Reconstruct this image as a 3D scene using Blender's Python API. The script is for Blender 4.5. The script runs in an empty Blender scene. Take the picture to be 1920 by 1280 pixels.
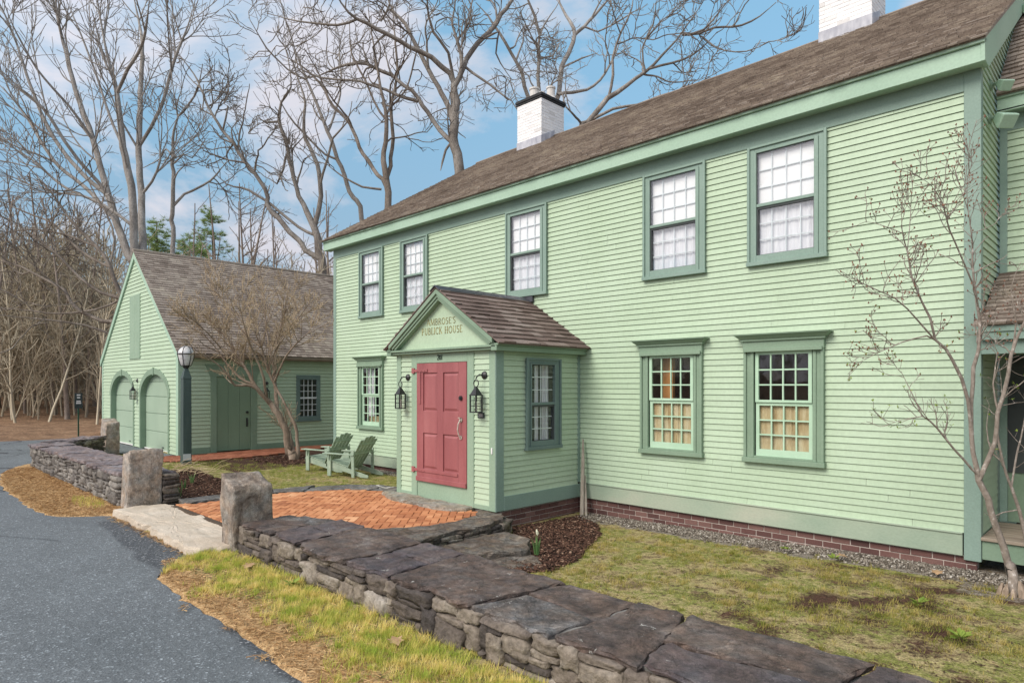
import bpy, math, random
import numpy as np
from mathutils import Vector, noise as mnoise
R = math.radians
sc = bpy.context.scene
col = sc.collection

# ------------------------------------------------------------------ scene frame (metres; x along the house front, y into the house)
EYE = 1.9
FPX, PPU, HZV = 1216.45, 960.0, 723.0
XD, YD = (0.7104412, -0.7037566), (0.7037566, 0.7104412)

def px(u, v, d):
    a = (u - PPU) / FPX; b = (HZV - v) / FPX
    return Vector(((a*XD[0] + XD[1])*d, (a*YD[0] + YD[1])*d, EYE + b*d))

# ------------------------------------------------------------------ materials
def socket(n, *names):
    for s in names:
        if s in n.inputs: return n.inputs[s]

def new_mat(name):
    m = bpy.data.materials.new(name); m.use_nodes = True
    nt = m.node_tree; nt.nodes.clear()
    out = nt.nodes.new('ShaderNodeOutputMaterial')
    return m, nt, out

def L(nt, a, b): nt.links.new(a, b)

def noise_node(nt, vec, scale, detail=4, rough=.55, dist=0.0):
    n = nt.nodes.new('ShaderNodeTexNoise'); n.inputs['Scale'].default_value = scale
    n.inputs['Detail'].default_value = detail; n.inputs['Roughness'].default_value = rough
    n.inputs['Distortion'].default_value = dist
    if vec is not None: L(nt, vec, n.inputs['Vector'])
    return n

def ramp(nt, fac, stops):
    r = nt.nodes.new('ShaderNodeValToRGB')
    e = r.color_ramp.elements
    while len(e) < len(stops): e.new(.5)
    for i, (p, c) in enumerate(stops):
        e[i].position = p; e[i].color = (c[0], c[1], c[2], 1) if not isinstance(c, (int, float)) else (c, c, c, 1)
    if fac is not None: L(nt, fac, r.inputs['Fac'])
    return r

def mixc(nt, fac, a, b, mode='MIX'):
    n = nt.nodes.new('ShaderNodeMix'); n.data_type = 'RGBA'; n.blend_type = mode
    for s, v in ((n.inputs[0], fac), (n.inputs[6], a), (n.inputs[7], b)):
        if hasattr(v, 'is_linked') or hasattr(v, 'links'): L(nt, v, s)
        elif isinstance(v, (int, float)): s.default_value = v
        else: s.default_value = (v[0], v[1], v[2], 1)
    return n.outputs[2]

def math_node(nt, op, a, b=0.0, clamp=False):
    n = nt.nodes.new('ShaderNodeMath'); n.operation = op; n.use_clamp = clamp
    for s, v in zip(n.inputs, (a, b)):
        if hasattr(v, 'links'): L(nt, v, s)
        else: s.default_value = v
    return n.outputs[0]

def coords(nt, stretch=(1, 1, 1), rot=(0, 0, 0)):
    t = nt.nodes.new('ShaderNodeTexCoord'); m = nt.nodes.new('ShaderNodeMapping')
    m.inputs['Scale'].default_value = stretch; m.inputs['Rotation'].default_value = rot
    L(nt, t.outputs['Object'], m.inputs['Vector'])
    return m.outputs['Vector']

def nmat(name, stops, scale=4, detail=5, rough=.75, bump=0.0, bscale=60, stretch=(1, 1, 1), island=0.0,
         spec=.3, fine=0.0, fscale=150, bdist=.004, spots=None):
    """paint / stone / wood: noise-mixed colours, optional per-piece tone, fine grain and bump"""
    m, nt, out = new_mat(name)
    v = coords(nt, stretch)
    n = noise_node(nt, v, scale, detail)
    c = ramp(nt, n.outputs['Fac'], stops).outputs['Color']
    if spots:
        sp_scale, lo, hi, sc_col = spots
        n3 = noise_node(nt, v, sp_scale, 3)
        c = mixc(nt, ramp(nt, n3.outputs['Fac'], [(lo, 0.0), (hi, 1.0)]).outputs['Color'], c, sc_col)
    if fine:
        n2 = noise_node(nt, v, fscale, 2)
        k = ramp(nt, n2.outputs['Fac'], [(.3, 1 - fine), (.7, 1 + fine)]).outputs['Color']
        c = mixc(nt, 1.0, c, k, 'MULTIPLY')
    if island:
        g = nt.nodes.new('ShaderNodeNewGeometry')
        k = ramp(nt, g.outputs['Random Per Island'], [(0, 1 - island), (1, 1 + island)]).outputs['Color']
        c = mixc(nt, 1.0, c, k, 'MULTIPLY')
    b = nt.nodes.new('ShaderNodeBsdfPrincipled')
    L(nt, c, b.inputs['Base Color'])
    b.inputs['Roughness'].default_value = rough
    socket(b, 'Specular IOR Level', 'Specular').default_value = spec
    if bump:
        nb = noise_node(nt, v, bscale, 5, .6)
        bp = nt.nodes.new('ShaderNodeBump'); bp.inputs['Strength'].default_value = bump
        bp.inputs['Distance'].default_value = bdist
        L(nt, nb.outputs['Fac'], bp.inputs['Height']); L(nt, bp.outputs['Normal'], b.inputs['Normal'])
    L(nt, b.outputs[0], out.inputs['Surface'])
    return m

def island_ramp_mat(name, stops, rough=.8, spec=.2, nscale=0, nmul=.25, trans=0.0, bump=0.0, bscale=60, bdist=.004, fine=0.0):
    m, nt, out = new_mat(name)
    g = nt.nodes.new('ShaderNodeNewGeometry')
    fac = g.outputs['Random Per Island']
    v = coords(nt)
    if nscale:
        n = noise_node(nt, v, nscale, 3)
        fac = math_node(nt, 'ADD', math_node(nt, 'MULTIPLY', fac, 1 - nmul*2),
                        math_node(nt, 'MULTIPLY', math_node(nt, 'SUBTRACT', n.outputs['Fac'], .5), nmul*6), False)
        fac = math_node(nt, 'ADD', fac, nmul, True)
    c = ramp(nt, fac, stops).outputs['Color']
    if fine:
        n2 = noise_node(nt, v, bscale, 4, .65)
        k = ramp(nt, n2.outputs['Fac'], [(.3, 1 - fine), (.7, 1 + fine)]).outputs['Color']
        c = mixc(nt, 1.0, c, k, 'MULTIPLY')
    b = nt.nodes.new('ShaderNodeBsdfPrincipled')
    L(nt, c, b.inputs['Base Color']); b.inputs['Roughness'].default_value = rough
    socket(b, 'Specular IOR Level', 'Specular').default_value = spec
    if bump:
        nb = noise_node(nt, v, bscale, 5, .6)
        bp = nt.nodes.new('ShaderNodeBump'); bp.inputs['Strength'].default_value = bump
        bp.inputs['Distance'].default_value = bdist
        L(nt, nb.outputs['Fac'], bp.inputs['Height']); L(nt, bp.outputs['Normal'], b.inputs['Normal'])
    sh = b.outputs[0]
    if trans:
        t = nt.nodes.new('ShaderNodeBsdfTranslucent'); L(nt, c, t.inputs['Color'])
        mx = nt.nodes.new('ShaderNodeMixShader'); mx.inputs[0].default_value = trans
        L(nt, sh, mx.inputs[1]); L(nt, t.outputs[0], mx.inputs[2]); sh = mx.outputs[0]
    L(nt, sh, out.inputs['Surface'])
    return m

def glass_mat(name, base, tint=(.985, .99, .988)):
    m, nt, out = new_mat(name)
    t = nt.nodes.new('ShaderNodeBsdfTransparent'); t.inputs['Color'].default_value = (*tint, 1)
    g = nt.nodes.new('ShaderNodeBsdfGlossy'); g.inputs['Roughness'].default_value = .015
    g.inputs['Color'].default_value = (.95, .97, 1, 1)
    v = coords(nt)
    nb = noise_node(nt, v, 2.2, 2)
    bp = nt.nodes.new('ShaderNodeBump'); bp.inputs['Strength'].default_value = .12; bp.inputs['Distance'].default_value = .02
    L(nt, nb.outputs['Fac'], bp.inputs['Height']); L(nt, bp.outputs['Normal'], g.inputs['Normal'])
    f = nt.nodes.new('ShaderNodeFresnel'); f.inputs['IOR'].default_value = 1.5
    ge = nt.nodes.new('ShaderNodeNewGeometry')
    fac = math_node(nt, 'MULTIPLY', math_node(nt, 'ADD', math_node(nt, 'MULTIPLY', f.outputs[0], .9), base, True), math_node(nt, 'SUBTRACT', 1.0, ge.outputs['Backfacing']))
    mx = nt.nodes.new('ShaderNodeMixShader')
    L(nt, fac, mx.inputs[0]); L(nt, t.outputs[0], mx.inputs[1]); L(nt, g.outputs[0], mx.inputs[2])
    L(nt, mx.outputs[0], out.inputs['Surface'])
    return m

def rock_mat(name, stops, scale, lichen=.0, lich_col=(.45, .44, .40), crack=.5, stain=None, bump=1.0, rough=.8, layer=(1, 1, 3.5), spec=.3, spread=(.3, .7)):
    """split stone: blotched colour, thin cracks, layered cleavage bump, hard-edged lichen specks"""
    m, nt, out = new_mat(name)
    v = coords(nt); vl = coords(nt, layer)
    n0 = noise_node(nt, v, scale, 9, .68, .6); c = ramp(nt, n0.outputs['Fac'], stops).outputs['Color']
    n1 = noise_node(nt, v, scale*5, 6, .75); c = mixc(nt, 1.0, c, ramp(nt, n1.outputs['Fac'], [(.3, .55), (.5, 1.0), (.7, 1.55)]).outputs['Color'], 'MULTIPLY')
    n2 = noise_node(nt, v, 130, 3, .7); c = mixc(nt, 1.0, c, ramp(nt, n2.outputs['Fac'], [(.32, .66), (.68, 1.36)]).outputs['Color'], 'MULTIPLY')
    hue = noise_node(nt, v, scale*1.7, 3); c = mixc(nt, 1.0, c, ramp(nt, hue.outputs['Fac'], [(.35, (1.10, .98, .90)), (.65, (.92, .98, 1.06))]).outputs['Color'], 'MULTIPLY')
    if stain:
        ns = noise_node(nt, v, stain[0], 6, .65, .8); c = mixc(nt, ramp(nt, ns.outputs['Fac'], [(stain[1], 0.0), (stain[2], 1.0)]).outputs['Color'], c, stain[3])
    ck = nt.nodes.new('ShaderNodeTexVoronoi'); ck.feature = 'DISTANCE_TO_EDGE'; ck.inputs['Scale'].default_value = scale*1.1
    wob = noise_node(nt, v, scale*2.5, 5, .7); ad = nt.nodes.new('ShaderNodeVectorMath'); ad.operation = 'MULTIPLY_ADD'
    L(nt, wob.outputs['Color'], ad.inputs[0]); ad.inputs[1].default_value = (.35, .35, .35); L(nt, v, ad.inputs[2]); L(nt, ad.outputs[0], ck.inputs['Vector'])
    ln = ramp(nt, ck.outputs['Distance'], [(0, 0.0), (.018, 1.0)])
    if crack: c = mixc(nt, math_node(nt, 'MULTIPLY', math_node(nt, 'SUBTRACT', 1.0, ln.outputs['Color']), crack), c, (.012, .010, .009))
    if lichen:
        vo = nt.nodes.new('ShaderNodeTexVoronoi'); vo.inputs['Scale'].default_value = 13; L(nt, ad.outputs[0], vo.inputs['Vector'])
        sp = nt.nodes.new('ShaderNodeSeparateColor'); L(nt, vo.outputs['Color'], sp.inputs[0])
        size = math_node(nt, 'MULTIPLY', math_node(nt, 'SUBTRACT', sp.outputs[0], 1 - lichen), 1.6/lichen*.16)
        k = math_node(nt, 'MULTIPLY', math_node(nt, 'SUBTRACT', math_node(nt, 'ADD', size, math_node(nt, 'MULTIPLY', math_node(nt, 'SUBTRACT', n1.outputs['Fac'], .5), .25)), vo.outputs['Distance']), 30.0, True)
        c = mixc(nt, math_node(nt, 'MULTIPLY', k, .8), c, lich_col)
    b = nt.nodes.new('ShaderNodeBsdfPrincipled'); L(nt, c, b.inputs['Base Color']); b.inputs['Roughness'].default_value = rough
    socket(b, 'Specular IOR Level', 'Specular').default_value = spec
    lay = noise_node(nt, vl, scale*2.2, 8, .66, 1.2)
    step = math_node(nt, 'SNAP', lay.outputs['Fac'], .09)
    hgt = math_node(nt, 'ADD', math_node(nt, 'MULTIPLY', step, .7), math_node(nt, 'MULTIPLY', lay.outputs['Fac'], .5))
    hgt = math_node(nt, 'ADD', hgt, math_node(nt, 'MULTIPLY', n2.outputs['Fac'], .10)); hgt = math_node(nt, 'ADD', hgt, math_node(nt, 'MULTIPLY', ln.outputs['Color'], .12*(crack > 0)))
    bp = nt.nodes.new('ShaderNodeBump'); bp.inputs['Strength'].default_value = min(1.0, bump); bp.inputs['Distance'].default_value = .05
    L(nt, hgt, bp.inputs['Height']); L(nt, bp.outputs['Normal'], b.inputs['Normal']); L(nt, b.outputs[0], out.inputs['Surface'])
    return m

M = {}
M['siding'] = nmat('pale_green_clapboard_paint', [(.3, (0.400, 0.517, 0.360)), (.7, (0.449, 0.567, 0.415))], scale=1.2, stretch=(1, 1, .6),
                   rough=.55, fine=.05, fscale=30, bump=.12, bscale=90, spec=.35, island=.035)
M['trim'] = nmat('sage_green_trim_paint', [(.3, (.195, .285, .20)), (.7, (.24, .335, .24))], scale=1.5, rough=.55, fine=.06, fscale=40,
                 bump=.12, bscale=80, spec=.35)
M['trim_porch'] = nmat('sage_green_porch_paint', [(.3, (.25, .355, .255)), (.7, (.30, .41, .30))], scale=1.5, rough=.55, fine=.07, fscale=40, bump=.12, bscale=80, spec=.35)
M['trim_slate'] = nmat('slate_green_casing_paint', [(.3, (.125, .185, .17)), (.7, (.16, .23, .21))], scale=1.8, rough=.55, fine=.07, fscale=50, spec=.35)
M['path_brick'] = island_ramp_mat('worn_red_path_brick', [(0, (.17, .06, .035)), (.5, (.28, .10, .055)), (1, (.40, .17, .10))], rough=.9, nscale=1.6, nmul=.16, fine=.2)
M['moss_grass'] = island_ramp_mat('mossy_lawn_blades', [(0, (0.550, 0.440, 0.209)), (.3, (0.418, 0.385, 0.132)), (.55, (0.286, 0.319, 0.066)), (1, (0.187, 0.253, 0.039))], rough=.75, nscale=4.5, nmul=.33, trans=.4)
M['cap_brown'] = rock_mat('brown_slate_capstone', [(.3, (.045, .034, .030)), (.45, (.095, .072, .062)), (.58, (.14, .11, .093)), (.72, (.22, .185, .155))], 3.2, .2, crack=.35, bump=.85, rough=.72, spec=.4)
M['cap_grey'] = rock_mat('lichen_grey_capstone', [(.3, (.055, .050, .048)), (.45, (.11, .10, .093)), (.6, (.19, .175, .16)), (.75, (.32, .30, .275))], 4.0, .5, crack=.3, bump=.85)
M['trim_light'] = nmat('light_sage_fascia_paint', [(.3, (0.324, 0.473, 0.357)), (.7, (0.386, 0.540, 0.419))], scale=1.2, rough=.55, fine=.06, fscale=40, spec=.35)
M['trim_blue'] = nmat('blue_green_casing_paint', [(.3, (.205, .30, .25)), (.7, (.25, .35, .295))], scale=1.8, rough=.55, fine=.07, fscale=50,
                      bump=.12, bscale=80, spec=.35)
M['skirt'] = nmat('weathered_skirt_paint', [(.3, (0.270, 0.358, 0.271)), (.55, (0.353, 0.423, 0.323)), (.75, (0.437, 0.456, 0.361))], scale=.8, stretch=(1, 1, 2), rough=.6,
                  fine=.06, fscale=30)
M['sash'] = nmat('pale_sash_paint', [(.3, (0.396, 0.576, 0.416)), (.7, (0.492, 0.672, 0.507))], scale=3, rough=.5, fine=.05)
M['sash_grey'] = nmat('grey_sash_paint', [(.3, (0.562, 0.619, 0.619)), (.7, (0.750, 0.806, 0.825))], scale=3, rough=.5)
M['sash_dark'] = nmat('dark_storm_channel', [(.3, (.045, .055, .055)), (.7, (.07, .08, .08))], scale=3, rough=.5)
M['garage_door'] = nmat('garage_door_paint', [(.3, (0.306, 0.408, 0.306)), (.7, (0.365, 0.470, 0.358))], scale=.9, rough=.5, fine=.04, fscale=60)
M['door_green'] = nmat('plank_door_paint', [(.3, (0.178, 0.264, 0.178)), (.7, (0.224, 0.318, 0.218))], scale=1.1, stretch=(1, 1, .4), rough=.55, fine=.06, fscale=50)
M['red'] = nmat('faded_red_door_paint', [(.25, (0.257, 0.080, 0.085)), (.5, (0.314, 0.102, 0.105)), (.8, (0.370, 0.136, 0.136))], scale=2.2, stretch=(2, 2, .5), rough=.5,
                fine=.07, fscale=60, bump=.15, bscale=70, spec=.4)
M['shingle'] = island_ramp_mat('weathered_wood_shingle', [(0, (0.142, 0.112, 0.091)), (.35, (0.227, 0.185, 0.152)), (.7, (0.312, 0.263, 0.219)), (1, (0.383, 0.333, 0.263))],
                               rough=.9, nscale=.55, nmul=.2, bump=.4, bscale=45, fine=.28)
M['shingle_porch'] = island_ramp_mat('red_brown_porch_shingle', [(0, (0.107, 0.078, 0.068)), (.5, (0.182, 0.134, 0.117)), (1, (0.288, 0.239, 0.213))],
                                     rough=.85, nscale=1.2, nmul=.15, bump=.3, bscale=60, fine=.22)
M['flash'] = nmat('dark_ridge_metal', [(.3, (.035, .038, .048)), (.7, (.06, .062, .075))], scale=5, rough=.5, spec=.5)
M['lead'] = nmat('grey_lead_flashing', [(.3, (.30, .31, .36)), (.7, (.55, .56, .6))], scale=9, stretch=(1, 1, .4), rough=.5)
M['brick'] = island_ramp_mat('dark_red_brick', [(0, (0.084, 0.046, 0.042)), (.5, (0.139, 0.071, 0.063)), (1, (0.210, 0.122, 0.105))], rough=.9, nscale=2, nmul=.1,
                             bump=.3, bscale=90, fine=.2)
M['mortar'] = nmat('pale_mortar', [(.3, (.40, .34, .30)), (.7, (.55, .48, .43))], scale=8, rough=.95, fine=.12)
M['white_brick'] = island_ramp_mat('white_painted_brick', [(0, (.74, .74, .75)), (.9, (.83, .83, .83)), (1, (.62, .61, .6))], rough=.7, bump=.4, bscale=60, fine=.06)
M['black_cap'] = nmat('black_chimney_cap', [(.3, (.02, .021, .023)), (.7, (.035, .036, .038))], scale=6, rough=.7)
M['terra'] = nmat('pale_clay_pot', [(.3, (.55, .53, .5)), (.7, (.7, .68, .65))], scale=6, rough=.8)
M['patio'] = island_ramp_mat('orange_paving_brick', [(0, (0.322, 0.122, 0.060)), (.45, (0.482, 0.199, 0.090)), (.8, (0.597, 0.281, 0.139)), (1, (0.711, 0.398, 0.216))],
                             rough=.85, nscale=1.6, nmul=.16, bump=.3, bscale=70, fine=.16)
M['path'] = nmat('red_path_brick', [(.3, (.27, .085, .05)), (.7, (.38, .14, .085))], scale=6, rough=.9, fine=.2, fscale=30)
M['sand'] = nmat('dark_joint_sand', [(.3, (.06, .042, .03)), (.7, (.11, .08, .055))], scale=20, rough=1)
M['black_iron'] = nmat('black_lantern_iron', [(.3, (.012, .013, .014)), (.7, (.025, .026, .027))], scale=10, rough=.45, spec=.5)
M['brass'] = nmat('worn_brass', [(.3, (.35, .30, .25)), (.7, (.62, .56, .48))], scale=20, rough=.35, spec=.6)
M['gold'] = nmat('worn_gilt_lettering', [(.35, (0.195, 0.180, 0.090)), (.65, (0.390, 0.360, 0.165))], scale=14, rough=.7)
M['numeral'] = nmat('dark_green_numeral', [(.3, (.015, .03, .02)), (.7, (.03, .045, .035))], scale=10, rough=.5)
M['plaque'] = nmat('dark_plaque', [(.3, (.03, .045, .045)), (.7, (.05, .065, .065))], scale=10, rough=.5)
M['white'] = nmat('white_plastic', [(.3, (.72, .72, .7)), (.7, (.8, .8, .78))], scale=5, rough=.5)
M['curtain'] = nmat('white_sheer_curtain', [(.3, (.66, .66, .70)), (.7, (.84, .84, .86))], scale=5, stretch=(8, 8, .5), rough=.9, fine=.05)
M['shade'] = nmat('sky_reflection_white', [(.3, (.86, .86, .87)), (.7, (.9, .9, .9))], scale=2, rough=.9)  # white of the mirrored sky put into the colour
M['shutter_wood'] = nmat('yellow_panelled_shutter', [(.25, (0.299, 0.189, 0.081)), (.5, (0.508, 0.416, 0.244)), (.75, (0.573, 0.517, 0.360))], scale=3, stretch=(6, 6, .8), rough=.7,
                         fine=.12, fscale=25)
M['orange_wood'] = nmat('orange_interior_wood', [(.3, (.55, .25, .08)), (.7, (.7, .36, .14))], scale=4, stretch=(8, 8, .6), rough=.6)
M['room'] = nmat('unlit_room_dark', [(.3, (.03, .028, .025)), (.7, (.05, .045, .04))], scale=2, rough=.9)  # near-black colour paints the dark of an unlit room
M['glass_up'] = glass_mat('storm_window_glass', .12)
M['glass_low'] = glass_mat('old_window_glass', .03)
M['glass_lamp'] = glass_mat('lantern_glass', .08)
M['lamp_glass'] = nmat('frosted_lamp_glass', [(.3, (.45, .45, .46)), (.7, (.72, .71, .7))], scale=14, rough=.25, spec=.6)
M['candle'] = nmat('white_candle_sleeve', [(.3, (.6, .58, .5)), (.7, (.7, .68, .6))], scale=5, rough=.6)
M['granite'] = rock_mat('grey_granite', [(.28, (.20, .165, .13)), (.45, (.33, .285, .235)), (.6, (.44, .39, .33)), (.75, (.56, .51, .45))], 3.0, .12, (.6, .58, .52), crack=.45, bump=.75, layer=(2.5, 2.5, .6))
M['granite_stain'] = rock_mat('stained_granite', [(.28, (.20, .165, .13)), (.45, (.32, .275, .225)), (.6, (.43, .38, .32)), (.75, (.54, .49, .43))], 3.0, .22, (.55, .52, .46), crack=.3, stain=(2.2, .44, .60, (.085, .060, .047)), bump=.75, layer=(2.5, 2.5, .6))
M['slab'] = nmat('pale_granite_slab', [(.25, (.43, .36, .275)), (.5, (.51, .435, .345)), (.75, (.58, .51, .42))], scale=3, detail=8, rough=.9, bump=.5, bscale=22, bdist=.012, fine=.16, fscale=70, spots=(9, .66, .72, (.24, .20, .16)))
M['step'] = rock_mat('grey_step_stone', [(.28, (.17, .15, .115)), (.5, (.28, .255, .205)), (.75, (.42, .39, .33))], 3.0, .12, crack=.3, bump=.7)
M['rubble'] = island_ramp_mat('dry_stone_rubble', [(0, (.05, .045, .045)), (.3, (.092, .078, .069)), (.55, (.15, .124, .104)), (.8, (.24, .205, .165)), (1, (.40, .365, .32))],
                              rough=.85, nscale=3, nmul=.14, bump=.9, bscale=22, bdist=.03, fine=.38)
M['rubble_far'] = island_ramp_mat('pale_stone_rubble', [(0, (.10, .09, .085)), (.4, (.17, .155, .14)), (.8, (.26, .24, .215)), (1, (.36, .335, .30))],
                                  rough=.85, nscale=3, nmul=.14, bump=.9, bscale=22, bdist=.03, fine=.35)
M['cap'] = rock_mat('dark_slate_capstone', [(.3, (.040, .031, .034)), (.45, (.080, .064, .066)), (.58, (.115, .094, .092)), (.72, (.19, .165, .15))], 2.6, .16, crack=.35, bump=.8, rough=.66, spec=.45)
M['cap_far'] = rock_mat('purple_grey_capstone', [(.28, (.105, .085, .088)), (.45, (.19, .158, .158)), (.6, (.26, .225, .22)), (.75, (.38, .345, .33))], 3.0, .2, crack=.5, bump=.8)
M['cap_curve'] = rock_mat('brown_grey_capstone', [(.28, (.06, .048, .038)), (.45, (.12, .10, .082)), (.6, (.19, .165, .135)), (.75, (.28, .25, .205))], 3.4, .2, (.32, .28, .08), crack=.4, bump=.9)
M['core'] = nmat('pale_wall_mortar', [(.3, (.13, .125, .115)), (.7, (.25, .24, .22))], scale=14, rough=1, fine=.25, bump=.5, bscale=50)
M['dark_core'] = nmat('dark_wall_heart', [(.3, (.02, .018, .016)), (.7, (.045, .04, .035))], scale=8, rough=1)
M['flag'] = rock_mat('grey_flagstone', [(.28, (.065, .063, .058)), (.5, (.14, .135, .125)), (.75, (.27, .26, .24))], 2.8, .1, crack=.4, stain=(2.2, .60, .64, (.55, .53, .49)), bump=.7)
M['asphalt_dark'] = None
M['chair_green'] = nmat('weathered_green_chair_paint', [(.3, (0.224, 0.291, 0.224)), (.6, (0.314, 0.386, 0.297)), (.8, (0.414, 0.454, 0.358))], scale=6, stretch=(1, 1, 1), rough=.7, fine=.12, fscale=60,
                        island=.12)
M['lamp_post'] = nmat('dark_green_post_paint', [(.3, (.045, .07, .066)), (.7, (.075, .105, .10))], scale=4, stretch=(2, 2, .3), rough=.55, fine=.12)
M['sign_post'] = nmat('green_steel_post', [(.3, (.012, .06, .035)), (.7, (.02, .08, .05))], scale=5, rough=.5)
M['old_wood'] = nmat('grey_bleached_wood', [(.3, (.25, .215, .17)), (.7, (.46, .41, .34))], scale=5, stretch=(8, 8, .7), rough=.9, fine=.15)
M['deck'] = nmat('bare_deck_boards', [(.3, (.25, .20, .15)), (.7, (.38, .32, .25))], scale=3, stretch=(.7, 6, 6), rough=.85, fine=.12)
M['bark_grey'] = nmat('grey_maple_bark', [(.25, (0.167, 0.149, 0.130)), (.5, (0.290, 0.267, 0.242)), (.75, (0.424, 0.402, 0.374))], scale=2.2, detail=7, stretch=(1, 1, .45), rough=.95, bump=.8,
                      bscale=9, bdist=.04, fine=.25, fscale=24)
M['bark_brown'] = nmat('brown_oak_bark', [(.25, (0.119, 0.101, 0.088)), (.5, (0.232, 0.207, 0.182)), (.75, (0.368, 0.345, 0.315))], scale=2.2, detail=7, stretch=(1, 1, .45), rough=.95, bump=.8,
                       bscale=9, bdist=.04, fine=.28, fscale=24)
M['bark_dark'] = nmat('dark_limb_bark', [(.25, (0.101, 0.082, 0.067)), (.5, (0.190, 0.159, 0.132)), (.75, (0.314, 0.271, 0.230))], scale=2.2, detail=7, stretch=(1, 1, .45), rough=.95, bump=.6,
                      bscale=9, bdist=.04, fine=.25, fscale=24)
M['bark_tan'] = nmat('tan_smooth_bark', [(.25, (.16, .115, .08)), (.5, (.27, .205, .15)), (.75, (.40, .32, .25))], scale=5, detail=6, stretch=(1, 1, .3), rough=.85, bump=.5,
                     bscale=20, bdist=.02, fine=.2, fscale=40)
M['twig_tan'] = nmat('tan_twigs', [(.3, (.33, .25, .16)), (.7, (.52, .41, .28))], scale=6, rough=.9)
M['bark_young'] = nmat('lichen_spotted_bark', [(.3, (0.182, 0.150, 0.124)), (.6, (0.312, 0.267, 0.227)), (.72, (0.650, 0.611, 0.559))], scale=26, detail=4, stretch=(1, 1, .7), rough=.85, bump=.4,
                       bscale=40, bdist=.01)
M['forest_bark'] = nmat('woodland_bark', [(.3, (0.184, 0.146, 0.120)), (.7, (0.335, 0.283, 0.241))], scale=2, stretch=(1, 1, .4), rough=.95, fine=.2, fscale=20)
M['thicket'] = island_ramp_mat('brown_thicket_twigs', [(0, (0.260, 0.214, 0.154)), (.5, (0.439, 0.376, 0.274)), (1, (0.660, 0.591, 0.450))], rough=.95, nscale=.12, nmul=.12)
M['pine'] = island_ramp_mat('pine_needles', [(0, (0.150, 0.210, 0.070)), (.5, (0.270, 0.360, 0.126)), (1, (0.405, 0.510, 0.196))], rough=.7, nscale=.5, nmul=.2, trans=.3)
M['bud'] = island_ramp_mat('reddish_buds', [(0, (.13, .055, .04)), (1, (.26, .14, .09))], rough=.8)
M['leaf_green'] = island_ramp_mat('fresh_green_leaf', [(0, (.16, .24, .04)), (1, (.32, .40, .08))], rough=.6, trans=.3)
M['plant_green'] = island_ramp_mat('bulb_leaf_green', [(0, (.09, .19, .06)), (1, (.18, .30, .11))], rough=.5, trans=.2)
M['petal'] = nmat('cream_petal', [(.3, (.7, .7, .5)), (.7, (.8, .8, .66))], scale=6, rough=.6)
M['dead_leaf'] = nmat('tan_dead_leaf', [(.3, (.30, .18, .09)), (.7, (.46, .31, .18))], scale=20, rough=.8)
M['grass'] = island_ramp_mat('spring_grass_blades', [(0, (0.598, 0.483, 0.185)), (.38, (0.490, 0.406, 0.137)), (.55, (0.327, 0.303, 0.068)), (.75, (0.229, 0.259, 0.045)), (1, (0.152, 0.220, 0.028))], rough=.75,
                             nscale=6.5, nmul=.33, trans=.4)
M['verge_grass'] = island_ramp_mat('fresh_verge_grass', [(0, (0.900, 0.786, 0.360)), (.3, (0.874, 0.700, 0.255)), (.55, (0.564, 0.564, 0.120)), (.8, (0.419, 0.512, 0.083)), (1, (0.291, 0.427, 0.053))], rough=.7,
                                   nscale=6.0, nmul=.33, trans=.4)
M['straw'] = island_ramp_mat('fallen_pine_straw', [(0, (.22, .11, .05)), (.5, (.44, .27, .12)), (1, (.64, .45, .24))], rough=.85, nscale=2, nmul=.1)
M['mulch'] = island_ramp_mat('shredded_bark_mulch', [(0, (0.025, 0.015, 0.011)), (.6, (0.086, 0.044, 0.030)), (.9, (0.149, 0.081, 0.054)), (1, (0.345, 0.230, 0.161))], rough=.95)
M['crumb'] = island_ramp_mat('brown_leaf_crumbs', [(0, (.06, .038, .025)), (.6, (.15, .095, .06)), (1, (.34, .24, .15))], rough=.95)
M['stalk'] = nmat('pale_dead_stalk', [(.3, (.42, .32, .18)), (.7, (.62, .50, .32))], scale=8, rough=.9)
M['pebble'] = island_ramp_mat('foundation_pebbles', [(0, (0.068, 0.057, 0.045)), (.5, (0.180, 0.153, 0.122)), (.85, (0.300, 0.266, 0.220)), (1, (0.510, 0.474, 0.420))], rough=.85)

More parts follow.
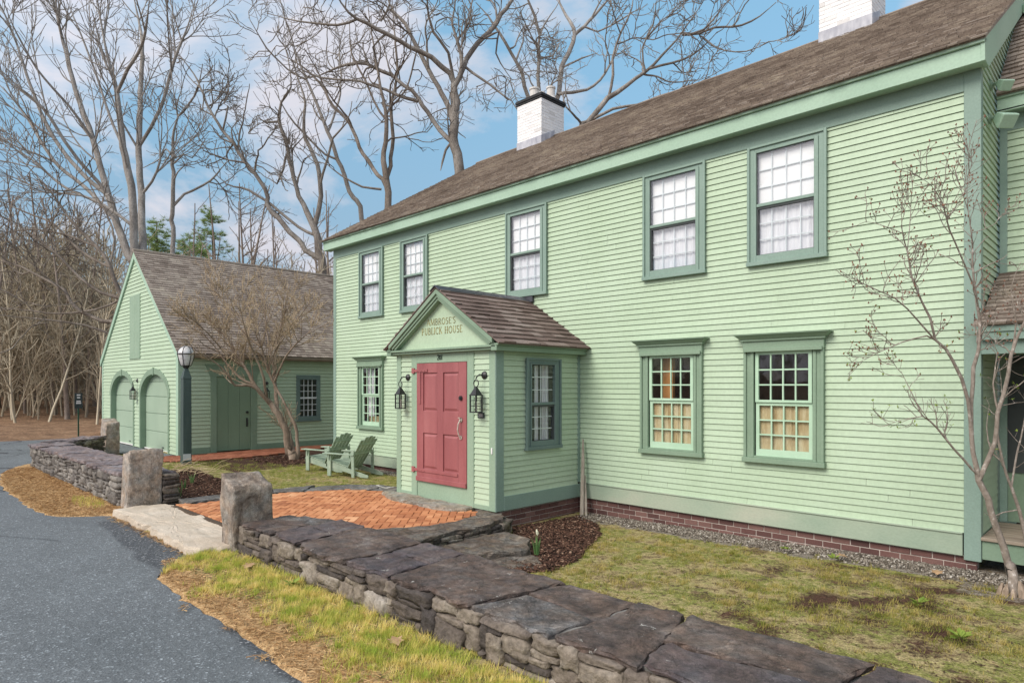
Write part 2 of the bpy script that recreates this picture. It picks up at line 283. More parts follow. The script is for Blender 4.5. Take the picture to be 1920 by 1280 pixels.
PATCH_S, PATCH_Y = -.06, 2.3
def asphalt():
    m, nt, out = new_mat('worn_asphalt')
    v = coords(nt)
    big = noise_node(nt, v, .5, 4)
    c = ramp(nt, big.outputs['Fac'], [(.25, (.105, .119, .127)), (.5, (.135, .149, .157)), (.75, (.158, .176, .186))]).outputs['Color']
    mid = noise_node(nt, v, 9, 4, .7)
    c = mixc(nt, 1.0, c, ramp(nt, mid.outputs['Fac'], [(.3, .84), (.7, 1.14)]).outputs['Color'], 'MULTIPLY')
    vo = nt.nodes.new('ShaderNodeTexVoronoi'); vo.inputs['Scale'].default_value = 75; L(nt, v, vo.inputs['Vector'])
    sep = nt.nodes.new('ShaderNodeSeparateColor'); L(nt, vo.outputs['Color'], sep.inputs[0])
    chips = ramp(nt, sep.outputs[0], [(0, .72), (.6, .96), (.88, 1.1), (.96, 1.6), (1, 2.5)]).outputs['Color']
    c = mixc(nt, 1.0, c, chips, 'MULTIPLY')
    # darker coarse patch laid in front of the stone threshold, and a sealed seam
    tc = nt.nodes.new('ShaderNodeTexCoord'); sx = nt.nodes.new('ShaderNodeSeparateXYZ'); L(nt, tc.outputs['Object'], sx.inputs[0])
    wob = noise_node(nt, v, 1.6, 3)
    ysh = math_node(nt, 'ADD', sx.outputs['Y'], math_node(nt, 'MULTIPLY', math_node(nt, 'SUBTRACT', wob.outputs['Fac'], .5), .35))
    lo_ = math_node(nt, 'SUBTRACT', ysh, math_node(nt, 'MULTIPLY', math_node(nt, 'ADD', sx.outputs['X'], 10.3), PATCH_S))
    lim = math_node(nt, 'MULTIPLY', math_node(nt, 'SUBTRACT', lo_, PATCH_Y), 16.0, True)
    lim = math_node(nt, 'MULTIPLY', lim, math_node(nt, 'MULTIPLY', math_node(nt, 'ADD', sx.outputs['X'], 10.6), 5.0, True))
    cst = ramp(nt, sep.outputs[1], [(0, (.022, .025, .029)), (.7, (.06, .066, .073)), (.93, (.13, .14, .15)), (1, (.42, .43, .44))]).outputs['Color']
    c = mixc(nt, math_node(nt, 'MULTIPLY', lim, .85), c, cst)
    seam = math_node(nt, 'ABSOLUTE', math_node(nt, 'ADD', math_node(nt, 'ADD', math_node(nt, 'MULTIPLY', sx.outputs['X'], -.55), math_node(nt, 'MULTIPLY', wob.outputs['Fac'], .12)),
                                               math_node(nt, 'SUBTRACT', sx.outputs['Y'], 7.05)))
    sf = math_node(nt, 'SUBTRACT', 1.0, math_node(nt, 'MULTIPLY', seam, 14.0), True)
    sf = math_node(nt, 'MULTIPLY', sf, math_node(nt, 'LESS_THAN', sx.outputs['Y'], 1.75))
    c = mixc(nt, math_node(nt, 'MULTIPLY', sf, .55), c, (.04, .045, .05))
    # old cracks towards the far end
    vc = nt.nodes.new('ShaderNodeTexVoronoi'); vc.feature = 'DISTANCE_TO_EDGE'; vc.inputs['Scale'].default_value = .28
    dn = noise_node(nt, v, 1.5, 3); add = nt.nodes.new('ShaderNodeVectorMath'); add.operation = 'ADD'
    L(nt, v, add.inputs[0]); L(nt, dn.outputs['Color'], add.inputs[1]); L(nt, add.outputs[0], vc.inputs['Vector'])
    cf = math_node(nt, 'LESS_THAN', vc.outputs['Distance'], .012)
    cf = math_node(nt, 'MULTIPLY', cf, math_node(nt, 'LESS_THAN', sx.outputs['X'], -13.0))
    c = mixc(nt, math_node(nt, 'MULTIPLY', cf, .8), c, (.02, .022, .025))
    b = nt.nodes.new('ShaderNodeBsdfPrincipled'); L(nt, c, b.inputs['Base Color']); b.inputs['Roughness'].default_value = .72
    socket(b, 'Specular IOR Level', 'Specular').default_value = .4
    bp = nt.nodes.new('ShaderNodeBump'); bp.inputs['Strength'].default_value = .6; bp.inputs['Distance'].default_value = .006
    L(nt, vo.outputs['Distance'], bp.inputs['Height']); L(nt, bp.outputs['Normal'], b.inputs['Normal'])
    L(nt, b.outputs[0], out.inputs['Surface'])
    return m
M['asphalt'] = asphalt()

def ground_mat():
    """soil, moss, thin turf, mulch, straw and leaf litter, mixed by the vertex weights of the ground mesh"""
    m, nt, out = new_mat('garden_ground')
    v = coords(nt)
    at = nt.nodes.new('ShaderNodeAttribute'); at.attribute_name = 'cover'
    sp = nt.nodes.new('ShaderNodeSeparateColor'); L(nt, at.outputs['Color'], sp.inputs[0])
    n1 = noise_node(nt, v, 2.3, 7, .7); n2 = noise_node(nt, v, 14, 5, .7); n3 = noise_node(nt, v, 75, 4, .7)
    turf = ramp(nt, n1.outputs['Fac'], [(.3, (.12, .085, .05)), (.40, (.21, .16, .08)), (.46, (.34, .28, .13)), (.52, (.20, .20, .062)), (.58, (.185, .20, .046)), (.66, (.31, .265, .11)), (.75, (.24, .24, .045))]).outputs['Color']
    turf = mixc(nt, ramp(nt, n2.outputs['Fac'], [(.50, 0.0), (.66, .75)]).outputs['Color'], turf, (.40, .32, .175))
    turf = mixc(nt, ramp(nt, n2.outputs['Fac'], [(.36, .95), (.47, 0.0)]).outputs['Color'], turf, (.085, .058, .038))
    mul = ramp(nt, n2.outputs['Fac'], [(.3, (.03, .017, .012)), (.6, (.085, .045, .03)), (.75, (.14, .085, .055))]).outputs['Color']
    stw = ramp(nt, n2.outputs['Fac'], [(.3, (.22, .125, .06)), (.5, (.42, .265, .125)), (.72, (.58, .41, .22))]).outputs['Color']
    nf_ = noise_node(nt, v, 26, 5, .75)
    def edge(ch, sharp=3.5):
        a = math_node(nt, 'ADD', ch, math_node(nt, 'MULTIPLY', math_node(nt, 'SUBTRACT', n2.outputs['Fac'], .5), .9))
        a = math_node(nt, 'ADD', a, math_node(nt, 'MULTIPLY', math_node(nt, 'SUBTRACT', nf_.outputs['Fac'], .5), 1.3))
        return math_node(nt, 'ADD', math_node(nt, 'MULTIPLY', math_node(nt, 'SUBTRACT', a, .5), sharp), .5, True)
    c = mixc(nt, edge(sp.outputs[1]), turf, mul)
    c = mixc(nt, edge(sp.outputs[2]), c, stw)
    c = mixc(nt, edge(sp.outputs[0]), c, ramp(nt, n2.outputs['Fac'], [(.3, (.13, .11, .09)), (.7, (.30, .265, .22))]).outputs['Color'])
    k = ramp(nt, n3.outputs['Fac'], [(.34, .45), (.5, 1.0), (.66, 1.6)]).outputs['Color']
    c = mixc(nt, 1.0, c, k, 'MULTIPLY')
    b = nt.nodes.new('ShaderNodeBsdfPrincipled'); L(nt, c, b.inputs['Base Color']); b.inputs['Roughness'].default_value = .95
    socket(b, 'Specular IOR Level', 'Specular').default_value = .15
    bp = nt.nodes.new('ShaderNodeBump'); bp.inputs['Strength'].default_value = .8; bp.inputs['Distance'].default_value = .03
    L(nt, n2.outputs['Fac'], bp.inputs['Height']); L(nt, bp.outputs['Normal'], b.inputs['Normal'])
    L(nt, b.outputs[0], out.inputs['Surface'])
    return m
M['ground'] = ground_mat()
M['litter'] = nmat('woodland_leaf_litter', [(.25, (0.104, 0.060, 0.036)), (.5, (0.216, 0.128, 0.072)), (.75, (0.320, 0.208, 0.123))], scale=1.4, detail=8, rough=1, bump=.8, bscale=6, bdist=.1,
                   fine=.35, fscale=12)
M['bank_grass'] = nmat('mossy_bank', [(.3, (.16, .13, .05)), (.6, (.20, .19, .055)), (.8, (.30, .23, .11))], scale=2, detail=7, rough=1, bump=.6, bscale=8, bdist=.05, fine=.3, fscale=14)

# ------------------------------------------------------------------ objects and properties
def tag(o, label=None, cat=None, group=None, kind=None):
    if label: o['label'] = label
    if cat: o['category'] = cat
    if group: o['group'] = group
    if kind: o['kind'] = kind
    return o

def empty(name, loc, label=None, cat=None, group=None):
    o = bpy.data.objects.new(name, None); o.location = loc; o.empty_display_size = .2
    col.objects.link(o)
    return tag(o, label, cat, group)

def base_of(o):
    v = Vector((0, 0, 0))
    while o is not None:
        v += o.location; o = o.parent
    return v

def link_mesh(name, me, mats, parent, loc=None, smooth=False):
    o = bpy.data.objects.new(name, me); col.objects.link(o)
    for m in (mats if isinstance(mats, (list, tuple)) else [mats]): me.materials.append(m)
    if loc is not None: o.location = loc
    if parent is not None: o.parent = parent
    if smooth: me.polygons.foreach_set('use_smooth', [True]*len(me.polygons))
    return o

class MB:
    """collects faces in world coordinates; build() links them as one mesh"""
    def __init__(s): s.v = []; s.f = []; s.mi = []; s.cur = 0
    def face(s, pts):
        i = len(s.v); s.v.extend([tuple(p) for p in pts]); s.f.append(tuple(range(i, i + len(pts)))); s.mi.append(s.cur)
    def hexa(s, p):            # 8 points: bottom ring 0-3, top ring 4-7
        i = len(s.v); s.v.extend([tuple(q) for q in p])
        for q in ((0, 3, 2, 1), (4, 5, 6, 7), (0, 1, 5, 4), (1, 2, 6, 5), (2, 3, 7, 6), (3, 0, 4, 7)):
            s.f.append(tuple(i + k for k in q)); s.mi.append(s.cur)
    def box(s, x0, x1, y0, y1, z0, z1):
        s.hexa([(x0, y0, z0), (x1, y0, z0), (x1, y1, z0), (x0, y1, z0), (x0, y0, z1), (x1, y0, z1), (x1, y1, z1), (x0, y1, z1)])
    def fbox(s, F, a0, a1, b0, b1, z0, z1):
        P = F.pt
        s.hexa([P(a0, b0, z0), P(a1, b0, z0), P(a1, b1, z0), P(a0, b1, z0), P(a0, b0, z1), P(a1, b0, z1), P(a1, b1, z1), P(a0, b1, z1)])
    def prism(s, poly, d):     # poly: list of 3D points, d: extrusion vector
        d = Vector(d); i = len(s.v); n = len(poly)
        s.v.extend([tuple(p) for p in poly]); s.v.extend([tuple(Vector(p) + d) for p in poly])
        s.f.append(tuple(range(i + n - 1, i - 1, -1))); s.f.append(tuple(range(i + n, i + 2*n))); s.mi += [s.cur]*2
        for k in range(n):
            j = (k + 1) % n
            s.f.append((i + k, i + j, i + n + j, i + n + k)); s.mi.append(s.cur)
    def bar(s, p, q, w, t, up=(0, 0, 1)):     # rectangular bar from p to q, width w across, thickness t along up
        p, q, up = Vector(p), Vector(q), Vector(up)
        d = (q - p).normalized(); side = d.cross(up)
        if side.length < 1e-4: side = d.cross(Vector((1, 0, 0)))
        side.normalize(); up2 = side.cross(d).normalized()
        a, b = side*(w/2), up2*(t/2)
        s.hexa([p - a - b, p + a - b, q + a - b, q - a - b, p - a + b, p + a + b, q + a + b, q - a + b])
    def tube(s, pts, rs, n=8, cap=True):
        pts = [Vector(p) for p in pts]
        if not isinstance(rs, (list, tuple)): rs = [rs]*len(pts)
        i0 = len(s.v); side = None
        for k, p in enumerate(pts):
            d = (pts[min(k + 1, len(pts) - 1)] - pts[max(k - 1, 0)]).normalized()
            if side is None:
                side = d.cross(Vector((0, 0, 1)))
                if side.length < .05: side = d.cross(Vector((1, 0, 0)))
            side = (side - d*side.dot(d)).normalized(); o = d.cross(side)
            for j in range(n):
                a = 2*math.pi*j/n
                s.v.append(tuple(p + (side*math.cos(a) + o*math.sin(a))*rs[k]))
        for k in range(len(pts) - 1):
            for j in range(n):
                a, b = i0 + k*n + j, i0 + k*n + (j + 1) % n
                s.f.append((a, b, b + n, a + n)); s.mi.append(s.cur)
        if cap:
            s.f.append(tuple(range(i0 + n - 1, i0 - 1, -1))); e = i0 + (len(pts) - 1)*n
            s.f.append(tuple(range(e, e + n))); s.mi += [s.cur]*2
    def lathe(s, c, prof, n=12):   # profile [(r, z)]
        s.tube([(c[0], c[1], c[2] + z) for r, z in prof], [max(r, .0005) for r, z in prof], n)
    def build(s, name, mat, parent=None, bevel=0.0, smooth=False):
        me = bpy.data.meshes.new(name)
        b = base_of(parent) if parent is not None else Vector((0, 0, 0))
        loc = None
        if parent is None and s.v:
            xs, ys, zs = zip(*s.v)
            loc = Vector(((min(xs) + max(xs))/2, (min(ys) + max(ys))/2, min(zs))); b = loc
        me.from_pydata([(x - b.x, y - b.y, z - b.z) for x, y, z in s.v], [], s.f)
        o = link_mesh(name, me, mat, parent, loc, smooth)
        if any(s.mi): me.polygons.foreach_set('material_index', s.mi)
        me.update()
        if bevel:
            md = o.modifiers.new('soft_edges', 'BEVEL'); md.width = bevel; md.segments = 1; md.limit_method = 'ANGLE'; md.angle_limit = R(40)
        return o

class Fr:
    def __init__(s, O, u, n): s.O, s.u, s.n = Vector(O), Vector(u), Vector(n)
    def pt(s, a, b, z): return s.O + s.u*a + s.n*b + Vector((0, 0, z))

def copy_tree(o, parent=None):
    c = o.copy(); col.objects.link(c)
    if parent is not None: c.parent = parent
    for ch in [k for k in bpy.data.objects if k.parent == o]: copy_tree(ch, c)
    return c

def np_mesh(name, V, Fq, mat, parent=None, loc=None, smooth=False, mat_idx=None):
    """fast mesh from numpy: V (n,3), Fq (m,3 or 4)"""
    me = bpy.data.meshes.new(name)
    V = np.asarray(V, np.float32); Fq = np.asarray(Fq, np.int32); k = Fq.shape[1]
    b = base_of(parent) if parent is not None else (Vector(loc) if loc is not None else Vector((0, 0, 0)))
    V = V - np.array(b[:], np.float32)
    me.vertices.add(len(V)); me.vertices.foreach_set('co', V.ravel())
    me.loops.add(Fq.size); me.loops.foreach_set('vertex_index', Fq.ravel())
    me.polygons.add(len(Fq)); me.polygons.foreach_set('loop_start', np.arange(0, Fq.size, k, dtype=np.int32))
    if smooth: me.polygons.foreach_set('use_smooth', np.ones(len(Fq), bool))
    if mat_idx is not None: me.polygons.foreach_set('material_index', np.asarray(mat_idx, np.int32))
    me.update(calc_edges=True); me.validate()
    return link_mesh(name, me, mat, parent, None if parent is not None else b)
# ------------------------------------------------------------------ building pieces
def siding(mb, F, z0, z1, expo, span, holes=(), breaks=(), proud=.0165, gap=.0038):
    jr = random.Random(int(z0*1000) + int(abs(F.O.y)*77)); z = z0
    while z < z1 - 1e-4:
        zt = min(z + expo, z1)
        cuts = [z] + sorted(b for b in breaks if z + 1e-3 < b < zt - 1e-3) + [zt]
        for p, q in zip(cuts[:-1], cuts[1:]):
            m = (p + q)/2
            a0p, a1p = span(p); a0q, a1q = span(q)
            cut = sorted(h for h in (fn(m) for fn in holes) if h)
            edges = []; cur0 = (a0p, a0q)
            for h0, h1 in cut:
                if h0 > cur0[0]: edges.append((cur0, (h0, h0)))
                cur0 = (h1, h1)
            if cur0[0] < a1p: edges.append((cur0, (a1p, a1q)))
            bp = proud - (proud - .003)*(p - z)/expo; bq = proud - (proud - .003)*(q - z)/expo
            cutx = []
            for (lp, lq), (rp, rq) in edges:                 # boards of random length, butted end to end
                x = lp + jr.uniform(.6, 3.6); a_ = (lp, lq)
                while x < min(rp, rq) - .35 and x > max(lp, lq) + .35:
                    cutx.append((a_, (x - .0012, x - .0012))); a_ = (x + .0012, x + .0012); x += jr.uniform(1.6, 4.2)
                cutx.append((a_, (rp, rq)))
            for (lp, lq), (rp, rq) in cutx:
                qs = q - gap if q == zt and q < z1 - 1e-3 else q          # a shadow gap under the next board
                mb.face([F.pt(lp, bp, p), F.pt(rp, bp, p), F.pt(rq, bq, qs), F.pt(lq, bq, qs)])
                if qs < q: mb.face([F.pt(lq, bq, qs), F.pt(rq, bq, qs), F.pt(rq, -.014, qs), F.pt(lq, -.014, qs)]); mb.face([F.pt(lq, -.014, qs), F.pt(rq, -.014, qs), F.pt(rq, -.014, q), F.pt(lq, -.014, q)])
                if p == z: mb.face([F.pt(lp, -.014, p), F.pt(rp, -.014, p), F.pt(rp, bp, p), F.pt(lp, bp, p)])
        z = zt

def rect_hole(a0, a1, z0, z1): return lambda z: (a0, a1) if z0 < z < z1 else None

def shingles(mb, O, u, up, length, slope, expo, width, seed, thick=.016, n_rows_offset=0.0, left=None, right=None):
    """wedge shingles: O lower left corner on the roof plane, u along the eave, up along the slope (both unit)"""
    rnd = random.Random(seed); O, u, up = Vector(O), Vector(u).normalized(), Vector(up).normalized(); n = u.cross(up).normalized()
    if n.z < 0: n = -n
    r = 0; t = 0.0
    while t < slope - 1e-3:
        te = min(t + expo, slope); a = -rnd.random()*width
        lo = 0.0 if left is None else left(t); hi = length if right is None else right(t)
        while a < hi:
            w = width*rnd.uniform(.6, 1.4)
            a0, a1 = max(a + .002, lo), min(a + w - .002, hi)
            if a1 - a0 > .01:
                th = thick*rnd.uniform(.7, 1.35); dt = rnd.uniform(-.006, .012)
                P = O + u*a0 + up*(t - dt); Q = O + u*a1 + up*(t - dt); X = O + u*a0 + up*te; Y = O + u*a1 + up*te
                k = .004 + .002*rnd.random()
                mb.hexa([P, Q, Y, X, P + n*(th + .004), Q + n*(th + .004), Y + n*k, X + n*k])
            a += w
        t = te

def brick_face(mb, F, a0, a1, z0, z1, bl=.2, bh=.06, gap=.01, proud=.006, seed=1, depth=.05):
    rnd = random.Random(seed); z = z0; row = 0
    while z < z1 - .01:
        zt = min(z + bh, z1); a = a0 - (bl/2 if row % 2 else 0)
        while a < a1:
            p, q = max(a, a0), min(a + bl - gap, a1)
            if q - p > .02: mb.fbox(F, p, q, -depth, proud + rnd.uniform(-.002, .003), z, zt)
            a += bl
        z += bh + gap; row += 1

# strokes for carved capitals and numerals (unit height)
T_, t_ = .17, .085
def arc(cx, cy, rx, ry, a0, a1, n=9): return [(cx + rx*math.cos(R(a0 + (a1 - a0)*i/n)), cy + ry*math.sin(R(a0 + (a1 - a0)*i/n))) for i in range(n + 1)]
GL = {
 'A': (.86, [([(.05, 0), (.43, 1)], t_), ([(.43, 1), (.81, 0)], T_), ([(.2, .36), (.66, .36)], t_), ([(0, .02), (.2, .02)], t_*.7), ([(.66, .02), (.95, .02)], t_*.7)]),
 'M': (1.05, [([(.12, 0), (.16, 1)], t_), ([(.16, 1), (.52, .08)], T_), ([(.52, .08), (.88, 1)], t_), ([(.88, 1), (.92, 0)], T_), ([(0, .02), (.24, .02)], t_*.7), ([(.8, .02), (1.05, .02)], t_*.7)]),
 'B': (.66, [([(.14, 0), (.14, 1)], T_), ([(.14, .96)] + arc(.32, .74, .22, .22, 90, -90) + [(.14, .52)], t_*1.2), ([(.14, .52)] + arc(.34, .28, .26, .25, 90, -90) + [(.14, .03)], t_*1.2)]),
 'R': (.74, [([(.14, 0), (.14, 1)], T_), ([(.14, .96)] + arc(.34, .74, .22, .22, 90, -90) + [(.14, .52)], t_*1.2), ([(.34, .5), (.68, .02)], T_*.9), ([(.02, .02), (.28, .02)], t_*.7)]),
 'O': (.86, [(arc(.42, .5, .36, .47, 0, 360, 18), T_*.8)]),
 'S': (.58, [(arc(.28, .74, .2, .22, 40, 270, 9) + arc(.28, .27, .23, .25, 90, -140, 9), T_*.75)]),
 'E': (.62, [([(.14, 0), (.14, 1)], T_), ([(.14, .96), (.54, .96)], t_), ([(.14, .52), (.46, .52)], t_), ([(.14, .04), (.58, .04)], t_), ([(.56, .14), (.58, 0)], t_), ([(.54, .86), (.54, 1)], t_)]),
 "'": (.2, [([(.1, 1), (.07, .74)], t_*1.3)]),
 'P': (.64, [([(.14, 0), (.14, 1)], T_), ([(.14, .96)] + arc(.32, .71, .24, .25, 90, -90) + [(.14, .46)], t_*1.2), ([(.02, .02), (.28, .02)], t_*.7)]),
 'U': (.8, [([(.16, 1), (.16, .3)] + arc(.4, .3, .24, .27, 180, 360, 8) + [(.64, 1)], T_*.7), ([(.04, .98), (.28, .98)], t_*.7), ([(.54, .98), (.76, .98)], t_*.7)]),
 'L': (.58, [([(.14, 0), (.14, 1)], T_), ([(.14, .04), (.54, .04)], t_), ([(.52, .14), (.55, 0)], t_), ([(.02, .98), (.28, .98)], t_*.7)]),
 'I': (.3, [([(.14, 0), (.14, 1)], T_), ([(.02, .98), (.27, .98)], t_*.7), ([(.02, .02), (.27, .02)], t_*.7)]),
 'C': (.76, [(arc(.42, .5, .34, .47, 45, 315, 14), T_*.75), ([(.66, .95), (.67, .72)], t_)]),
 'K': (.76, [([(.14, 0), (.14, 1)], T_), ([(.62, 1), (.18, .45)], t_), ([(.3, .58), (.7, .02)], T_*.9), ([(.02, .98), (.28, .98)], t_*.7), ([(.02, .02), (.28, .02)], t_*.7)]),
 'H': (.86, [([(.14, 0), (.14, 1)], T_), ([(.68, 0), (.68, 1)], T_), ([(.14, .52), (.68, .52)], t_), ([(.02, .98), (.28, .98)], t_*.7), ([(.02, .02), (.28, .02)], t_*.7), ([(.56, .98), (.82, .98)], t_*.7), ([(.56, .02), (.82, .02)], t_*.7)]),
 ' ': (.4, []),
 '2': (.62, [(arc(.3, .72, .24, .26, 160, -30, 8) + [(.08, .05)], .15), ([(.06, .06), (.58, .06)], .13)]),
 '0': (.62, [(arc(.3, .5, .23, .44, 0, 360, 14), .15)]),
 '1': (.4, [([(.2, 0), (.2, 1)], .17), ([(.06, .84), (.2, .98)], .11)]),
}
def letters(mb, text, F, a0, a1, z0, h, b0, b1, zslope=0.0):
    tot = sum(GL[c][0] + .1 for c in text); k = (a1 - a0)/tot; a = a0
    for c in text:
        w, strokes = GL[c]
        for pts, th in strokes:
            for (xa, ya), (xb, yb) in zip(pts[:-1], pts[1:]):
                d = Vector((( xb - xa)*k, (yb - ya)*h)); ln = d.length
                if ln < 1e-6: continue
                e = d/ln; s = Vector((-e.y, e.x))*(th*h/2)
                pa, pb = Vector((a + xa*k, z0 + ya*h)) - e*th*h*.12, Vector((a + xb*k, z0 + yb*h)) + e*th*h*.12
                q = [pa - s, pb - s, pb + s, pa + s]
                mb.hexa([F.pt(p.x, b0, p.y) for p in q] + [F.pt(p.x, b1, p.y) for p in q])
        a += (w + .1)*k

# ------------------------------------------------------------------ main house
FX0, FX1, FY = -14.1, -1.285, 8.131
EZ = 5.16; RY, RZ = 12.93, 8.47
RE_Y, RE_Z = 7.885, 5.385                      # roof edge
SL = (RZ - RE_Z)/(RY - RE_Y); SLN = math.hypot(1, SL)
HOUSE = Fr((0, FY, 0), (1, 0, 0), (0, -1, 0))
GABLE = Fr((FX1, 0, 0), (0, 1, 0), (1, 0, 0))
PY, PX0, PX1 = 6.275, -8.85, -6.53
PF = Fr((0, PY, 0), (1, 0, 0), (0, -1, 0))
PS = Fr((PX1, 0, 0), (0, 1, 0), (1, 0, 0))
PL = Fr((PX0, 0, 0), (0, -1, 0), (-1, 0, 0))

house = empty('main_house', (-7.7, FY, -.1), 'long two storey pale green clapboard house with a gabled entry and red door', 'house')

up_win = [(-12.93, -12.00), (-11.33, -10.42), (-8.16, -7.21), (-5.304, -4.336), (-3.722, -2.771)]
lo_win = [(-12.99, -11.99), (-5.36, -4.37), (-3.78, -2.79)]
UZ0, UZ1, LZ0, LZ1 = 3.43, 4.95, .925, 2.55
holes = [rect_hole(a + .1, b - .1, UZ0 + .12, UZ1 - .07) for a, b in up_win] + [rect_hole(a + .12, b - .12, LZ0 + .06, LZ1 - .2) for a, b in lo_win]
breaks = [UZ0 + .12, UZ1 - .07, LZ0 + .06, LZ1 - .2]

mb = MB()
siding(mb, HOUSE, .37, 4.965, .0785, lambda z: (FX0 + .1, FX1 - .127), holes, breaks)
roof_z = lambda y: RE_Z - .12 + (y - RE_Y)*SL
siding(mb, GABLE, .13, 8.2, .0785, lambda z: (max(FY + .09, (z - RE_Z + .2)/SL + RE_Y), 2*RY - max(FY + .09, (z - RE_Z + .2)/SL + RE_Y)))
mb.face([(FX0, FY, -.1), (FX0, 2*RY - FY, -.1), (FX0, 2*RY - FY, EZ), (FX0, RY, RZ - .1), (FX0, FY, EZ)])
mb.face([(FX0, 2*RY - FY, -.1), (FX1, 2*RY - FY, -.1), (FX1, 2*RY - FY, EZ), (FX0, 2*RY - FY, EZ)])
mb.build('clapboard_wall', M['siding'], house)

mb = MB()                                       # corner boards and the frieze under the eave
mb.fbox(HOUSE, FX1 - .127, FX1 + .022, -.02, .022, .09, EZ)
mb.fbox(GABLE, FY + .0, FY + .09, .0, .0215, .09, EZ)
mb.build('corner_board', M['trim_blue'], house, .004)
mb = MB(); mb.fbox(HOUSE, FX0 - .02, FX0 + .1, -.02, .022, .13, EZ); mb.build('corner_board', M['trim_blue'], house, .004)
mb = MB(); mb.fbox(HOUSE, FX0 + .1, FX1 - .127, -.02, .02, 4.965, EZ); mb.fbox(HOUSE, FX0 + .1, FX1 - .127, .02, .028, 4.957, 4.969)
mb.build('frieze_board', M['trim_blue'], house, .003)
mb = MB()
mb.fbox(HOUSE, FX0 - .16, FX1 + .075, 0.0, .2, EZ, EZ + .02)
mb.fbox(HOUSE, FX0 - .16, FX1 + .085, .185, .205, EZ - .012, EZ + .165)
mb.fbox(HOUSE, FX0 - .16, FX1 + .085, .18, .235, EZ + .168, EZ + .205)
mb.fbox(HOUSE, FX0 - .16, FX1 + .085, .1, .22, EZ + .205, EZ + .222)
for s in (0, 1):                                # rake boards of the two gable ends
    x0, x1 = ((FX1 + .045, FX1 + .085), (FX0 - .16, FX0 - .12))[s]
    poly = [(x0, RE_Y + .04, EZ - .01), (x0, RE_Y + .03, RE_Z - .01), (x0, RY, RZ - .01), (x0, RY, RZ - .27), (x0, RE_Y + .24, EZ - .01)]
    mb.prism(poly, (x1 - x0, 0, 0))
mb.build('eave_fascia', M['trim_light'], house, .004)

mb = MB()                                       # boards under the shingles, both slopes
for s in (1, -1):
    y0, y1 = (RE_Y, 2*RY - RE_Y)[s < 0], RY
    x0, x1 = FX0 - .17, FX1 + .095
    mb.prism([(x0, y0, RE_Z - .028), (x0, y1, RZ - .028), (x0, y1, RZ - .006), (x0, y0, RE_Z - .006)], (x1 - x0, 0, 0))
shingles(mb, (FX0 - .18, RE_Y - .03, RE_Z - .02), (1, 0, 0), (0, 1, SL), FX1 - FX0 + .28, (RY - RE_Y)*SLN + .03, .118, .13, 5)
mb.tube([(FX0 - .18 + i*.4, RY - .015, RZ + .012 + .012*math.sin(i*.5)) for i in range(34)], .028, 6)
mb.build('roof', M['shingle'], house)

mb = MB(); mb.fbox(HOUSE, FX0 + .1, -8.88, .0, .028, .13, .355); mb.fbox(HOUSE, -6.5, FX1 - .137, .0, .028, .13, .355)
mb.fbox(HOUSE, FX0 + .1, -8.88, .0, .042, .355, .373); mb.fbox(HOUSE, -6.5, FX1 - .137, .0, .042, .355, .373)
mb.build('skirt_board', M['skirt'], house, .004)
mb = MB(); mb.fbox(HOUSE, FX0, FX1 - .03, -.2, -.028, -.3, .13); mb.box(PX0 + .02, PX1 - .03, PY + .03, FY, -.3, .13)
mort = mb; mort.cur = 0
bk = MB(); brick_face(bk, HOUSE, FX0, FX1 - .02, -.17, .128, .205, .062, .011, -.02, 3)
brick_face(bk, PS, PY + .02, FY, -.17, .138, .205, .062, .011, -.02, 4)
fo = bk.build('brick_foundation', M['brick'], house, .003)
mb.build('mortar', M['mortar'], fo)

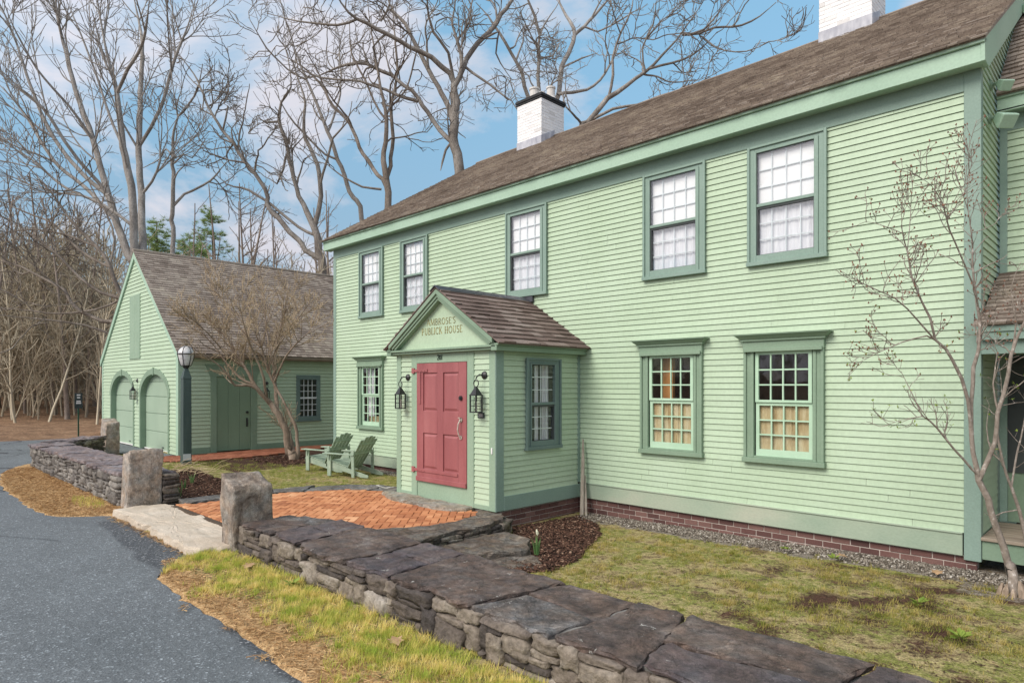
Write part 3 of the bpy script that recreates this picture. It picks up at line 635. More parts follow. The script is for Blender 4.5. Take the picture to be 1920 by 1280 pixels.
def window(F, a0, a1, z0, z1, style, parent):
    """casing with sill, sash, glass and what hangs behind it"""
    w = MB(); s = MB(); g = MB(); dk = MB()
    cz = 'trim_blue'
    if style in ('upper', 'side'):
        o0, o1, p0, p1 = a0 + .105, a1 - .135, z0 + .13, z1 - .085      # opening in the storm frame
        w.fbox(F, a0, o0 - .03, .0, .04, z0 + .05, z1); w.fbox(F, o1 + .05, a1, .0, .04, z0 + .05, z1)
        w.fbox(F, o0 - .03, o1 + .05, .0, .038, z1 - .06, z1)
        w.fbox(F, a0 - .012, a0 + .022, .04, .062, z0 + .05, z1 + .008); w.fbox(F, a1 - .022, a1 + .012, .04, .062, z0 + .05, z1 + .008)
        w.fbox(F, a0 + .022, a1 - .022, .04, .06, z1 - .022, z1 + .008)
        w.fbox(F, a0 - .02, a1 + .02, .0, .075, z0, z0 + .05)
        f0, f1, g0, g1 = o0 - .03, o1 + .05, z0 + .052, z1 - .062       # storm frame, proud of the casing
        w.fbox(F, f0, o0, .0, .052, g0, g1); w.fbox(F, o1, f1, .0, .0525, g0, g1)
        w.fbox(F, o0, o1, .0, .05, p1, g1); w.fbox(F, o0, o1, .0, .05, g0, p0)
        zm = p0 + (p1 - p0)*.485
        w.fbox(F, o0, o1, .02, .044, zm - .018, zm + .022)
        dk.fbox(F, o0, o0 + .018, -.02, .03, p0, zm - .02); dk.fbox(F, o1 - .012, o1, -.02, .03, p0, zm - .02)
        dk.fbox(F, o0 + .018, o1 - .012, -.02, .03, zm - .045, zm - .02); dk.fbox(F, o0, o1, -.02, .03, p0, p0 + .008)
        dk.fbox(F, o0, o0 + .008, -.02, .034, zm + .022, p1); dk.fbox(F, o0 + .008, o1, -.02, .034, p1 - .01, p1)
        g.fbox(F, o0, o1, .026, .029, zm + .02, p1); g.fbox(F, o0, o1, .006, .009, p0, zm - .018)
        c = MB()
        c.fbox(F, o0, o1, -.034, -.03, zm, p1 + .02)                      # added white panel, stands for the bright sky mirrored in the upper sash
        c2 = MB(); n = 26
        wv = [(o0 + (o1 - o0)*i/n, -.045 + .006*math.sin(i*1.7) + .004*math.sin(i*3.1)) for i in range(n + 1)]
        for (pa, pb), (qa, qb) in zip(wv[:-1], wv[1:]): c2.face([F.pt(pa, pb, p0), F.pt(qa, qb, p0), F.pt(qa, qb, zm), F.pt(pa, pb, zm)])
        for zc0, zc1 in ((p0, zm - .02), (zm + .02, p1)):
            for i in (1, 2, 3):
                a = o0 + (o1 - o0)*i/4; s.fbox(F, a - .006, a + .006, -.022, -.008, zc0, zc1)
            for i in (1, 2):
                z = zc0 + (zc1 - zc0)*i/3; s.fbox(F, o0, o1, -.0225, -.0085, z - .006, z + .006)
        s.fbox(F, o0, o1, -.055, -.025, zm - .02, zm + .02)
        smat, gmat = 'sash_grey', ('glass_up' if style == 'upper' else 'glass_low')
        if style == 'side': cz = 'trim_slate'
    else:
        deep = False
        o0, o1, p0, p1 = (a0 + .145, a1 - .145, z0 + .085, z1 - .215) if not deep else (a0 + .1, a1 - .1, z0 + .1, z1 - .1)
        zh = z1 - (.2 if not deep else .0)
        w.fbox(F, a0, o0 - .015, .0, .04, z0 + .06, zh); w.fbox(F, o1 + .015, a1, .0, .04, z0 + .06, zh)
        w.fbox(F, a0, a0 + .035, .04, .065, z0 + .06, zh); w.fbox(F, a1 - .035, a1, .04, .065, z0 + .06, zh)
        w.fbox(F, o0 - .055, o0 - .015, .04, .055, z0 + .06, zh); w.fbox(F, o1 + .015, o1 + .055, .04, .055, z0 + .06, zh)
        w.fbox(F, a0 - .015, a1 + .015, .0, .085, z0, z0 + .06)
        w.fbox(F, o0 - .015, o1 + .015, .0, .045, p1, zh); w.fbox(F, o0 - .015, o1 + .015, .0, .05, z0 + .06, p0)
        if not deep:                                # lintel with a projecting crown
            w.fbox(F, a0 - .005, a1 + .005, .0, .07, zh, zh + .115)
            w.fbox(F, a0 + .01, a1 - .01, .07, .095, zh - .02, zh + .025)
            w.fbox(F, a0 - .025, a1 + .025, .0, .095, zh + .115, zh + .14)
            P = F.pt
            lo = [P(a0 - .03, 0, zh + .14), P(a1 + .03, 0, zh + .14), P(a1 + .03, .1, zh + .14), P(a0 - .03, .1, zh + .14)]
            hi = [P(a0 - .085, 0, zh + .19), P(a1 + .085, 0, zh + .19), P(a1 + .085, .155, zh + .19), P(a0 - .085, .155, zh + .19)]
            w.hexa([lo[3], lo[2], lo[1], lo[0], hi[3], hi[2], hi[1], hi[0]])
            w.fbox(F, a0 - .095, a1 + .095, .0, .165, zh + .19, zh + .2)
        zm = p0 + (p1 - p0)*.515; st = .042
        for lo_, hi_, bb in ((p0, zm, .0), (zm, p1, .022)):
            br = .085 if lo_ == p0 else .03
            s.fbox(F, o0, o0 + st, bb - .02, bb + .012, lo_, hi_); s.fbox(F, o1 - st, o1, bb - .02, bb + .012, lo_, hi_)
            s.fbox(F, o0 + st, o1 - st, bb - .021, bb + .011, lo_, lo_ + br); s.fbox(F, o0 + st, o1 - st, bb - .021, bb + .011, hi_ - st, hi_)
            q0, q1, r0, r1 = o0 + st, o1 - st, lo_ + br, hi_ - st
            for i in (1, 2, 3):
                a = q0 + (q1 - q0)*i/4; s.fbox(F, a - .009, a + .009, bb - .016, bb + .006, r0, r1)
            for i in (1, 2):
                z = r0 + (r1 - r0)*i/3; s.fbox(F, q0, q1, bb - .0165, bb + .0065, z - .009, z + .009)
            g.fbox(F, q0, q1, bb - .008, bb - .005, r0, r1)
        smat, gmat = 'sash', 'glass_low'
    o = w.build('window', M[cz] if style != 'lower' else M['trim'], parent, .003)
    s.build('sash', M[smat], o)
    g.build('pane', M[gmat], o)
    if dk.v: dk.build('storm_track', M['sash_dark'], o)
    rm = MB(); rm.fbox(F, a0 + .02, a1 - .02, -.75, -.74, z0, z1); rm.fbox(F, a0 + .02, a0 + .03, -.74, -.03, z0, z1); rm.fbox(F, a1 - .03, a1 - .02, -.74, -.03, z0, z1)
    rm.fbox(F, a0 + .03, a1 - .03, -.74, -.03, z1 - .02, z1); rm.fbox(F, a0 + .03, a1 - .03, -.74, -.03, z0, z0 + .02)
    rm.build('dark_room_box', M['room'], o)  # dark painted box standing in for the unlit room
    if style == 'upper':
        c.build('sky_white_panel', M['shade'], o); c2.build('curtain', M['curtain'], o)
    return o, (o0, o1, p0, p1, zm)

for a, b in up_win: window(HOUSE, a, b, UZ0, UZ1, 'upper', house)
def curtain_panel(F, a0, a1, b, z0, z1, mat, parent, n=14, amp=.015):
    c = MB(); pts = [(a0 + (a1 - a0)*i/n, b + amp*math.sin(i*1.9)) for i in range(n + 1)]
    for (pa, pb), (qa, qb) in zip(pts[:-1], pts[1:]): c.face([F.pt(pa, pb, z0), F.pt(qa, qb, z0), F.pt(qa, qb, z1), F.pt(pa, pb, z1)])
    return c.build('curtain', M[mat], parent)
for k, (a, b) in enumerate(lo_win):
    o, (o0, o1, p0, p1, zm) = window(HOUSE, a, b, LZ0, LZ1, 'lower', house)
    if k:
        c = MB()                                     # panelled inside shutter over the lower sash
        c.fbox(HOUSE, o0, o1, -.055, -.042, p0, zm + .02)
        for i in range(3):
            aa = o0 + (o1 - o0)*(i + .5)/3
            c.fbox(HOUSE, aa - .085, aa + .085, -.042, -.034, p0 + .06, zm - .06)
        c.build('inside_shutter', M['shutter_wood'], o)
        c = MB()
        if k == 1: c.fbox(HOUSE, o0 + .02, o0 + .2, -.3, -.26, p0, p1); c.fbox(HOUSE, o0 + .2, o0 + .27, -.22, -.16, p0, p1)
        else: c.fbox(HOUSE, o1 - .1, o1 - .03, -.22, -.16, p0, p1)
        c.build('inside_post', M['orange_wood'], o)
    else:
        curtain_panel(HOUSE, o0, o0 + .3, -.12, p0 + .2, p1, 'curtain', o); curtain_panel(HOUSE, o1 - .18, o1, -.12, p0 + .2, zm, 'curtain', o)
        c = MB(); c.fbox(HOUSE, o0 + .05, o1 - .02, -.2, -.14, p0, p0 + .2); c.build('window_box', M['shutter_wood'], o)

# --- entry porch
PEZ, PRX, PRZ = 2.5, -7.67, 3.36
mb = MB()
siding(mb, PF, .21, 2.40, .080, lambda z: (PX0 + .1, -8.46)); mb.build('porch_wall', M['siding'], house); mb = MB()
siding(mb, PF, .21, 2.40, .080, lambda z: (-6.97, PX1 - .12))
mb.build('porch_wall', M['siding'], house); mb = MB()
siding(mb, PS, .345, 2.40, .080, lambda z: (PY + .135, FY - .07), [rect_hole(6.857 + .09, 7.608 - .09, 1.04, 2.21)], [1.04, 2.21])
mb.build('porch_wall', M['siding'], house); mb = MB()
siding(mb, PL, .345, 2.40, .080, lambda z: (-FY, -PY))
mb.build('porch_wall', M['siding'], house)
mb = MB()
mb.fbox(PF, PX0 - .02, PX0 + .1, -.02, .022, .14, 2.40); mb.fbox(PF, PX1 - .12, PX1 + .022, -.02, .022, .14, 2.40)
mb.fbox(PF, -8.46, -8.316, -.05, .024, .14, 2.40); mb.fbox(PF, -7.114, -6.97, -.05, .024, .14, 2.40)
mb.fbox(PF, -8.316, -7.114, -.05, .0235, 2.255, 2.40)
mb.fbox(PF, PX0 + .1, -8.46, -.02, .02, .14, .21); mb.fbox(PF, -6.97, PX1 - .12, -.02, .02, .14, .21)
mb.fbox(PF, -8.316, -7.114, -.03, .012, .14, .405)
mb.build('door_casing', M['trim_porch'], house, .004)
mb = MB()
mb.fbox(PS, PY - .022, PY + .135, .0, .0225, .14, 2.40); mb.fbox(PS, FY - .07, FY - .0, .0, .02, .37, 2.40)
mb.fbox(PS, PY + .135, FY, .0, .026, .138, .345); mb.fbox(PS, PY - .022, FY, .0, .03, 2.40, 2.47)
mb.build('porch_corner_trim', M['trim_blue'], house, .004)
# pediment, cornices, roof
mb = MB()
psl = (PRZ - PEZ)/(PRX - (-8.98)); mb.cur = 0
mb.prism([(PX0 - .02, PY - .03, 2.475), (PX1 + .02, PY - .03, 2.475), (PRX, PY - .03, 3.24)], (0, .03, 0))
ped = mb.build('pediment', M['siding'], house)
mb = MB(); letters(mb, "AMBROSE'S", PF, -8.055, -7.355, 2.83, .098, .03, .0325); letters(mb, 'PUBLICK HOUSE', PF, -8.18, -7.20, 2.688, .105, .03, .0325)
mb.build('lettering', M['gold'], ped)
mb = MB()
mb.fbox(PF, PX0 - .1, PX1 + .1, -.02, .1, 2.40, 2.435); mb.fbox(PF, PX0 - .12, PX1 + .12, -.02, .13, 2.436, 2.47)
for s in (-1, 1):
    xe = PRX + s*1.31
    for w0, w1, yy0, yy1 in ((.0, .06, PY - .165, PY - .11), (.06, .10, PY - .14, PY - .085), (.10, .135, PY - .12, PY - .0305)):
        k = math.hypot(1, psl)
        mb.prism([(xe - s*w1*1.4, yy0, PEZ - w0*k + w1*1.4*psl), (PRX, yy0, PRZ - w0*k - .01), (PRX, yy0, PRZ - w1*k - .01), (xe - s*w1*1.4, yy0, PEZ - w1*k + w1*1.4*psl)], (0, yy1 - yy0, 0))
    F2 = PS if s > 0 else PL
    a0, a1 = (PY - .13, FY) if s > 0 else (-FY, -PY + .13)
    mb.fbox(F2, a0, a1, .031, .145, 2.385, 2.455); mb.fbox(F2, a0, a1, .04, .18, 2.456, 2.487)
mb.build('porch_cornice', M['trim'], house, .004)
mb = MB(); pl = math.hypot(1.34, psl*1.34)
for s in (1, -1):
    mb.cur = 0
    if s > 0: shingles(mb, (PRX + 1.36, PY - .17, PRZ - psl*1.36 + .015), (0, 1, 0), (-1, 0, psl), FY - PY + .17, pl + .02, .135, .24, 9, .02)
    else: shingles(mb, (PRX - 1.36, FY, PRZ - psl*1.36 + .015), (0, -1, 0), (1, 0, psl), FY - PY + .17, pl + .02, .135, .24, 10, .02)
    mb.prism([(PRX + s*1.35, PY - .155, PRZ - psl*1.35), (PRX, PY - .155, PRZ), (PRX, PY - .155, PRZ + .014), (PRX + s*1.35, PY - .155, PRZ - psl*1.35 + .014)], (0, FY - PY + .155, 0))
pr = mb.build('porch_roof', M['shingle_porch'], house)
mb = MB()
for s in (1, -1): mb.prism([(PRX, PY - .19, PRZ + .035), (PRX, PY - .19, PRZ + .05), (PRX + s*.11, PY - .19, PRZ + .05 - psl*.11), (PRX + s*.11, PY - .19, PRZ + .035 - psl*.11)], (0, FY - PY + .19, 0))
mb.box(PRX - .05, PRX + .16, FY - .06, FY - .02, PRZ - .03, PRZ + .085)
mb.build('ridge_flashing', M['flash'], pr)
window(PS, 6.857, 7.608, .955, 2.30, 'side', house)
o = [k for k in house.children if k.name.startswith('window')][-1]
curtain_panel(PS, 7.2, 7.29, -.12, 1.0, 2.25, 'curtain', o, 6, .015); curtain_panel(PS, 7.36, 7.5, -.12, 1.0, 2.25, 'curtain', o, 8, .015)
# red door
mb = MB(); D0, D1, DZ0, DZ1 = -8.312, -7.118, .408, 2.25
mb.fbox(PF, D0, D1, -.03, .012, DZ0, DZ1)
st = .125; mid = (D0 + D1)/2 - .01; zmid0, zmid1 = 1.165, 1.36
for x0, x1 in ((D0, D0 + st + .04), (mid - .07, mid + .07), (D1 - st - .05, D1)): mb.fbox(PF, x0, x1, .012, .032, DZ0, DZ1)
for z0, z1 in ((DZ0, DZ0 + .2), (zmid0, zmid1 + .15), (DZ1 - .15, DZ1)):
    for x0, x1 in ((D0 + st + .04, mid - .07), (mid + .07, D1 - st - .05)): mb.fbox(PF, x0, x1, .012, .0315, z0, z1)
for x0, x1 in ((D0 + st + .04, mid - .07), (mid + .07, D1 - st - .05)):
    for z0, z1 in ((DZ0 + .2, zmid0), (zmid1 + .15, DZ1 - .15)):
        P = PF.pt; q = .05
        lo = [P(x0 + .015, .012, z0 + .015), P(x1 - .015, .012, z0 + .015), P(x1 - .015, .012, z1 - .015), P(x0 + .015, .012, z1 - .015)]
        hi = [P(x0 + q, .029, z0 + q), P(x1 - q, .029, z0 + q), P(x1 - q, .029, z1 - q), P(x0 + q, .029, z1 - q)]
        mb.hexa(lo + hi)
mb.fbox(PF, D0, D1, .032, .052, DZ0, DZ0 + .07)
door = mb.build('door', M['red'], house, .004)
for zz in (2.115, .555):
    mb = MB(); mb.fbox(PF, D0 - .1, D1 - .19 if zz < 1 else D0 + .28, .034, .044, zz, zz + .045); mb.fbox(PF, D0 - .115, D0 - .05, .028, .05, zz - .02, zz + .065)
    for i in range(3): mb.tube([PF.pt(D0 + .04 + i*.09, .04, zz + .022), PF.pt(D0 + .04 + i*.09, .05, zz + .022)], .011, 6)
    if zz > 1: mb.fbox(PF, D0 + .075, D0 + .11, .034, .044, zz - .5, zz)
    mb.build('strap_hinge', M['red'], door, .002)
mb = MB(); mb.tube([PF.pt(-7.235, .03, 1.72), PF.pt(-7.235, .055, 1.72)], .034, 12); mb.tube([PF.pt(-7.235, .055, 1.72), PF.pt(-7.235, .065, 1.72)], .018, 8); mb.build('deadbolt', M['black_iron'], door)
mb = MB()
mb.tube([PF.pt(-7.235, .04, 1.40), PF.pt(-7.235, .046, 1.40)], .036, 10); mb.tube([PF.pt(-7.235, .04, 1.14), PF.pt(-7.235, .046, 1.14)], .03, 10)
mb.tube([PF.pt(-7.235, .05, 1.40), PF.pt(-7.24, .085, 1.34), PF.pt(-7.243, .095, 1.26), PF.pt(-7.24, .08, 1.19), PF.pt(-7.235, .05, 1.13)], .010, 8)
mb.fbox(PF, -7.26, -7.21, .05, .075, 1.425, 1.437)
mb.build('handle', M['brass'], door)
mb = MB(); letters(mb, '201', PF, -7.80, -7.67, 2.295, .075, .0245, .031); mb.build('house_number', M['numeral'], house)
mb = MB(); mb.fbox(PF, -6.885, -6.75, .014, .026, 1.44, 1.52); pq = mb.build('number_plaque', M['plaque'], house)
mb = MB(); letters(mb, '201', PF, -6.865, -6.775, 1.458, .045, .026, .0275); mb.build('plaque_numeral', M['white'], pq)
mb = MB(); mb.fbox(PF, -6.598, -6.572, .022, .036, .945, 1.03); mb.build('doorbell', M['white'], house, .003)

# chimneys: white painted brick shafts rising through the ridge
def chimney(x0, x1, y0, y1, zb, zt, cap, pots):
    bk = MB(); seed = int(abs(x0)*10)
    Fs = [Fr((0, y0, 0), (1, 0, 0), (0, -1, 0)), Fr((x1, 0, 0), (0, 1, 0), (1, 0, 0)), Fr((x0, 0, 0), (0, -1, 0), (-1, 0, 0)), Fr((0, y1, 0), (-1, 0, 0), (0, 1, 0))]
    brick_face(bk, Fs[0], x0, x1, zb, zt, .21, .066, .008, .004, seed); brick_face(bk, Fs[1], y0, y1, zb, zt, .21, .066, .008, .004, seed + 1)
    brick_face(bk, Fs[2], -y1, -y0, zb, zt, .21, .066, .008, .004, seed + 2)
    c = bk.build('chimney', M['white_brick'], house, .003)
    mb = MB(); mb.box(x0 + .001, x1 - .001, y0 + .001, y1, zb, zt); mb.build('mortar', M['white'], c)
    mb = MB()                                        # stepped lead at the foot, following the slope of the roof
    mb.prism([(x1 + .008, y0 - .012, RZ - (RY - y0)*SL - .05), (x1 + .008, RY, RZ - .02), (x1 + .008, RY, RZ + .16), (x1 + .008, y0 - .012, RZ - (RY - y0)*SL + .2)], (.006, 0, 0))
    mb.box(x0 - .008, x1 + .014, y0 - .02, y0 - .01, RZ - (RY - y0)*SL - .05, RZ - (RY - y0)*SL + .2)
    mb.build('lead_flashing', M['lead'], c)
    if cap:
        mb = MB(); mb.box(x0 - .025, x1 + .025, y0 - .025, y1 + .025, zt + .01, zt + .06); mb.box(x0 - .045, x1 + .045, y0 - .045, y1 + .045, zt + .06, zt + .12); mb.box(x0 - .02, x1 + .02, y0 - .02, y1 + .02, zt + .12, zt + .15)
        mb.build('chimney_cap', M['black_cap'], c, .006)
    for pxx, pyy, r in pots:
        mb = MB(); mb.lathe((pxx, pyy, zt + .14), [(r*1.15, 0), (r*1.15, .06), (r*.95, .1), (r*.9, .3), (r*1.05, .32), (r*1.05, .36), (r*.8, .36), (r*.8, .1)], 14); mb.build('chimney_pot', M['terra'], c, smooth=False)
chimney(-12.10, -11.24, 12.42, 13.32, 7.6, 9.33, True, [(-11.78, 12.75, .14), (-11.42, 13.0, .12), (-11.8, 13.05, .1)])
chimney(-4.40, -3.52, 12.50, 13.30, 7.6, 9.9, True, [(-4.0, 12.9, .14)])

# ------------------------------------------------------------------ wing at the right, set back
wing = empty('house_wing', (1.2, 9.18, 0), 'set back green clapboard wing with a low shingled porch and deck at the right edge', 'house wing')
WY = 9.183; WF = Fr((0, WY, 0), (1, 0, 0), (0, -1, 0)); WX1 = 5.0
mb = MB(); siding(mb, WF, .36, 4.78, .0785, lambda z: (FX1 + .03, WX1), [rect_hole(-1.24, .3, .36, 2.25)], [2.25])
mb.face([(WX1, WY, 0), (WX1, 14, 0), (WX1, 14, 7), (WX1, WY, 4.9)])
mb.build('clapboard_wall', M['siding'], wing)
mb = MB(); mb.fbox(WF, FX1 + .03, WX1, -.02, .02, 4.78, 5.0); mb.fbox(WF, FX1 + .03, FX1 + .1, .0, .03, .36, 4.78); mb.fbox(WF, FX1 + .03, WX1 + .2, .0, .2, 4.96, 4.98)
mb.build('frieze_board', M['trim_blue'], wing, .003)
mb = MB(); mb.fbox(WF, FX1 + .03, WX1 + .2, .17, .2, 4.95, 5.1); mb.fbox(WF, FX1 + .03, WX1 + .2, .16, .225, 5.1, 5.13); mb.build('eave_fascia', M['trim_light'], wing, .003)
mb = MB(); wsl = .93; mb.prism([(FX1 + .03, WY - .24, 5.12), (FX1 + .03, WY + 2.6, 5.12 + 2.84*wsl), (FX1 + .03, WY + 2.6, 5.14 + 2.84*wsl), (FX1 + .03, WY - .24, 5.14)], (6.5, 0, 0))
shingles(mb, (FX1 + .03, WY - .26, 5.135), (1, 0, 0), (0, 1, wsl), 5.2, 3.85, .118, .13, 21)
mb.build('roof', M['shingle'], wing)
mb = MB(); pws = (3.16 - 2.5)/(WY - 7.98)
mb.prism([(FX1 + .03, FY, 2.5 + (FY - 7.98)*pws), (FX1 + .03, WY, 3.16), (FX1 + .03, WY, 3.18), (FX1 + .03, FY, 2.52 + (FY - 7.98)*pws)], (5.5, 0, 0))
mb.prism([(FX1 - .03, 7.98, 2.5), (FX1 - .03, FY - .03, 2.5 + (FY - .03 - 7.98)*pws), (FX1 - .03, FY - .03, 2.52 + (FY - .03 - 7.98)*pws), (FX1 - .03, 7.98, 2.52)], (5.56, 0, 0))
shingles(mb, (FX1 + .026, 7.96, 2.515), (1, 0, 0), (0, 1, pws), 5.5, 1.37, .1, .15, 22, .022)
mb.build('porch_roof', M['shingle'], wing)
mb = MB(); mb.box(FX1 + .03, WX1, 8.0, 8.04, 2.36, 2.5); mb.box(FX1 - .03, WX1, 7.985, 8.0, 2.44, 2.505); mb.box(FX1 + .03, WX1, 8.06, 8.14, 2.22, 2.36); mb.box(FX1 + .03, WX1, 8.16, 9.16, 2.4, 2.42)
mb.build('porch_beam', M['trim_blue'], wing, .003)
mb = MB()
for i in range(8): mb.box(FX1 + .02, WX1, 8.10 + i*.136, 8.10 + i*.136 + .13, .315, .35)
mb.build('porch_deck', M['deck'], wing, .004)
mb = MB(); mb.box(FX1 + .025, WX1, 8.13, 8.16, .12, .312); mb.build('deck_skirt', M['trim'], wing, .003)
mb = MB(); mb.fbox(WF, -1.24, .3, -.06, -.04, .36, 2.25); mb.build('back_door', M['door_green'], wing)
mb = MB(); mb.fbox(WF, -1.22, .25, -.03, -.02, .92, 2.24); mb.build('porch_shadow_panel', M['sash_dark'], wing)  # added dark sheet, paints the shadow in the opening under the porch roof
mb = MB(); mb.fbox(WF, .26, .36, -.03, .03, .36, 2.3); mb.fbox(WF, -1.24, .26, -.03, .03, 2.25, 2.34); mb.build('door_casing', M['trim'], wing, .003)
for i, (yy, zz) in enumerate(((8.62, 4.78), (8.7, 5.17), (10.55, 6.75))):
    t = empty('flood_light', GABLE.pt(yy, .0, zz), ['lower green painted floodlight on the right gable wall', 'upper green painted floodlight on the right gable wall under the rake', 'small pale floodlight high on the right gable wall near the wing roof'][i], 'floodlight')
    mb = MB(); mb.tube([GABLE.pt(yy, .0, zz), GABLE.pt(yy, .03, zz)], .055, 10); mb.tube([GABLE.pt(yy, .03, zz), GABLE.pt(yy - .02, .09, zz + .01)], .02, 8); mb.build('wall_bracket', M['trim'], t)
    k = 1.0 if i == 0 else .75
    mb = MB(); c = GABLE.pt(yy - .03, .1, zz); d = Vector((.55, -.55, -.62)).normalized(); sd = Vector((0, 0, 1)).cross(d).normalized(); u2 = d.cross(sd)
    b0 = [c + sd*sx*.045*k + u2*sy*.04*k for sx, sy in ((-1, -1), (1, -1), (1, 1), (-1, 1))]; b1 = [c + d*.15*k + sd*sx*.085*k + u2*sy*.075*k for sx, sy in ((-1, -1), (1, -1), (1, 1), (-1, 1))]
    mb.hexa(b0 + b1); mb.hexa(b1 + [p + d*.03*k for p in b1]); mb.build('lamp_housing', M['trim_light'], t, .008)

# ------------------------------------------------------------------ garage
GY, GX0, GX1, GYB = 6.108, -26.38, -18.714, 14.6
GRX, GRZ, GEZ = -22.55, 6.06, 2.86
GF = Fr((0, GY, 0), (1, 0, 0), (0, -1, 0)); GS = Fr((GX1, 0, 0), (0, 1, 0), (1, 0, 0))
garage = empty('garage', (GRX, GY, 0), 'steep roofed pale green garage with two arched doors left of the house', 'garage')
gsl = (GRZ - GEZ)/(GX1 - GRX)
def gspan(z):
    if z <= GEZ: return (GX0 + .13, GX1 - .15)
    w = (GRZ - z)/gsl - .08
    return (GRX - w, GRX + w)
ARC = [(-23.98, 1.24), (-20.745, 1.24)]; AZ, ARH = 1.58, .66
def arch_hole(c, w): 
    def fn(z):
        if z < AZ: return (c - w, c + w)
        k = 1 - ((z - AZ)/ARH)**2
        return (c - w*math.sqrt(k), c + w*math.sqrt(k)) if k > 0 else None
    return fn
mb = MB()
siding(mb, GF, .02, GRZ - .12, .112, gspan, [arch_hole(c, w + .03) for c, w in ARC], [AZ + i*.04 for i in range(18)], .021, .0065)
siding(mb, GS, .2, 2.70, .104, lambda z: (GY + .15, GYB), [rect_hole(7.10, 8.07, 0, 2.16), rect_hole(9.55, 10.2, .9, 2.13)], [.9, 2.13, 2.16], .021, .0075)
mb.face([(GX0, GY, 0), (GX0, GYB, 0), (GX0, GYB, GEZ), (GX0, GY, GEZ)]); mb.face([(GX0, GYB, 0), (GX1, GYB, 0), (GX1, GYB, GEZ), (GRX, GYB, GRZ), (GX0, GYB, GEZ)])
mb.build('clapboard_wall', M['siding'], garage)
mb = MB()
mb.fbox(GF, GX1 - .15, GX1 + .02, -.02, .022, .0, GEZ - .02); mb.fbox(GF, GX0 - .02, GX0 + .13, -.02, .022, .0, GEZ - .02); mb.fbox(GS, GY, GY + .15, .0, .0215, .0, GEZ - .02)
for s in (-1, 1):
    k = math.hypot(1, gsl); xe = GRX + s*(GX1 - GRX + .12)
    mb.prism([(xe, GY - .06, GRZ - gsl*abs(xe - GRX) + .03), (GRX, GY - .06, GRZ + .03), (GRX, GY - .06, GRZ - .21), (xe, GY - .06, GRZ - gsl*abs(xe - GRX) - .19)], (0, .055, 0))
mb.build('rake_board', M['trim_light'], garage, .004)
mb = MB(); mb.fbox(GS, GY + .15, GYB, .0, .02, 2.70, 2.84); mb.fbox(GS, GY + .15, 6.92, .0, .024, .0, .2); mb.fbox(GS, 8.25, GYB, .0, .024, .0, .2)
mb.build('skirt_board', M['trim'], garage, .003)
mb = MB()
for c, w in ARC:                                    # arched casings: ring, posts, keystone, deep jambs
    P = GF.pt; n = 20
    ang = [math.pi*i/n for i in range(n + 1)]
    inn = [(c + w*math.cos(t), AZ + ARH*math.sin(t)) for t in ang]; out = [(c + (w + .17)*math.cos(t), AZ + (ARH + .17)*math.sin(t)) for t in ang]
    for i in range(n):
        (ia, iz), (ja, jz) = inn[i], inn[i + 1]; (oa, oz), (qa, qz) = out[i], out[i + 1]
        mb.hexa([P(ia, -.17, iz), P(oa, -.17, oz), P(qa, -.17, qz), P(ja, -.17, jz), P(ia, .035, iz), P(oa, .035, oz), P(qa, .035, qz), P(ja, .035, jz)])
    for s in (-1, 1): mb.fbox(GF, c + s*w if s > 0 else c - w - .1, c + w + .1 if s > 0 else c - w, -.17, .034, .0, AZ)
    mb.fbox(GF, c - .04, c + .04, .035, .05, AZ + ARH - .03, AZ + ARH + .2)
mb.build('arch_casing', M['trim'], garage, .003)
for i, (c, w) in enumerate(ARC):
    mb = MB(); zs = [.02, .55, 1.08, 1.58, 2.02, 2.35]
    for z0, z1 in zip(zs[:-1], zs[1:]): mb.fbox(GF, c - w, c + w, -.17, -.13, z0 + .006, z1 - .006)
    mb.fbox(GF, c - w, c + w, -.19, -.16, .02, 2.35)
    d = mb.build('garage_door', M['garage_door'], garage, .008)
    mb = MB(); mb.fbox(GF, c - .06 + .35, c + .06 + .35, -.13, -.11, .1, .125); mb.build('handle', M['black_iron'], d)
    mb = MB(); mb.fbox(GF, c - w, c + w, -.13, -.08, .0, .03); mb.build('bottom_seal', M['white'], d)
mb = MB(); mb.fbox(GF, -23.08, -22.03, .0, .03, 2.79, 4.72); mb.fbox(GF, -22.56, -22.55, .03, .032, 2.8, 4.7); mb.fbox(GF, -23.1, -22.01, .0, .04, 2.74, 2.79); sh = mb.build('hatch_shutter', M['trim_porch'], garage, .004)
mb = MB(); mb.prism([(GX1 + .14, GY - .07, GRZ - gsl*(GX1 + .14 - GRX) + .02), (GRX, GY - .07, GRZ + .02), (GRX, GY - .07, GRZ + .05), (GX1 + .14, GY - .07, GRZ - gsl*(GX1 + .14 - GRX) + .05)], (0, GYB - GY + .2, 0))
mb.prism([(GX0 - .14, GY - .07, GRZ - gsl*(GX1 + .14 - GRX) + .02), (GRX, GY - .07, GRZ + .02), (GRX, GY - .07, GRZ + .05), (GX0 - .14, GY - .07, GRZ - gsl*(GX1 + .14 - GRX) + .05)], (0, GYB - GY + .2, 0))
gl = math.hypot(1, gsl)*(GX1 + .16 - GRX)
shingles(mb, (GX1 + .16, GY - .09, GRZ + .05 - gsl*(GX1 + .16 - GRX)), (0, 1, 0), (-1, 0, gsl), GYB - GY + .25, gl, .125, .15, 31)
mb.tube([(GRX, GY - .08, GRZ + .06), (GRX, GYB + .1, GRZ + .06)], .045, 6)
mb.build('roof', M['shingle'], garage)
mb = MB(); zg = GRZ - gsl*(GX1 + .16 - GRX)
prof = [(.0, .055), (.0, .01), (.02, -.03), (.06, -.045), (.1, -.03), (.12, .01), (.12, .055), (.113, .055), (.113, .012), (.06, -.036), (.008, .01), (.008, .055)]
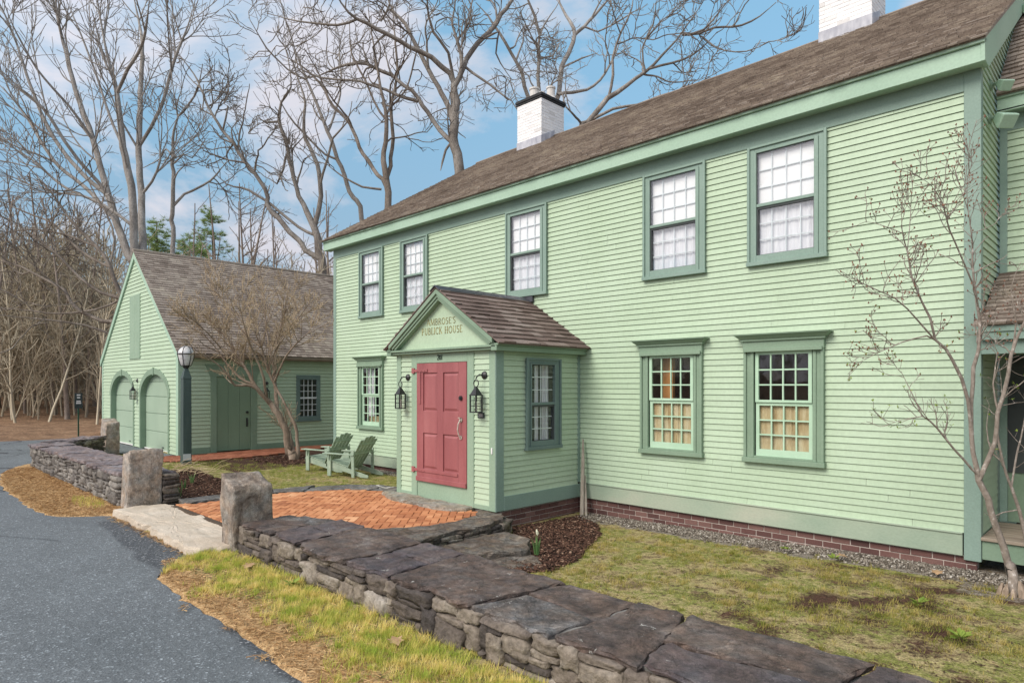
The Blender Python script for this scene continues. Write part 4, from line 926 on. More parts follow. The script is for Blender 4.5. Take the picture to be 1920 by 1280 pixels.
mb.prism([(GX1 + .13 + a, GY - .02, zg - .03 + b) for a, b in prof], (0, GYB - GY, 0)); mb.build('gutter', nmat('brown_metal_gutter', [(.3, (.20, .165, .125)), (.7, (.28, .235, .18))], scale=4, rough=.5), garage)
mb = MB()
for i in range(3): mb.fbox(GS, 7.105 + i*.321, 7.105 + i*.321 + .316, -.04, .006, .06, 2.155)
d = mb.build('plank_door', M['door_green'], garage, .004)
mb = MB(); mb.tube([GS.pt(7.96, .006, 1.14), GS.pt(7.96, .05, 1.14)], .035, 10); mb.build('knob', M['black_iron'], d); mb = MB(); mb.tube([GS.pt(7.96, .006, .93), GS.pt(7.96, .05, .93), GS.pt(7.96, .05, .78), GS.pt(7.96, .006, .76)], .013, 6); mb.fbox(GS, 7.935, 7.985, .006, .012, .72, .97); mb.build('handle', M['black_iron'], d)
mb = MB(); mb.fbox(GS, 6.93, 7.10, -.04, .03, .0, 2.16); mb.fbox(GS, 8.07, 8.25, -.04, .03, .0, 2.16)
P = GS.pt; mb.hexa([P(6.93, -.02, 2.16), P(8.25, -.02, 2.16), P(8.25, .031, 2.16), P(6.93, .031, 2.16), P(6.78, -.02, 2.5), P(8.4, -.02, 2.5), P(8.4, .031, 2.5), P(6.78, .031, 2.5)])
mb.build('door_casing', M['trim'], garage, .004)
mb = MB(); mb.fbox(GS, 9.476, 9.60, -.03, .032, .86, 2.23); mb.fbox(GS, 10.156, 10.28, -.03, .032, .86, 2.23); mb.fbox(GS, 9.60, 10.156, -.03, .0315, 2.09, 2.23); mb.fbox(GS, 9.60, 10.156, -.03, .0315, .86, .96); mb.fbox(GS, 9.45, 10.30, -.03, .06, .8, .86)
w = mb.build('window', M['trim_slate'], garage, .003)
mb = MB(); q0, q1 = 9.60, 10.156
for r0, r1 in ((.96, 1.5), (1.55, 2.09)):
    for i in (1, 2, 3): a = q0 + (q1 - q0)*i/4; mb.fbox(GS, a - .008, a + .008, -.02, .0, r0, r1)
    for i in (1, 2): z = r0 + (r1 - r0)*i/3; mb.fbox(GS, q0, q1, -.0205, .0005, z - .008, z + .008)
mb.fbox(GS, q0, q1, -.022, .012, 1.5, 1.55); mb.build('sash', M['sash_grey'], w)
mb = MB(); mb.fbox(GS, q0, q1, -.012, -.009, .96, 2.09); mb.build('pane', M['glass_low'], w)
mb = MB(); mb.fbox(GS, 9.5, 10.26, -.8, -.79, .85, 2.2); mb.fbox(GS, 9.5, 9.51, -.79, -.03, .85, 2.2); mb.fbox(GS, 10.25, 10.26, -.79, -.03, .85, 2.2); mb.fbox(GS, 9.51, 10.25, -.79, -.03, 2.19, 2.2); mb.fbox(GS, 9.51, 10.25, -.79, -.03, .85, .86); mb.build('dark_room_box', M['room'], w)  # last box is painted dark in place of the unlit garage inside

# ------------------------------------------------------------------ lanterns on the walls
def lantern(F, a, zt, k, label, group=None):
    """zt: height of the wall rose; hanging ring, pyramid roof, four-sided glazed body"""
    t = empty('wall_lantern', F.pt(a, .014, zt), label, 'lantern', group)
    mb = MB(); mb.tube([F.pt(a + .05, .012, zt), F.pt(a + .05, .03, zt), F.pt(a + .05, .05, zt)], [.055*k, .05*k, .02*k], 14)
    mb.tube([F.pt(a + .05, .045, zt), F.pt(a + .04, .1, zt + .01), F.pt(a + .02, .13, zt - .02), F.pt(a, .135, zt - .05*k)], .009, 6); mb.build('wall_rose', M['black_iron'], t, smooth=False)
    mb = MB(); zc = zt - .11*k; r = .048*k
    mb.tube([F.pt(a + r*math.cos(2*math.pi*i/16), .13, zc + r*math.sin(2*math.pi*i/16)) for i in range(17)], .007*k, 6); mb.build('hanging_ring', M['black_iron'], t)
    zr = zc - r; w = .06*k; P = F.pt; h = .225*k; z1 = zr - .105*k; z0 = z1 - h
    mb = MB(); top = .012
    mb.hexa([P(a - w, .13 - w, z1), P(a + w, .13 - w, z1), P(a + w, .13 + w, z1), P(a - w, .13 + w, z1), P(a - top, .13 - top, zr), P(a + top, .13 - top, zr), P(a + top, .13 + top, zr), P(a - top, .13 + top, zr)])
    mb.fbox(F, a - w*1.12, a + w*1.12, .13 - w*1.12, .13 + w*1.12, z1 - .012, z1); mb.build('lantern_roof', M['black_iron'], t)
    mb = MB(); e = .008; w2 = w*.93
    for sx in (-1, 1):
        for sy in (-1, 1): mb.fbox(F, a + sx*w2 - e, a + sx*w2 + e, .13 + sy*w2 - e, .13 + sy*w2 + e, z0, z1 - .012)
    for zz in (z0 + h*.33, z0 + h*.66):
        for s in (-1, 1):
            mb.fbox(F, a - w2 + e, a + w2 - e, .13 + s*w2 - .004, .13 + s*w2 + .004, zz - .004, zz + .004); mb.fbox(F, a + s*w2 - .004, a + s*w2 + .004, .13 - w2 + e, .13 + w2 - e, zz - .004, zz + .004)
    mb.fbox(F, a - w2 - e, a + w2 + e, .13 - w2 - e, .13 + w2 + e, z0 - .016, z0); mb.build('lantern_frame', M['black_iron'], t)
    mb = MB(); mb.fbox(F, a - w2 + .006, a + w2 - .006, .13 - w2 + .006, .13 + w2 - .006, z0 + .001, z1 - .013); mb.build('glass', M['glass_lamp'], t)
    mb = MB(); mb.tube([P(a, .13, z0 + .002), P(a, .13, z0 + h*.6)], .016*k, 8); mb.build('candle_tube', M['candle'], t)
lantern(PF, -8.612, 2.035, 1.0, 'black hanging lantern on the clapboards left of the red door', 'black iron wall lanterns')
lantern(PF, -6.80, 2.05, 1.05, 'black hanging lantern right of the red door above the small number plaque', 'black iron wall lanterns')
lantern(GF, -22.36, 2.06, 1.15, 'black wall lantern between the two arched garage doors', 'black iron wall lanterns')
lantern(GS, 8.50, 1.98, .9, 'dark wall lantern beside the plank door of the garage behind the shrub', 'black iron wall lanterns')

# ------------------------------------------------------------------ lamp post, small sign, leaning stake
t = empty('lamp_post', (-16.35, 5.50, 0), 'dark green square lamp post with a round caged glass lamp before the garage', 'lamp post')
x, y = -16.35, 5.50
mb = MB(); d = .098
mb.hexa([(x - d, y - d, 0), (x + d, y - d, 0), (x + d, y + d, 0), (x - d, y + d, 0), (x - d*.93, y - d*.93, 2.06), (x + d*.93, y - d*.93, 2.06), (x + d*.93, y + d*.93, 2.06), (x - d*.93, y + d*.93, 2.06)])
mb.build('post', M['lamp_post'], t, .006)
mb = MB(); e = .1
mb.hexa([(x - e, y - e, 2.075), (x + e, y - e, 2.075), (x + e, y + e, 2.075), (x - e, y + e, 2.075), (x - .035, y - .035, 2.32), (x + .035, y - .035, 2.32), (x + .035, y + .035, 2.32), (x - .035, y + .035, 2.32)]); mb.box(x - .088, x + .088, y - .088, y + .088, 2.05, 2.076)
mb.build('post_cap', M['lamp_post'], t)
mb = MB(); zl = 2.345
prof = [(.085, 0), (.115, .03), (.155, .16), (.182, .29), (.182, .295), (.165, .37), (.11, .44), (.04, .47)]
mb.lathe((x, y, zl + .02), prof, 14); mb.build('lamp_glass', M['lamp_glass'], t, smooth=True)
mb = MB()
for k in range(6):
    a = 2*math.pi*k/6 + .3; mb.tube([(x + (r + .004)*math.cos(a), y + (r + .004)*math.sin(a), zl + .02 + z) for r, z in prof], .009, 5)
for zz, r in ((.29, .19), (.01, .10)): mb.tube([(x + r*math.cos(2*math.pi*i/18), y + r*math.sin(2*math.pi*i/18), zl + .02 + zz) for i in range(19)], .011, 5)
mb.lathe((x, y, zl - .03), [(.05, 0), (.075, .03), (.075, .055)], 10); mb.lathe((x, y, zl + .485), [(.035, 0), (.02, .03), (.022, .06), (.004, .08)], 8); mb.build('lamp_cage', M['black_iron'], t)
mb = MB(); mb.box(x + .1, x + .106, y - .095, y + .075, .14, .29); mb.build('tag_plate', nmat('pale_grey_plate', [(.3, (.5, .52, .55)), (.7, (.6, .62, .65))], scale=6, rough=.5), t)

t = empty('sign_post', (-29.46, 6.0, 0), 'thin green steel post with a small dark sign at the wood edge', 'sign')
mb = MB(); mb.box(-29.49, -29.43, 5.98, 6.02, -.3, 1.55); mb.build('post', M['sign_post'], t)
mb = MB(); mb.box(-29.44, -29.42, 5.87, 6.13, 1.03, 1.62); sp = mb.build('sign_panel', M['plaque'], t, .004)
mb = MB()
for zz, w in ((1.52, .06), (1.42, .05), (1.28, .07), (1.21, .08)): mb.box(-29.419, -29.416, 6.0 - w, 6.0 + w, zz, zz + .05)
mb.build('sign_marking', M['white'], sp)

t = empty('wooden_stake', (-6.33, 7.96, -.08), 'bleached grey wooden stake leaning in the corner beside the entry porch', 'wooden stake')
mb = MB(); mb.tube([(-6.30, 7.90, -.1), (-6.33, 7.95, .3), (-6.36, 8.0, .75), (-6.40, 8.05, 1.06)], [.034, .032, .026, .012], 7); mb.tube([(-6.24, 7.93, -.1), (-6.29, 7.98, .2), (-6.34, 8.03, .5)], [.02, .018, .008], 6); mb.build('weathered_wood', M['old_wood'], t)

# ------------------------------------------------------------------ adirondack chairs
def make_chair(loc, rz, label):
    t = empty('adirondack_chair', loc, label, 'garden chair', 'green adirondack chairs on the lawn'); t.rotation_euler.z = rz
    W = .29                                         # built facing -x, local coordinates
    b = base_of(t)
    def part(name, fn):
        m = MB(); fn(m); m.v = [(x + b.x, y + b.y, z + b.z) for x, y, z in m.v]; return m.build(name, M['chair_green'], t, .004)
    for s in (-1, 1):
        part('front_leg', lambda m: m.box(-.34, -.25, s*W - .016, s*W + .016, 0, .45))
        part('side_rail', lambda m: m.prism([(-.37, s*(W - .04) - .013, .20), (-.35, s*(W - .04) - .013, .27), (-.26, s*(W - .04) - .013, .29), (.2, s*(W - .04) - .013, .16), (.66, s*(W - .04) - .013, .05), (.66, s*(W - .04) - .013, 0), (.5, s*(W - .04) - .013, 0), (.1, s*(W - .04) - .013, .09), (-.3, s*(W - .04) - .013, .17)], (0, .026, 0)))
        part('arm', lambda m: (m.hexa([(-.42, s*(W + .01) - .065, .455), (-.42, s*(W + .01) + .065, .455), (.36, s*(W + .03) + .035, .445), (.36, s*(W + .03) - .035, .445), (-.42, s*(W + .01) - .065, .475), (-.42, s*(W + .01) + .065, .475), (.36, s*(W + .03) + .035, .465), (.36, s*(W + .03) - .035, .465)]), m.prism([(-.31, s*(W + .03) - .01, .455), (-.27, s*(W + .03) - .01, .455), (-.28, s*(W + .03) - .01, .32)], (0, .02, 0))))
        part('rear_leg', lambda m: m.hexa([(.30, s*(W + .03) - .014, 0), (.37, s*(W + .03) - .014, 0), (.37, s*(W + .03) + .014, 0), (.30, s*(W + .03) + .014, 0), (.29, s*(W + .03) - .014, .56), (.36, s*(W + .03) - .014, .56), (.36, s*(W + .03) + .014, .56), (.29, s*(W + .03) + .014, .56)]))
    def seat(m):
        pts = [(-.40, .185), (-.395, .245), (-.35, .29), (-.285, .305), (-.215, .29), (-.145, .268), (-.075, .245), (-.005, .22), (.065, .195), (.13, .175)]
        for (x0, z0), (x1, z1) in zip(pts[:-1], pts[1:]):
            d = Vector((x1 - x0, 0, z1 - z0))*.84; m.hexa([(x0, -W + .02, z0), (x0, W - .02, z0), (x0 + d.x, W - .02, z0 + d.z), (x0 + d.x, -W + .02, z0 + d.z), (x0, -W + .02, z0 + .018), (x0, W - .02, z0 + .018), (x0 + d.x, W - .02, z0 + d.z + .018), (x0 + d.x, -W + .02, z0 + d.z + .018)])
    part('seat', seat)
    def back(m):
        hs = [.84, .92, .95, .92, .84]
        for i in range(5):
            y0 = -.23 + i*.094; y1 = y0 + .083; k = (y0 + y1)/2*.2
            h = hs[i]; x0, z0 = .10, .17; tx, tz = x0 + h*.46, z0 + h*.70
            m.hexa([(x0, y0, z0), (x0 + .018, y0, z0 - .01), (x0 + .018, y1, z0 - .01), (x0, y1, z0), (tx, y0 + k - .008, tz), (tx + .018, y0 + k - .008, tz - .01), (tx + .018, y1 + k + .008, tz - .01), (tx, y1 + k + .008, tz)])
        m.box(.315, .34, -.31, .31, .455, .52); m.box(.44, .462, -.25, .25, .65, .70)
    part('backrest', back)
    return t
make_chair((-13.0, 7.32, .05), R(18), 'weathered green adirondack chair farther from the porch beside the shrub tree')
make_chair((-11.9, 7.22, .05), R(20), 'weathered green adirondack chair nearer to the entry porch')
# ------------------------------------------------------------------ ground, road, paving
def in_poly(x, y, poly):
    c = False; j = len(poly) - 1
    for i in range(len(poly)):
        xi, yi = poly[i]; xj, yj = poly[j]
        if (yi > y) != (yj > y) and x < (xj - xi)*(y - yi)/(yj - yi) + xi: c = not c
        j = i
    return c

def smooth_line(pts, step=.15, jit=0.0, seed=1, closed=False):
    """resampled Catmull-Rom through 2D points"""
    rnd = random.Random(seed); out = []; n = len(pts)
    rng = n if closed else n - 1
    for i in range(rng):
        if closed: p0, p1, p2, p3 = (Vector(pts[(i + k) % n]) for k in (-1, 0, 1, 2))
        else: p0, p1, p2, p3 = (Vector(pts[min(max(i + k, 0), n - 1)]) for k in (-1, 0, 1, 2))
        m = max(1, int((p2 - p1).length/step))
        for k in range(m):
            t = k/m; q = .5*((2*p1) + (p2 - p0)*t + (2*p0 - 5*p1 + 4*p2 - p3)*t*t + (3*p1 - p0 - 3*p2 + p3)*t**3)
            out.append(q + Vector([rnd.uniform(-jit, jit) for _ in q]))
    if not closed: out.append(Vector(pts[-1]))
    return out

road_edge = smooth_line([(8, 1.85), (2, 1.95), (-2.5, 2.0), (-3.87, 2.02), (-5.1, 2.06), (-6.02, 2.04), (-6.9, 2.1), (-7.25, 2.22), (-7.48, 2.45), (-7.56, 2.62)], .12, .022, 3)
road_edge += [Vector((-10.70, 2.69))]
road_edge += smooth_line([(-10.92, 2.55), (-11.1, 2.25), (-11.5, 2.0), (-12.25, 1.9), (-14, 1.9), (-15.5, 1.93), (-17.2, 2.1), (-18.2, 2.4), (-19.3, 2.9), (-20.1, 3.9), (-20.75, 4.75)], .15, .03, 4)
road_edge += [Vector(p) for p in ((-20.6, 5.25), (-19.3, 5.55), (-18.75, 5.75), (-18.72, 6.12), (-26.4, 6.12), (-27.0, 6.25))]
road_edge += smooth_line([(-27.3, 6.0), (-27.8, 5.3), (-27.9, 4.0), (-28.4, 2.0), (-31, -1.5), (-36, -4.5), (-50, -9)], .3, .05, 5)
poly = [(p.x, p.y) for p in road_edge] + [(-50, -12), (8, -12)]
mb = MB(); mb.face([(x, y, .0) for x, y in poly])
road = mb.build('road', M['asphalt']); road.location.z = 0
import bmesh
bm = bmesh.new(); bm.from_mesh(road.data); bmesh.ops.triangulate(bm, faces=bm.faces[:]); bm.normal_update()
for f in bm.faces:
    if f.normal.z < 0: f.normal_flip()
# keep object coordinates equal to world coordinates for the road markings of wear
off = road.location.copy()
for v in bm.verts: v.co += off
road.location = (0, 0, 0); bm.to_mesh(road.data); bm.free()
tag(road, kind='structure')
road_poly = poly

MULCH_R = [(-6.5, 6.5), (-6.35, 7.9), (-5.75, 7.55), (-5.25, 7.0), (-4.95, 6.35), (-4.62, 5.7), (-4.55, 5.2), (-4.9, 4.7), (-5.6, 4.2), (-6.1, 4.6), (-6.1, 6.2)]
MULCH_L = [(-15.6, 4.4), (-15.3, 5.35), (-14.0, 5.2), (-12.4, 5.1), (-11.4, 4.6), (-11.0, 4.1), (-10.6, 3.5), (-11.3, 3.5), (-15.6, 3.6)]
MULCH_T = [(-17.2, 7.2), (-16.6, 8.6), (-15.0, 9.2), (-14.4, 8.4), (-14.6, 7.3), (-15.8, 7.0)]
EDGE_IN = [(-10.45, 3.35), (-10.42, 3.9), (-10.5, 4.5), (-10.35, 5.1), (-10.2, 5.6), (-9.9, 6.05), (-9.45, 6.3), (-8.9, 6.36)]
def gz(x, y):
    if x > -8.85 and y > 3.5: z = -.115 + .02*(x + 6.4)
    elif y > 3.4: z = .02 + .02*math.sin(x*.9)*math.cos(y*.8)
    else: z = .015
    if y < 3.2 and x > -20: z = .010 + .012*max(0, min(1, (y - 2.1)/.6))
    return z
gx = np.arange(-20.2, 3.01, .07); gy = np.arange(1.75, 9.6, .07)
V = []; cov = []
for y in gy:
    for x in gx:
        x = float(x); y = float(y)
        n = mnoise.noise((x*.9, y*.9, 3)); n2 = mnoise.noise((x*3, y*3, 9)); nf = mnoise.noise((x*9, y*9, 2))
        z = gz(x, y) + n*.012 + nf*.008
        inroad = in_poly(x, y, road_poly)
        if inroad: z = -.03
        g = gr = 0.0; st = 0.0
        if in_poly(x + n2*.08, y + n2*.08, MULCH_R) or in_poly(x + n2*.1, y + n2*.1, MULCH_L) or in_poly(x + n2*.15, y + n2*.1, MULCH_T): g = 1.0
        if 7.6 + n2*.12 < y < 8.2 and -6.0 < x < -1.0: gr = 1.0
        if y > 7.85 and -14.2 < x < -8.9: gr = 1.0
        if x < -14.2 and y > 5.8 and x > -18.8: g = max(g, .75)
        if y > 7.2 and x > -1.3: gr = .55; g = max(g, .6)
        if y < 3.1:
            ed = .62 + n*.35
            if -7.8 < x: st = max(0, min(1, 1.15 - (y - 2.0)/ed*.9))
            elif x < -10.5: st = 1.0 if n2 < .2 else .8
        if x > -4.2 and y > 4.2 and y < 7.5: g = max(g, max(0.0, .36*min(1, (x + 4.2)/2) + n2*.6 + n*.4 - .02))
        V.append((x, y, z)); cov.append((gr, g, st, 1))
nx, ny = len(gx), len(gy)
idx = np.arange(nx*ny).reshape(ny, nx)
Fq = np.stack([idx[:-1, :-1], idx[:-1, 1:], idx[1:, 1:], idx[1:, :-1]], -1).reshape(-1, 4)
# leave the ground out beneath house, porch
cen = np.array(V)[Fq].mean(1)
Fq = Fq[~((cen[:, 0] > -14.0) & (cen[:, 0] < -1.45) & (cen[:, 1] > 8.3))]
g = np_mesh('garden_ground', V, Fq, M['ground'], loc=(0, 0, 0), smooth=True); tag(g, kind='structure')
at = g.data.color_attributes.new('cover', 'FLOAT_COLOR', 'POINT'); at.data.foreach_set('color', np.array(cov, np.float32).ravel())

# woodland floor: one sheet out to the horizon, rising beyond the drive
def wz(x, y):
    z = -.14
    d = max(0, (-31 - x)) + max(0, y - 26)*.7
    z += min(d*.055, 3.2) + .25*mnoise.noise((x*.12, y*.12, 1))*min(1, d*.2)
    z += .75*math.exp(-((x + 27.9)**2 + (y - 7.7)**2)/1.5) + .7*math.exp(-((x + 29.5)**2 + (y - 10)**2)/6)
    if y < -13: z += min((-13 - y)*.05, 1.5)
    return z
def axis(lo, hi, a, b, f, c):
    o = [lo]
    while o[-1] < hi: o.append(o[-1] + (f if a < o[-1] < b else c))
    return o
ax, ay = axis(-400, 300, -62, 12, .9, 22), axis(-300, 420, -26, 40, .9, 22)
V = [(x, y, wz(x, y)) for y in ay for x in ax]
idx = np.arange(len(V)).reshape(len(ay), len(ax)); Fq = np.stack([idx[:-1, :-1], idx[:-1, 1:], idx[1:, 1:], idx[1:, :-1]], -1).reshape(-1, 4)
tag(np_mesh('woodland_floor', V, Fq, M['litter'], loc=(0, 0, 0), smooth=True), kind='structure')

# brick patio in herringbone, the red path, the granite threshold and step
PATIO = [(-10.45, 3.3), (-7.85, 3.3), (-7.75, 3.7), (-7.2, 4.0), (-6.75, 4.45), (-6.55, 4.95), (-6.52, 5.5), (-6.65, 6.1), (-6.95, 6.28), (-9.1, 6.3), (-9.6, 6.15), (-10.0, 5.75), (-10.25, 5.3), (-10.4, 4.6), (-10.35, 3.9)]
mb = MB(); rnd = random.Random(8); bl, bw, g_ = .2, .1, .004; ca, sa = math.cos(R(45)), math.sin(R(45))
for i in range(-60, 60):
    for j in range(-60, 60):
        for kind in (0, 1):
            # herringbone lattice: pair of bricks per cell
            ox = (i + j)*bw + (0 if kind == 0 else 0); oy = (j - i)*bw
            ox += j*bw*2*0
            if kind == 0: x0, y0, w, h = i*bw*2 + j*bw, j*bw, bl, bw
            else: x0, y0, w, h = i*bw*2 + j*bw - bw, j*bw, bw, bl
            if kind == 0: x0, y0 = i*4*bw + j*bw, j*bw
            else: x0, y0 = i*4*bw + j*bw + 2*bw, j*bw - bw + bw*0
            cx, cy = x0 + w/2, y0 + h/2
            wx, wy = -8.6 + cx*ca - cy*sa, 4.6 + cx*sa + cy*ca
            if not in_poly(wx, wy, PATIO): continue
            z = .118 + rnd.uniform(-.003, .003) + .006*mnoise.noise((wx, wy, 0)); tx, ty = rnd.uniform(-.003, .003), rnd.uniform(-.003, .003)
            q = []
            for dz in (-.05, 0):
                for ax_, ay_ in ((g_, g_), (w - g_, g_), (w - g_, h - g_), (g_, h - g_)):
                    lx, ly = x0 + ax_, y0 + ay_
                    q.append((-8.6 + lx*ca - ly*sa, 4.6 + lx*sa + ly*ca, z + dz + (tx if ax_ > w/2 else 0) + (ty if ay_ > h/2 else 0)))
            if max(p[1] for p in q) <= 3.38: continue
            if min(p[1] for p in q) < 3.38:              # brick cut along the edge of the threshold
                ring = []
                for a, b in zip(q[4:], q[5:] + q[4:5]):
                    if a[1] >= 3.38: ring.append(a)
                    if (a[1] >= 3.38) != (b[1] >= 3.38): k_ = (3.38 - a[1])/(b[1] - a[1]); ring.append(tuple(a[i_] + (b[i_] - a[i_])*k_ for i_ in range(3)))
                if len(ring) > 2: mb.prism([(x_, y_, z_ - .05) for x_, y_, z_ in ring], (0, 0, .05))
                continue
            mb.hexa(q)
o = mb.build('brick_patio', M['patio'], None, .003); tag(o, kind='structure')
mb = MB(); mb.face([(x, y, .104) for x, y in PATIO]); mb.face([(x, y, .02) for x, y in PATIO][::-1])
for (a, b), (c, d) in zip(PATIO, PATIO[1:] + PATIO[:1]): mb.face([(a, b, .02), (c, d, .02), (c, d, .104), (a, b, .104)])
tag(mb.build('patio_bed', M['sand']), kind='structure')

PATHP = smooth_line([(-18.6, 5.75), (-18.2, 6.4), (-18.42, 7.2), (-18.5, 8.2), (-18.45, 9.4), (-18.5, 11.0)], .3)[::-1] + smooth_line([(-17.45, 5.25), (-16.9, 5.6), (-16.75, 6.3), (-16.85, 7.4), (-17.1, 8.3), (-17.6, 9.6), (-17.9, 11)], .3)
PP = [(p.x, p.y) for p in PATHP]
mb = MB(); rnd = random.Random(4)
for i in range(70):
    for j in range(34):
        x0, y0 = -19.2 + j*.1, 5.0 + i*.2 + (.1 if j % 2 else 0)
        if in_poly(x0 + .05, y0 + .1, PP): mb.box(x0 + .004, x0 + .096, y0 + .004, y0 + .196, -.02, .055 + rnd.uniform(-.004, .004))
tag(mb.build('brick_path', M['path_brick'], None, .003), kind='structure')
mb = MB(); mb.face([(x, y, .044) for x, y in PP]); tag(mb.build('path_bed', M['sand']), kind='structure')

# ---- stones
def stone_template(n):
    vs = {}; faces = []
    def vid(p):
        k = tuple(round(c, 4) for c in p)
        if k not in vs: vs[k] = len(vs)
        return vs[k]
    for ax_ in range(3):
        for s in (-1, 1):
            for i in range(n):
                for j in range(n):
                    q = []
                    for a, b in ((i, j), (i + 1, j), (i + 1, j + 1), (i, j + 1)):
                        c = [0, 0, 0]; c[ax_] = s; c[(ax_ + 1) % 3] = -1 + 2*a/n; c[(ax_ + 2) % 3] = -1 + 2*b/n; q.append(vid(c))
                    faces.append(q if s > 0 else q[::-1])
    return np.array([list(k) for k in vs], np.float32), np.array(faces, np.int32)
ST3, ST5, ST14 = stone_template(3), stone_template(5), stone_template(14)
class Stones:
    def __init__(s): s.V = []; s.F = []; s.n = 0
    def add(s, c, dim, ex, ey, seed, tmpl=None, rnd_pow=7, rough=.10, ez=(0, 0, 1)):
        """c centre, dim half sizes along ex, ey, ez; noisy rounded block"""
        v, f = tmpl or ST3
        r = random.Random(seed)
        p = v.copy()
        k = (np.abs(p)**rnd_pow).sum(1)**(1/rnd_pow)
        p = p/k[:, None]
        sk = [r.uniform(-.16, .16) for _ in range(4)]                    # taper and shear so no two are alike
        p[:, 0] += sk[0]*p[:, 2]*.6 + sk[1]*p[:, 1]*.5
        p[:, 2] *= 1 + sk[2]*p[:, 0]
        p[:, 1] += sk[3]*p[:, 2]*.6
        fr = np.array([[mnoise.noise((a*1.3 + seed*3.7, b*1.3, c_*1.3)), mnoise.noise((a*1.3, b*1.3 + seed*2.3, c_*1.3 + 7)), mnoise.noise((a*1.3 + 5, b*1.3, c_*1.3 + seed*1.9))] for a, b, c_ in p.tolist()], np.float32)
        d = np.array(dim, np.float32); p = p*d + fr*min(dim)*rough*3
        w = np.array(c, np.float32) + p[:, :1]*np.array(ex, np.float32) + p[:, 1:2]*np.array(ey, np.float32) + p[:, 2:]*np.array(ez, np.float32)
        s.V.append(w); s.F.append(f + s.n); s.n += len(w)
    def build(s, name, mat, parent=None, loc=None, smooth=False):
        return np_mesh(name, np.concatenate(s.V), np.concatenate(s.F), mat, parent, loc, smooth)

def rubble_face(S, p0, p1, out, z0, z1, seed, cu=.075, cz=.048, tmpl=None, depth=.11, big=.25):
    """random rectangles packed on a grid over a wall face from p0 to p1 (2D); out: outward direction"""
    rnd = random.Random(seed); p0, p1 = Vector(p0), Vector(p1); ln = (p1 - p0).length; u = (p1 - p0)/ln; out = Vector(out)
    nu, nz = max(1, int(ln/cu)), max(1, int(round((z1 - z0)/cz))); cu, cz = ln/nu, (z1 - z0)/nz
    grid = [[False]*nz for _ in range(nu)]; k = 0
    for j in range(nz):
        i = 0
        while i < nu:
            if grid[i][j]: i += 1; continue
            w = rnd.choice((1, 2, 3, 3, 4, 5, 6, 7)); h = rnd.choice((1, 1, 1, 1, 2)) if rnd.random() > big else rnd.choice((3, 4))
            if h >= 3: w = rnd.choice((2, 3, 4))
            h = min(h, nz - j); ww = 0
            while ww < w and i + ww < nu and not grid[i + ww][j]: ww += 1
            w = ww
            hh = 1
            while hh < h and all(not grid[i + a][j + hh] for a in range(w)): hh += 1
            h = hh
            for a in range(w):
                for b in range(h): grid[i + a][j + b] = True
            c = p0 + u*((i + w/2)*cu) + out*(rnd.uniform(-.03, .012) - depth*.8)
            tilt = rnd.uniform(-.06, .06)
            S.add((c.x, c.y, z0 + (j + h/2)*cz), (w*cu/2*.985, depth, h*cz/2*.97), (u.x, u.y, tilt), (out.x, out.y, 0), seed*131 + k, tmpl, rnd.choice((9, 14, 24)), .15); k += 1
            i += w

def slab(name, poly, z0, z1, mat, parent, seed, label=None, bulge=.008, step=.07):
    """irregular flat stone with a chipped rim: poly is 2D, anticlockwise"""
    rnd = random.Random(seed)
    rim = []
    n = len(poly)
    for i in range(n):
        a, b = Vector(poly[i]), Vector(poly[(i + 1) % n]); m = max(1, int((b - a).length/step)); nrm = Vector((b.y - a.y, a.x - b.x)).normalized()
        for k in range(m):
            t = k/m; p = a.lerp(b, t); q = mnoise.noise((p.x*3.1, p.y*3.1, seed*1.3))*.06 + mnoise.noise((p.x*9, p.y*9, seed))*.02 + rnd.uniform(-.011, .011)
            if k == 0: p = p.lerp(sum((Vector(z) for z in poly), Vector((0, 0)))/n, .03)
            rim.append(p + nrm*(q - .012))
    c = sum(rim, Vector((0, 0)))/len(rim)
    hz = lambda p, s: z1 + bulge*1.2*mnoise.noise((p.x*1.8, p.y*1.8, seed)) + bulge*.7*mnoise.noise((p.x*6, p.y*6, seed + 3)) + bulge*1.1*math.floor(2.2*mnoise.noise((p.x*2.6, p.y*3.4, seed*.37 + 9)))/1.4
    rings = [(1.0, lambda p: z0), (1.015, lambda p: z0 + (z1 - z0)*.4), (1.004, lambda p: hz(p, 0) - (z1 - z0)*.16), (.988, lambda p: hz(p, 0) - .002), (.88, lambda p: hz(p, 0)), (.76, lambda p: hz(p, 0)), (.64, lambda p: hz(p, 0)), (.52, lambda p: hz(p, 0)), (.4, lambda p: hz(p, 0)), (.26, lambda p: hz(p, 0)), (.12, lambda p: hz(p, 0))]
    V = []; Fc = []; m = len(rim)
    for ri, (k, f) in enumerate(rings):
        for i, p in enumerate(rim):
            jit = (mnoise.noise((p.x*14 + ri*5, p.y*14, seed*.7))*.03) if ri in (1, 2) else 0
            q = c + (p - c)*(k + jit/max((p - c).length, .05)); V.append((q.x, q.y, f(q)))
    for ri in range(len(rings) - 1):
        for i in range(m):
            j = (i + 1) % m; Fc.append((ri*m + i, ri*m + j, (ri + 1)*m + j, (ri + 1)*m + i))
    e = (len(rings) - 1)*m; V.append((c.x, c.y, hz(c, 0)))
    mbx = MB(); mbx.v = V; mbx.f = Fc + [(e + i, e + (i + 1) % m, len(V) - 1) for i in range(m)] + [tuple(range(m - 1, -1, -1))]; mbx.mi = [0]*len(mbx.f)
    o = mbx.build(name, mat, parent)
    if label: o['label'] = label
    return o

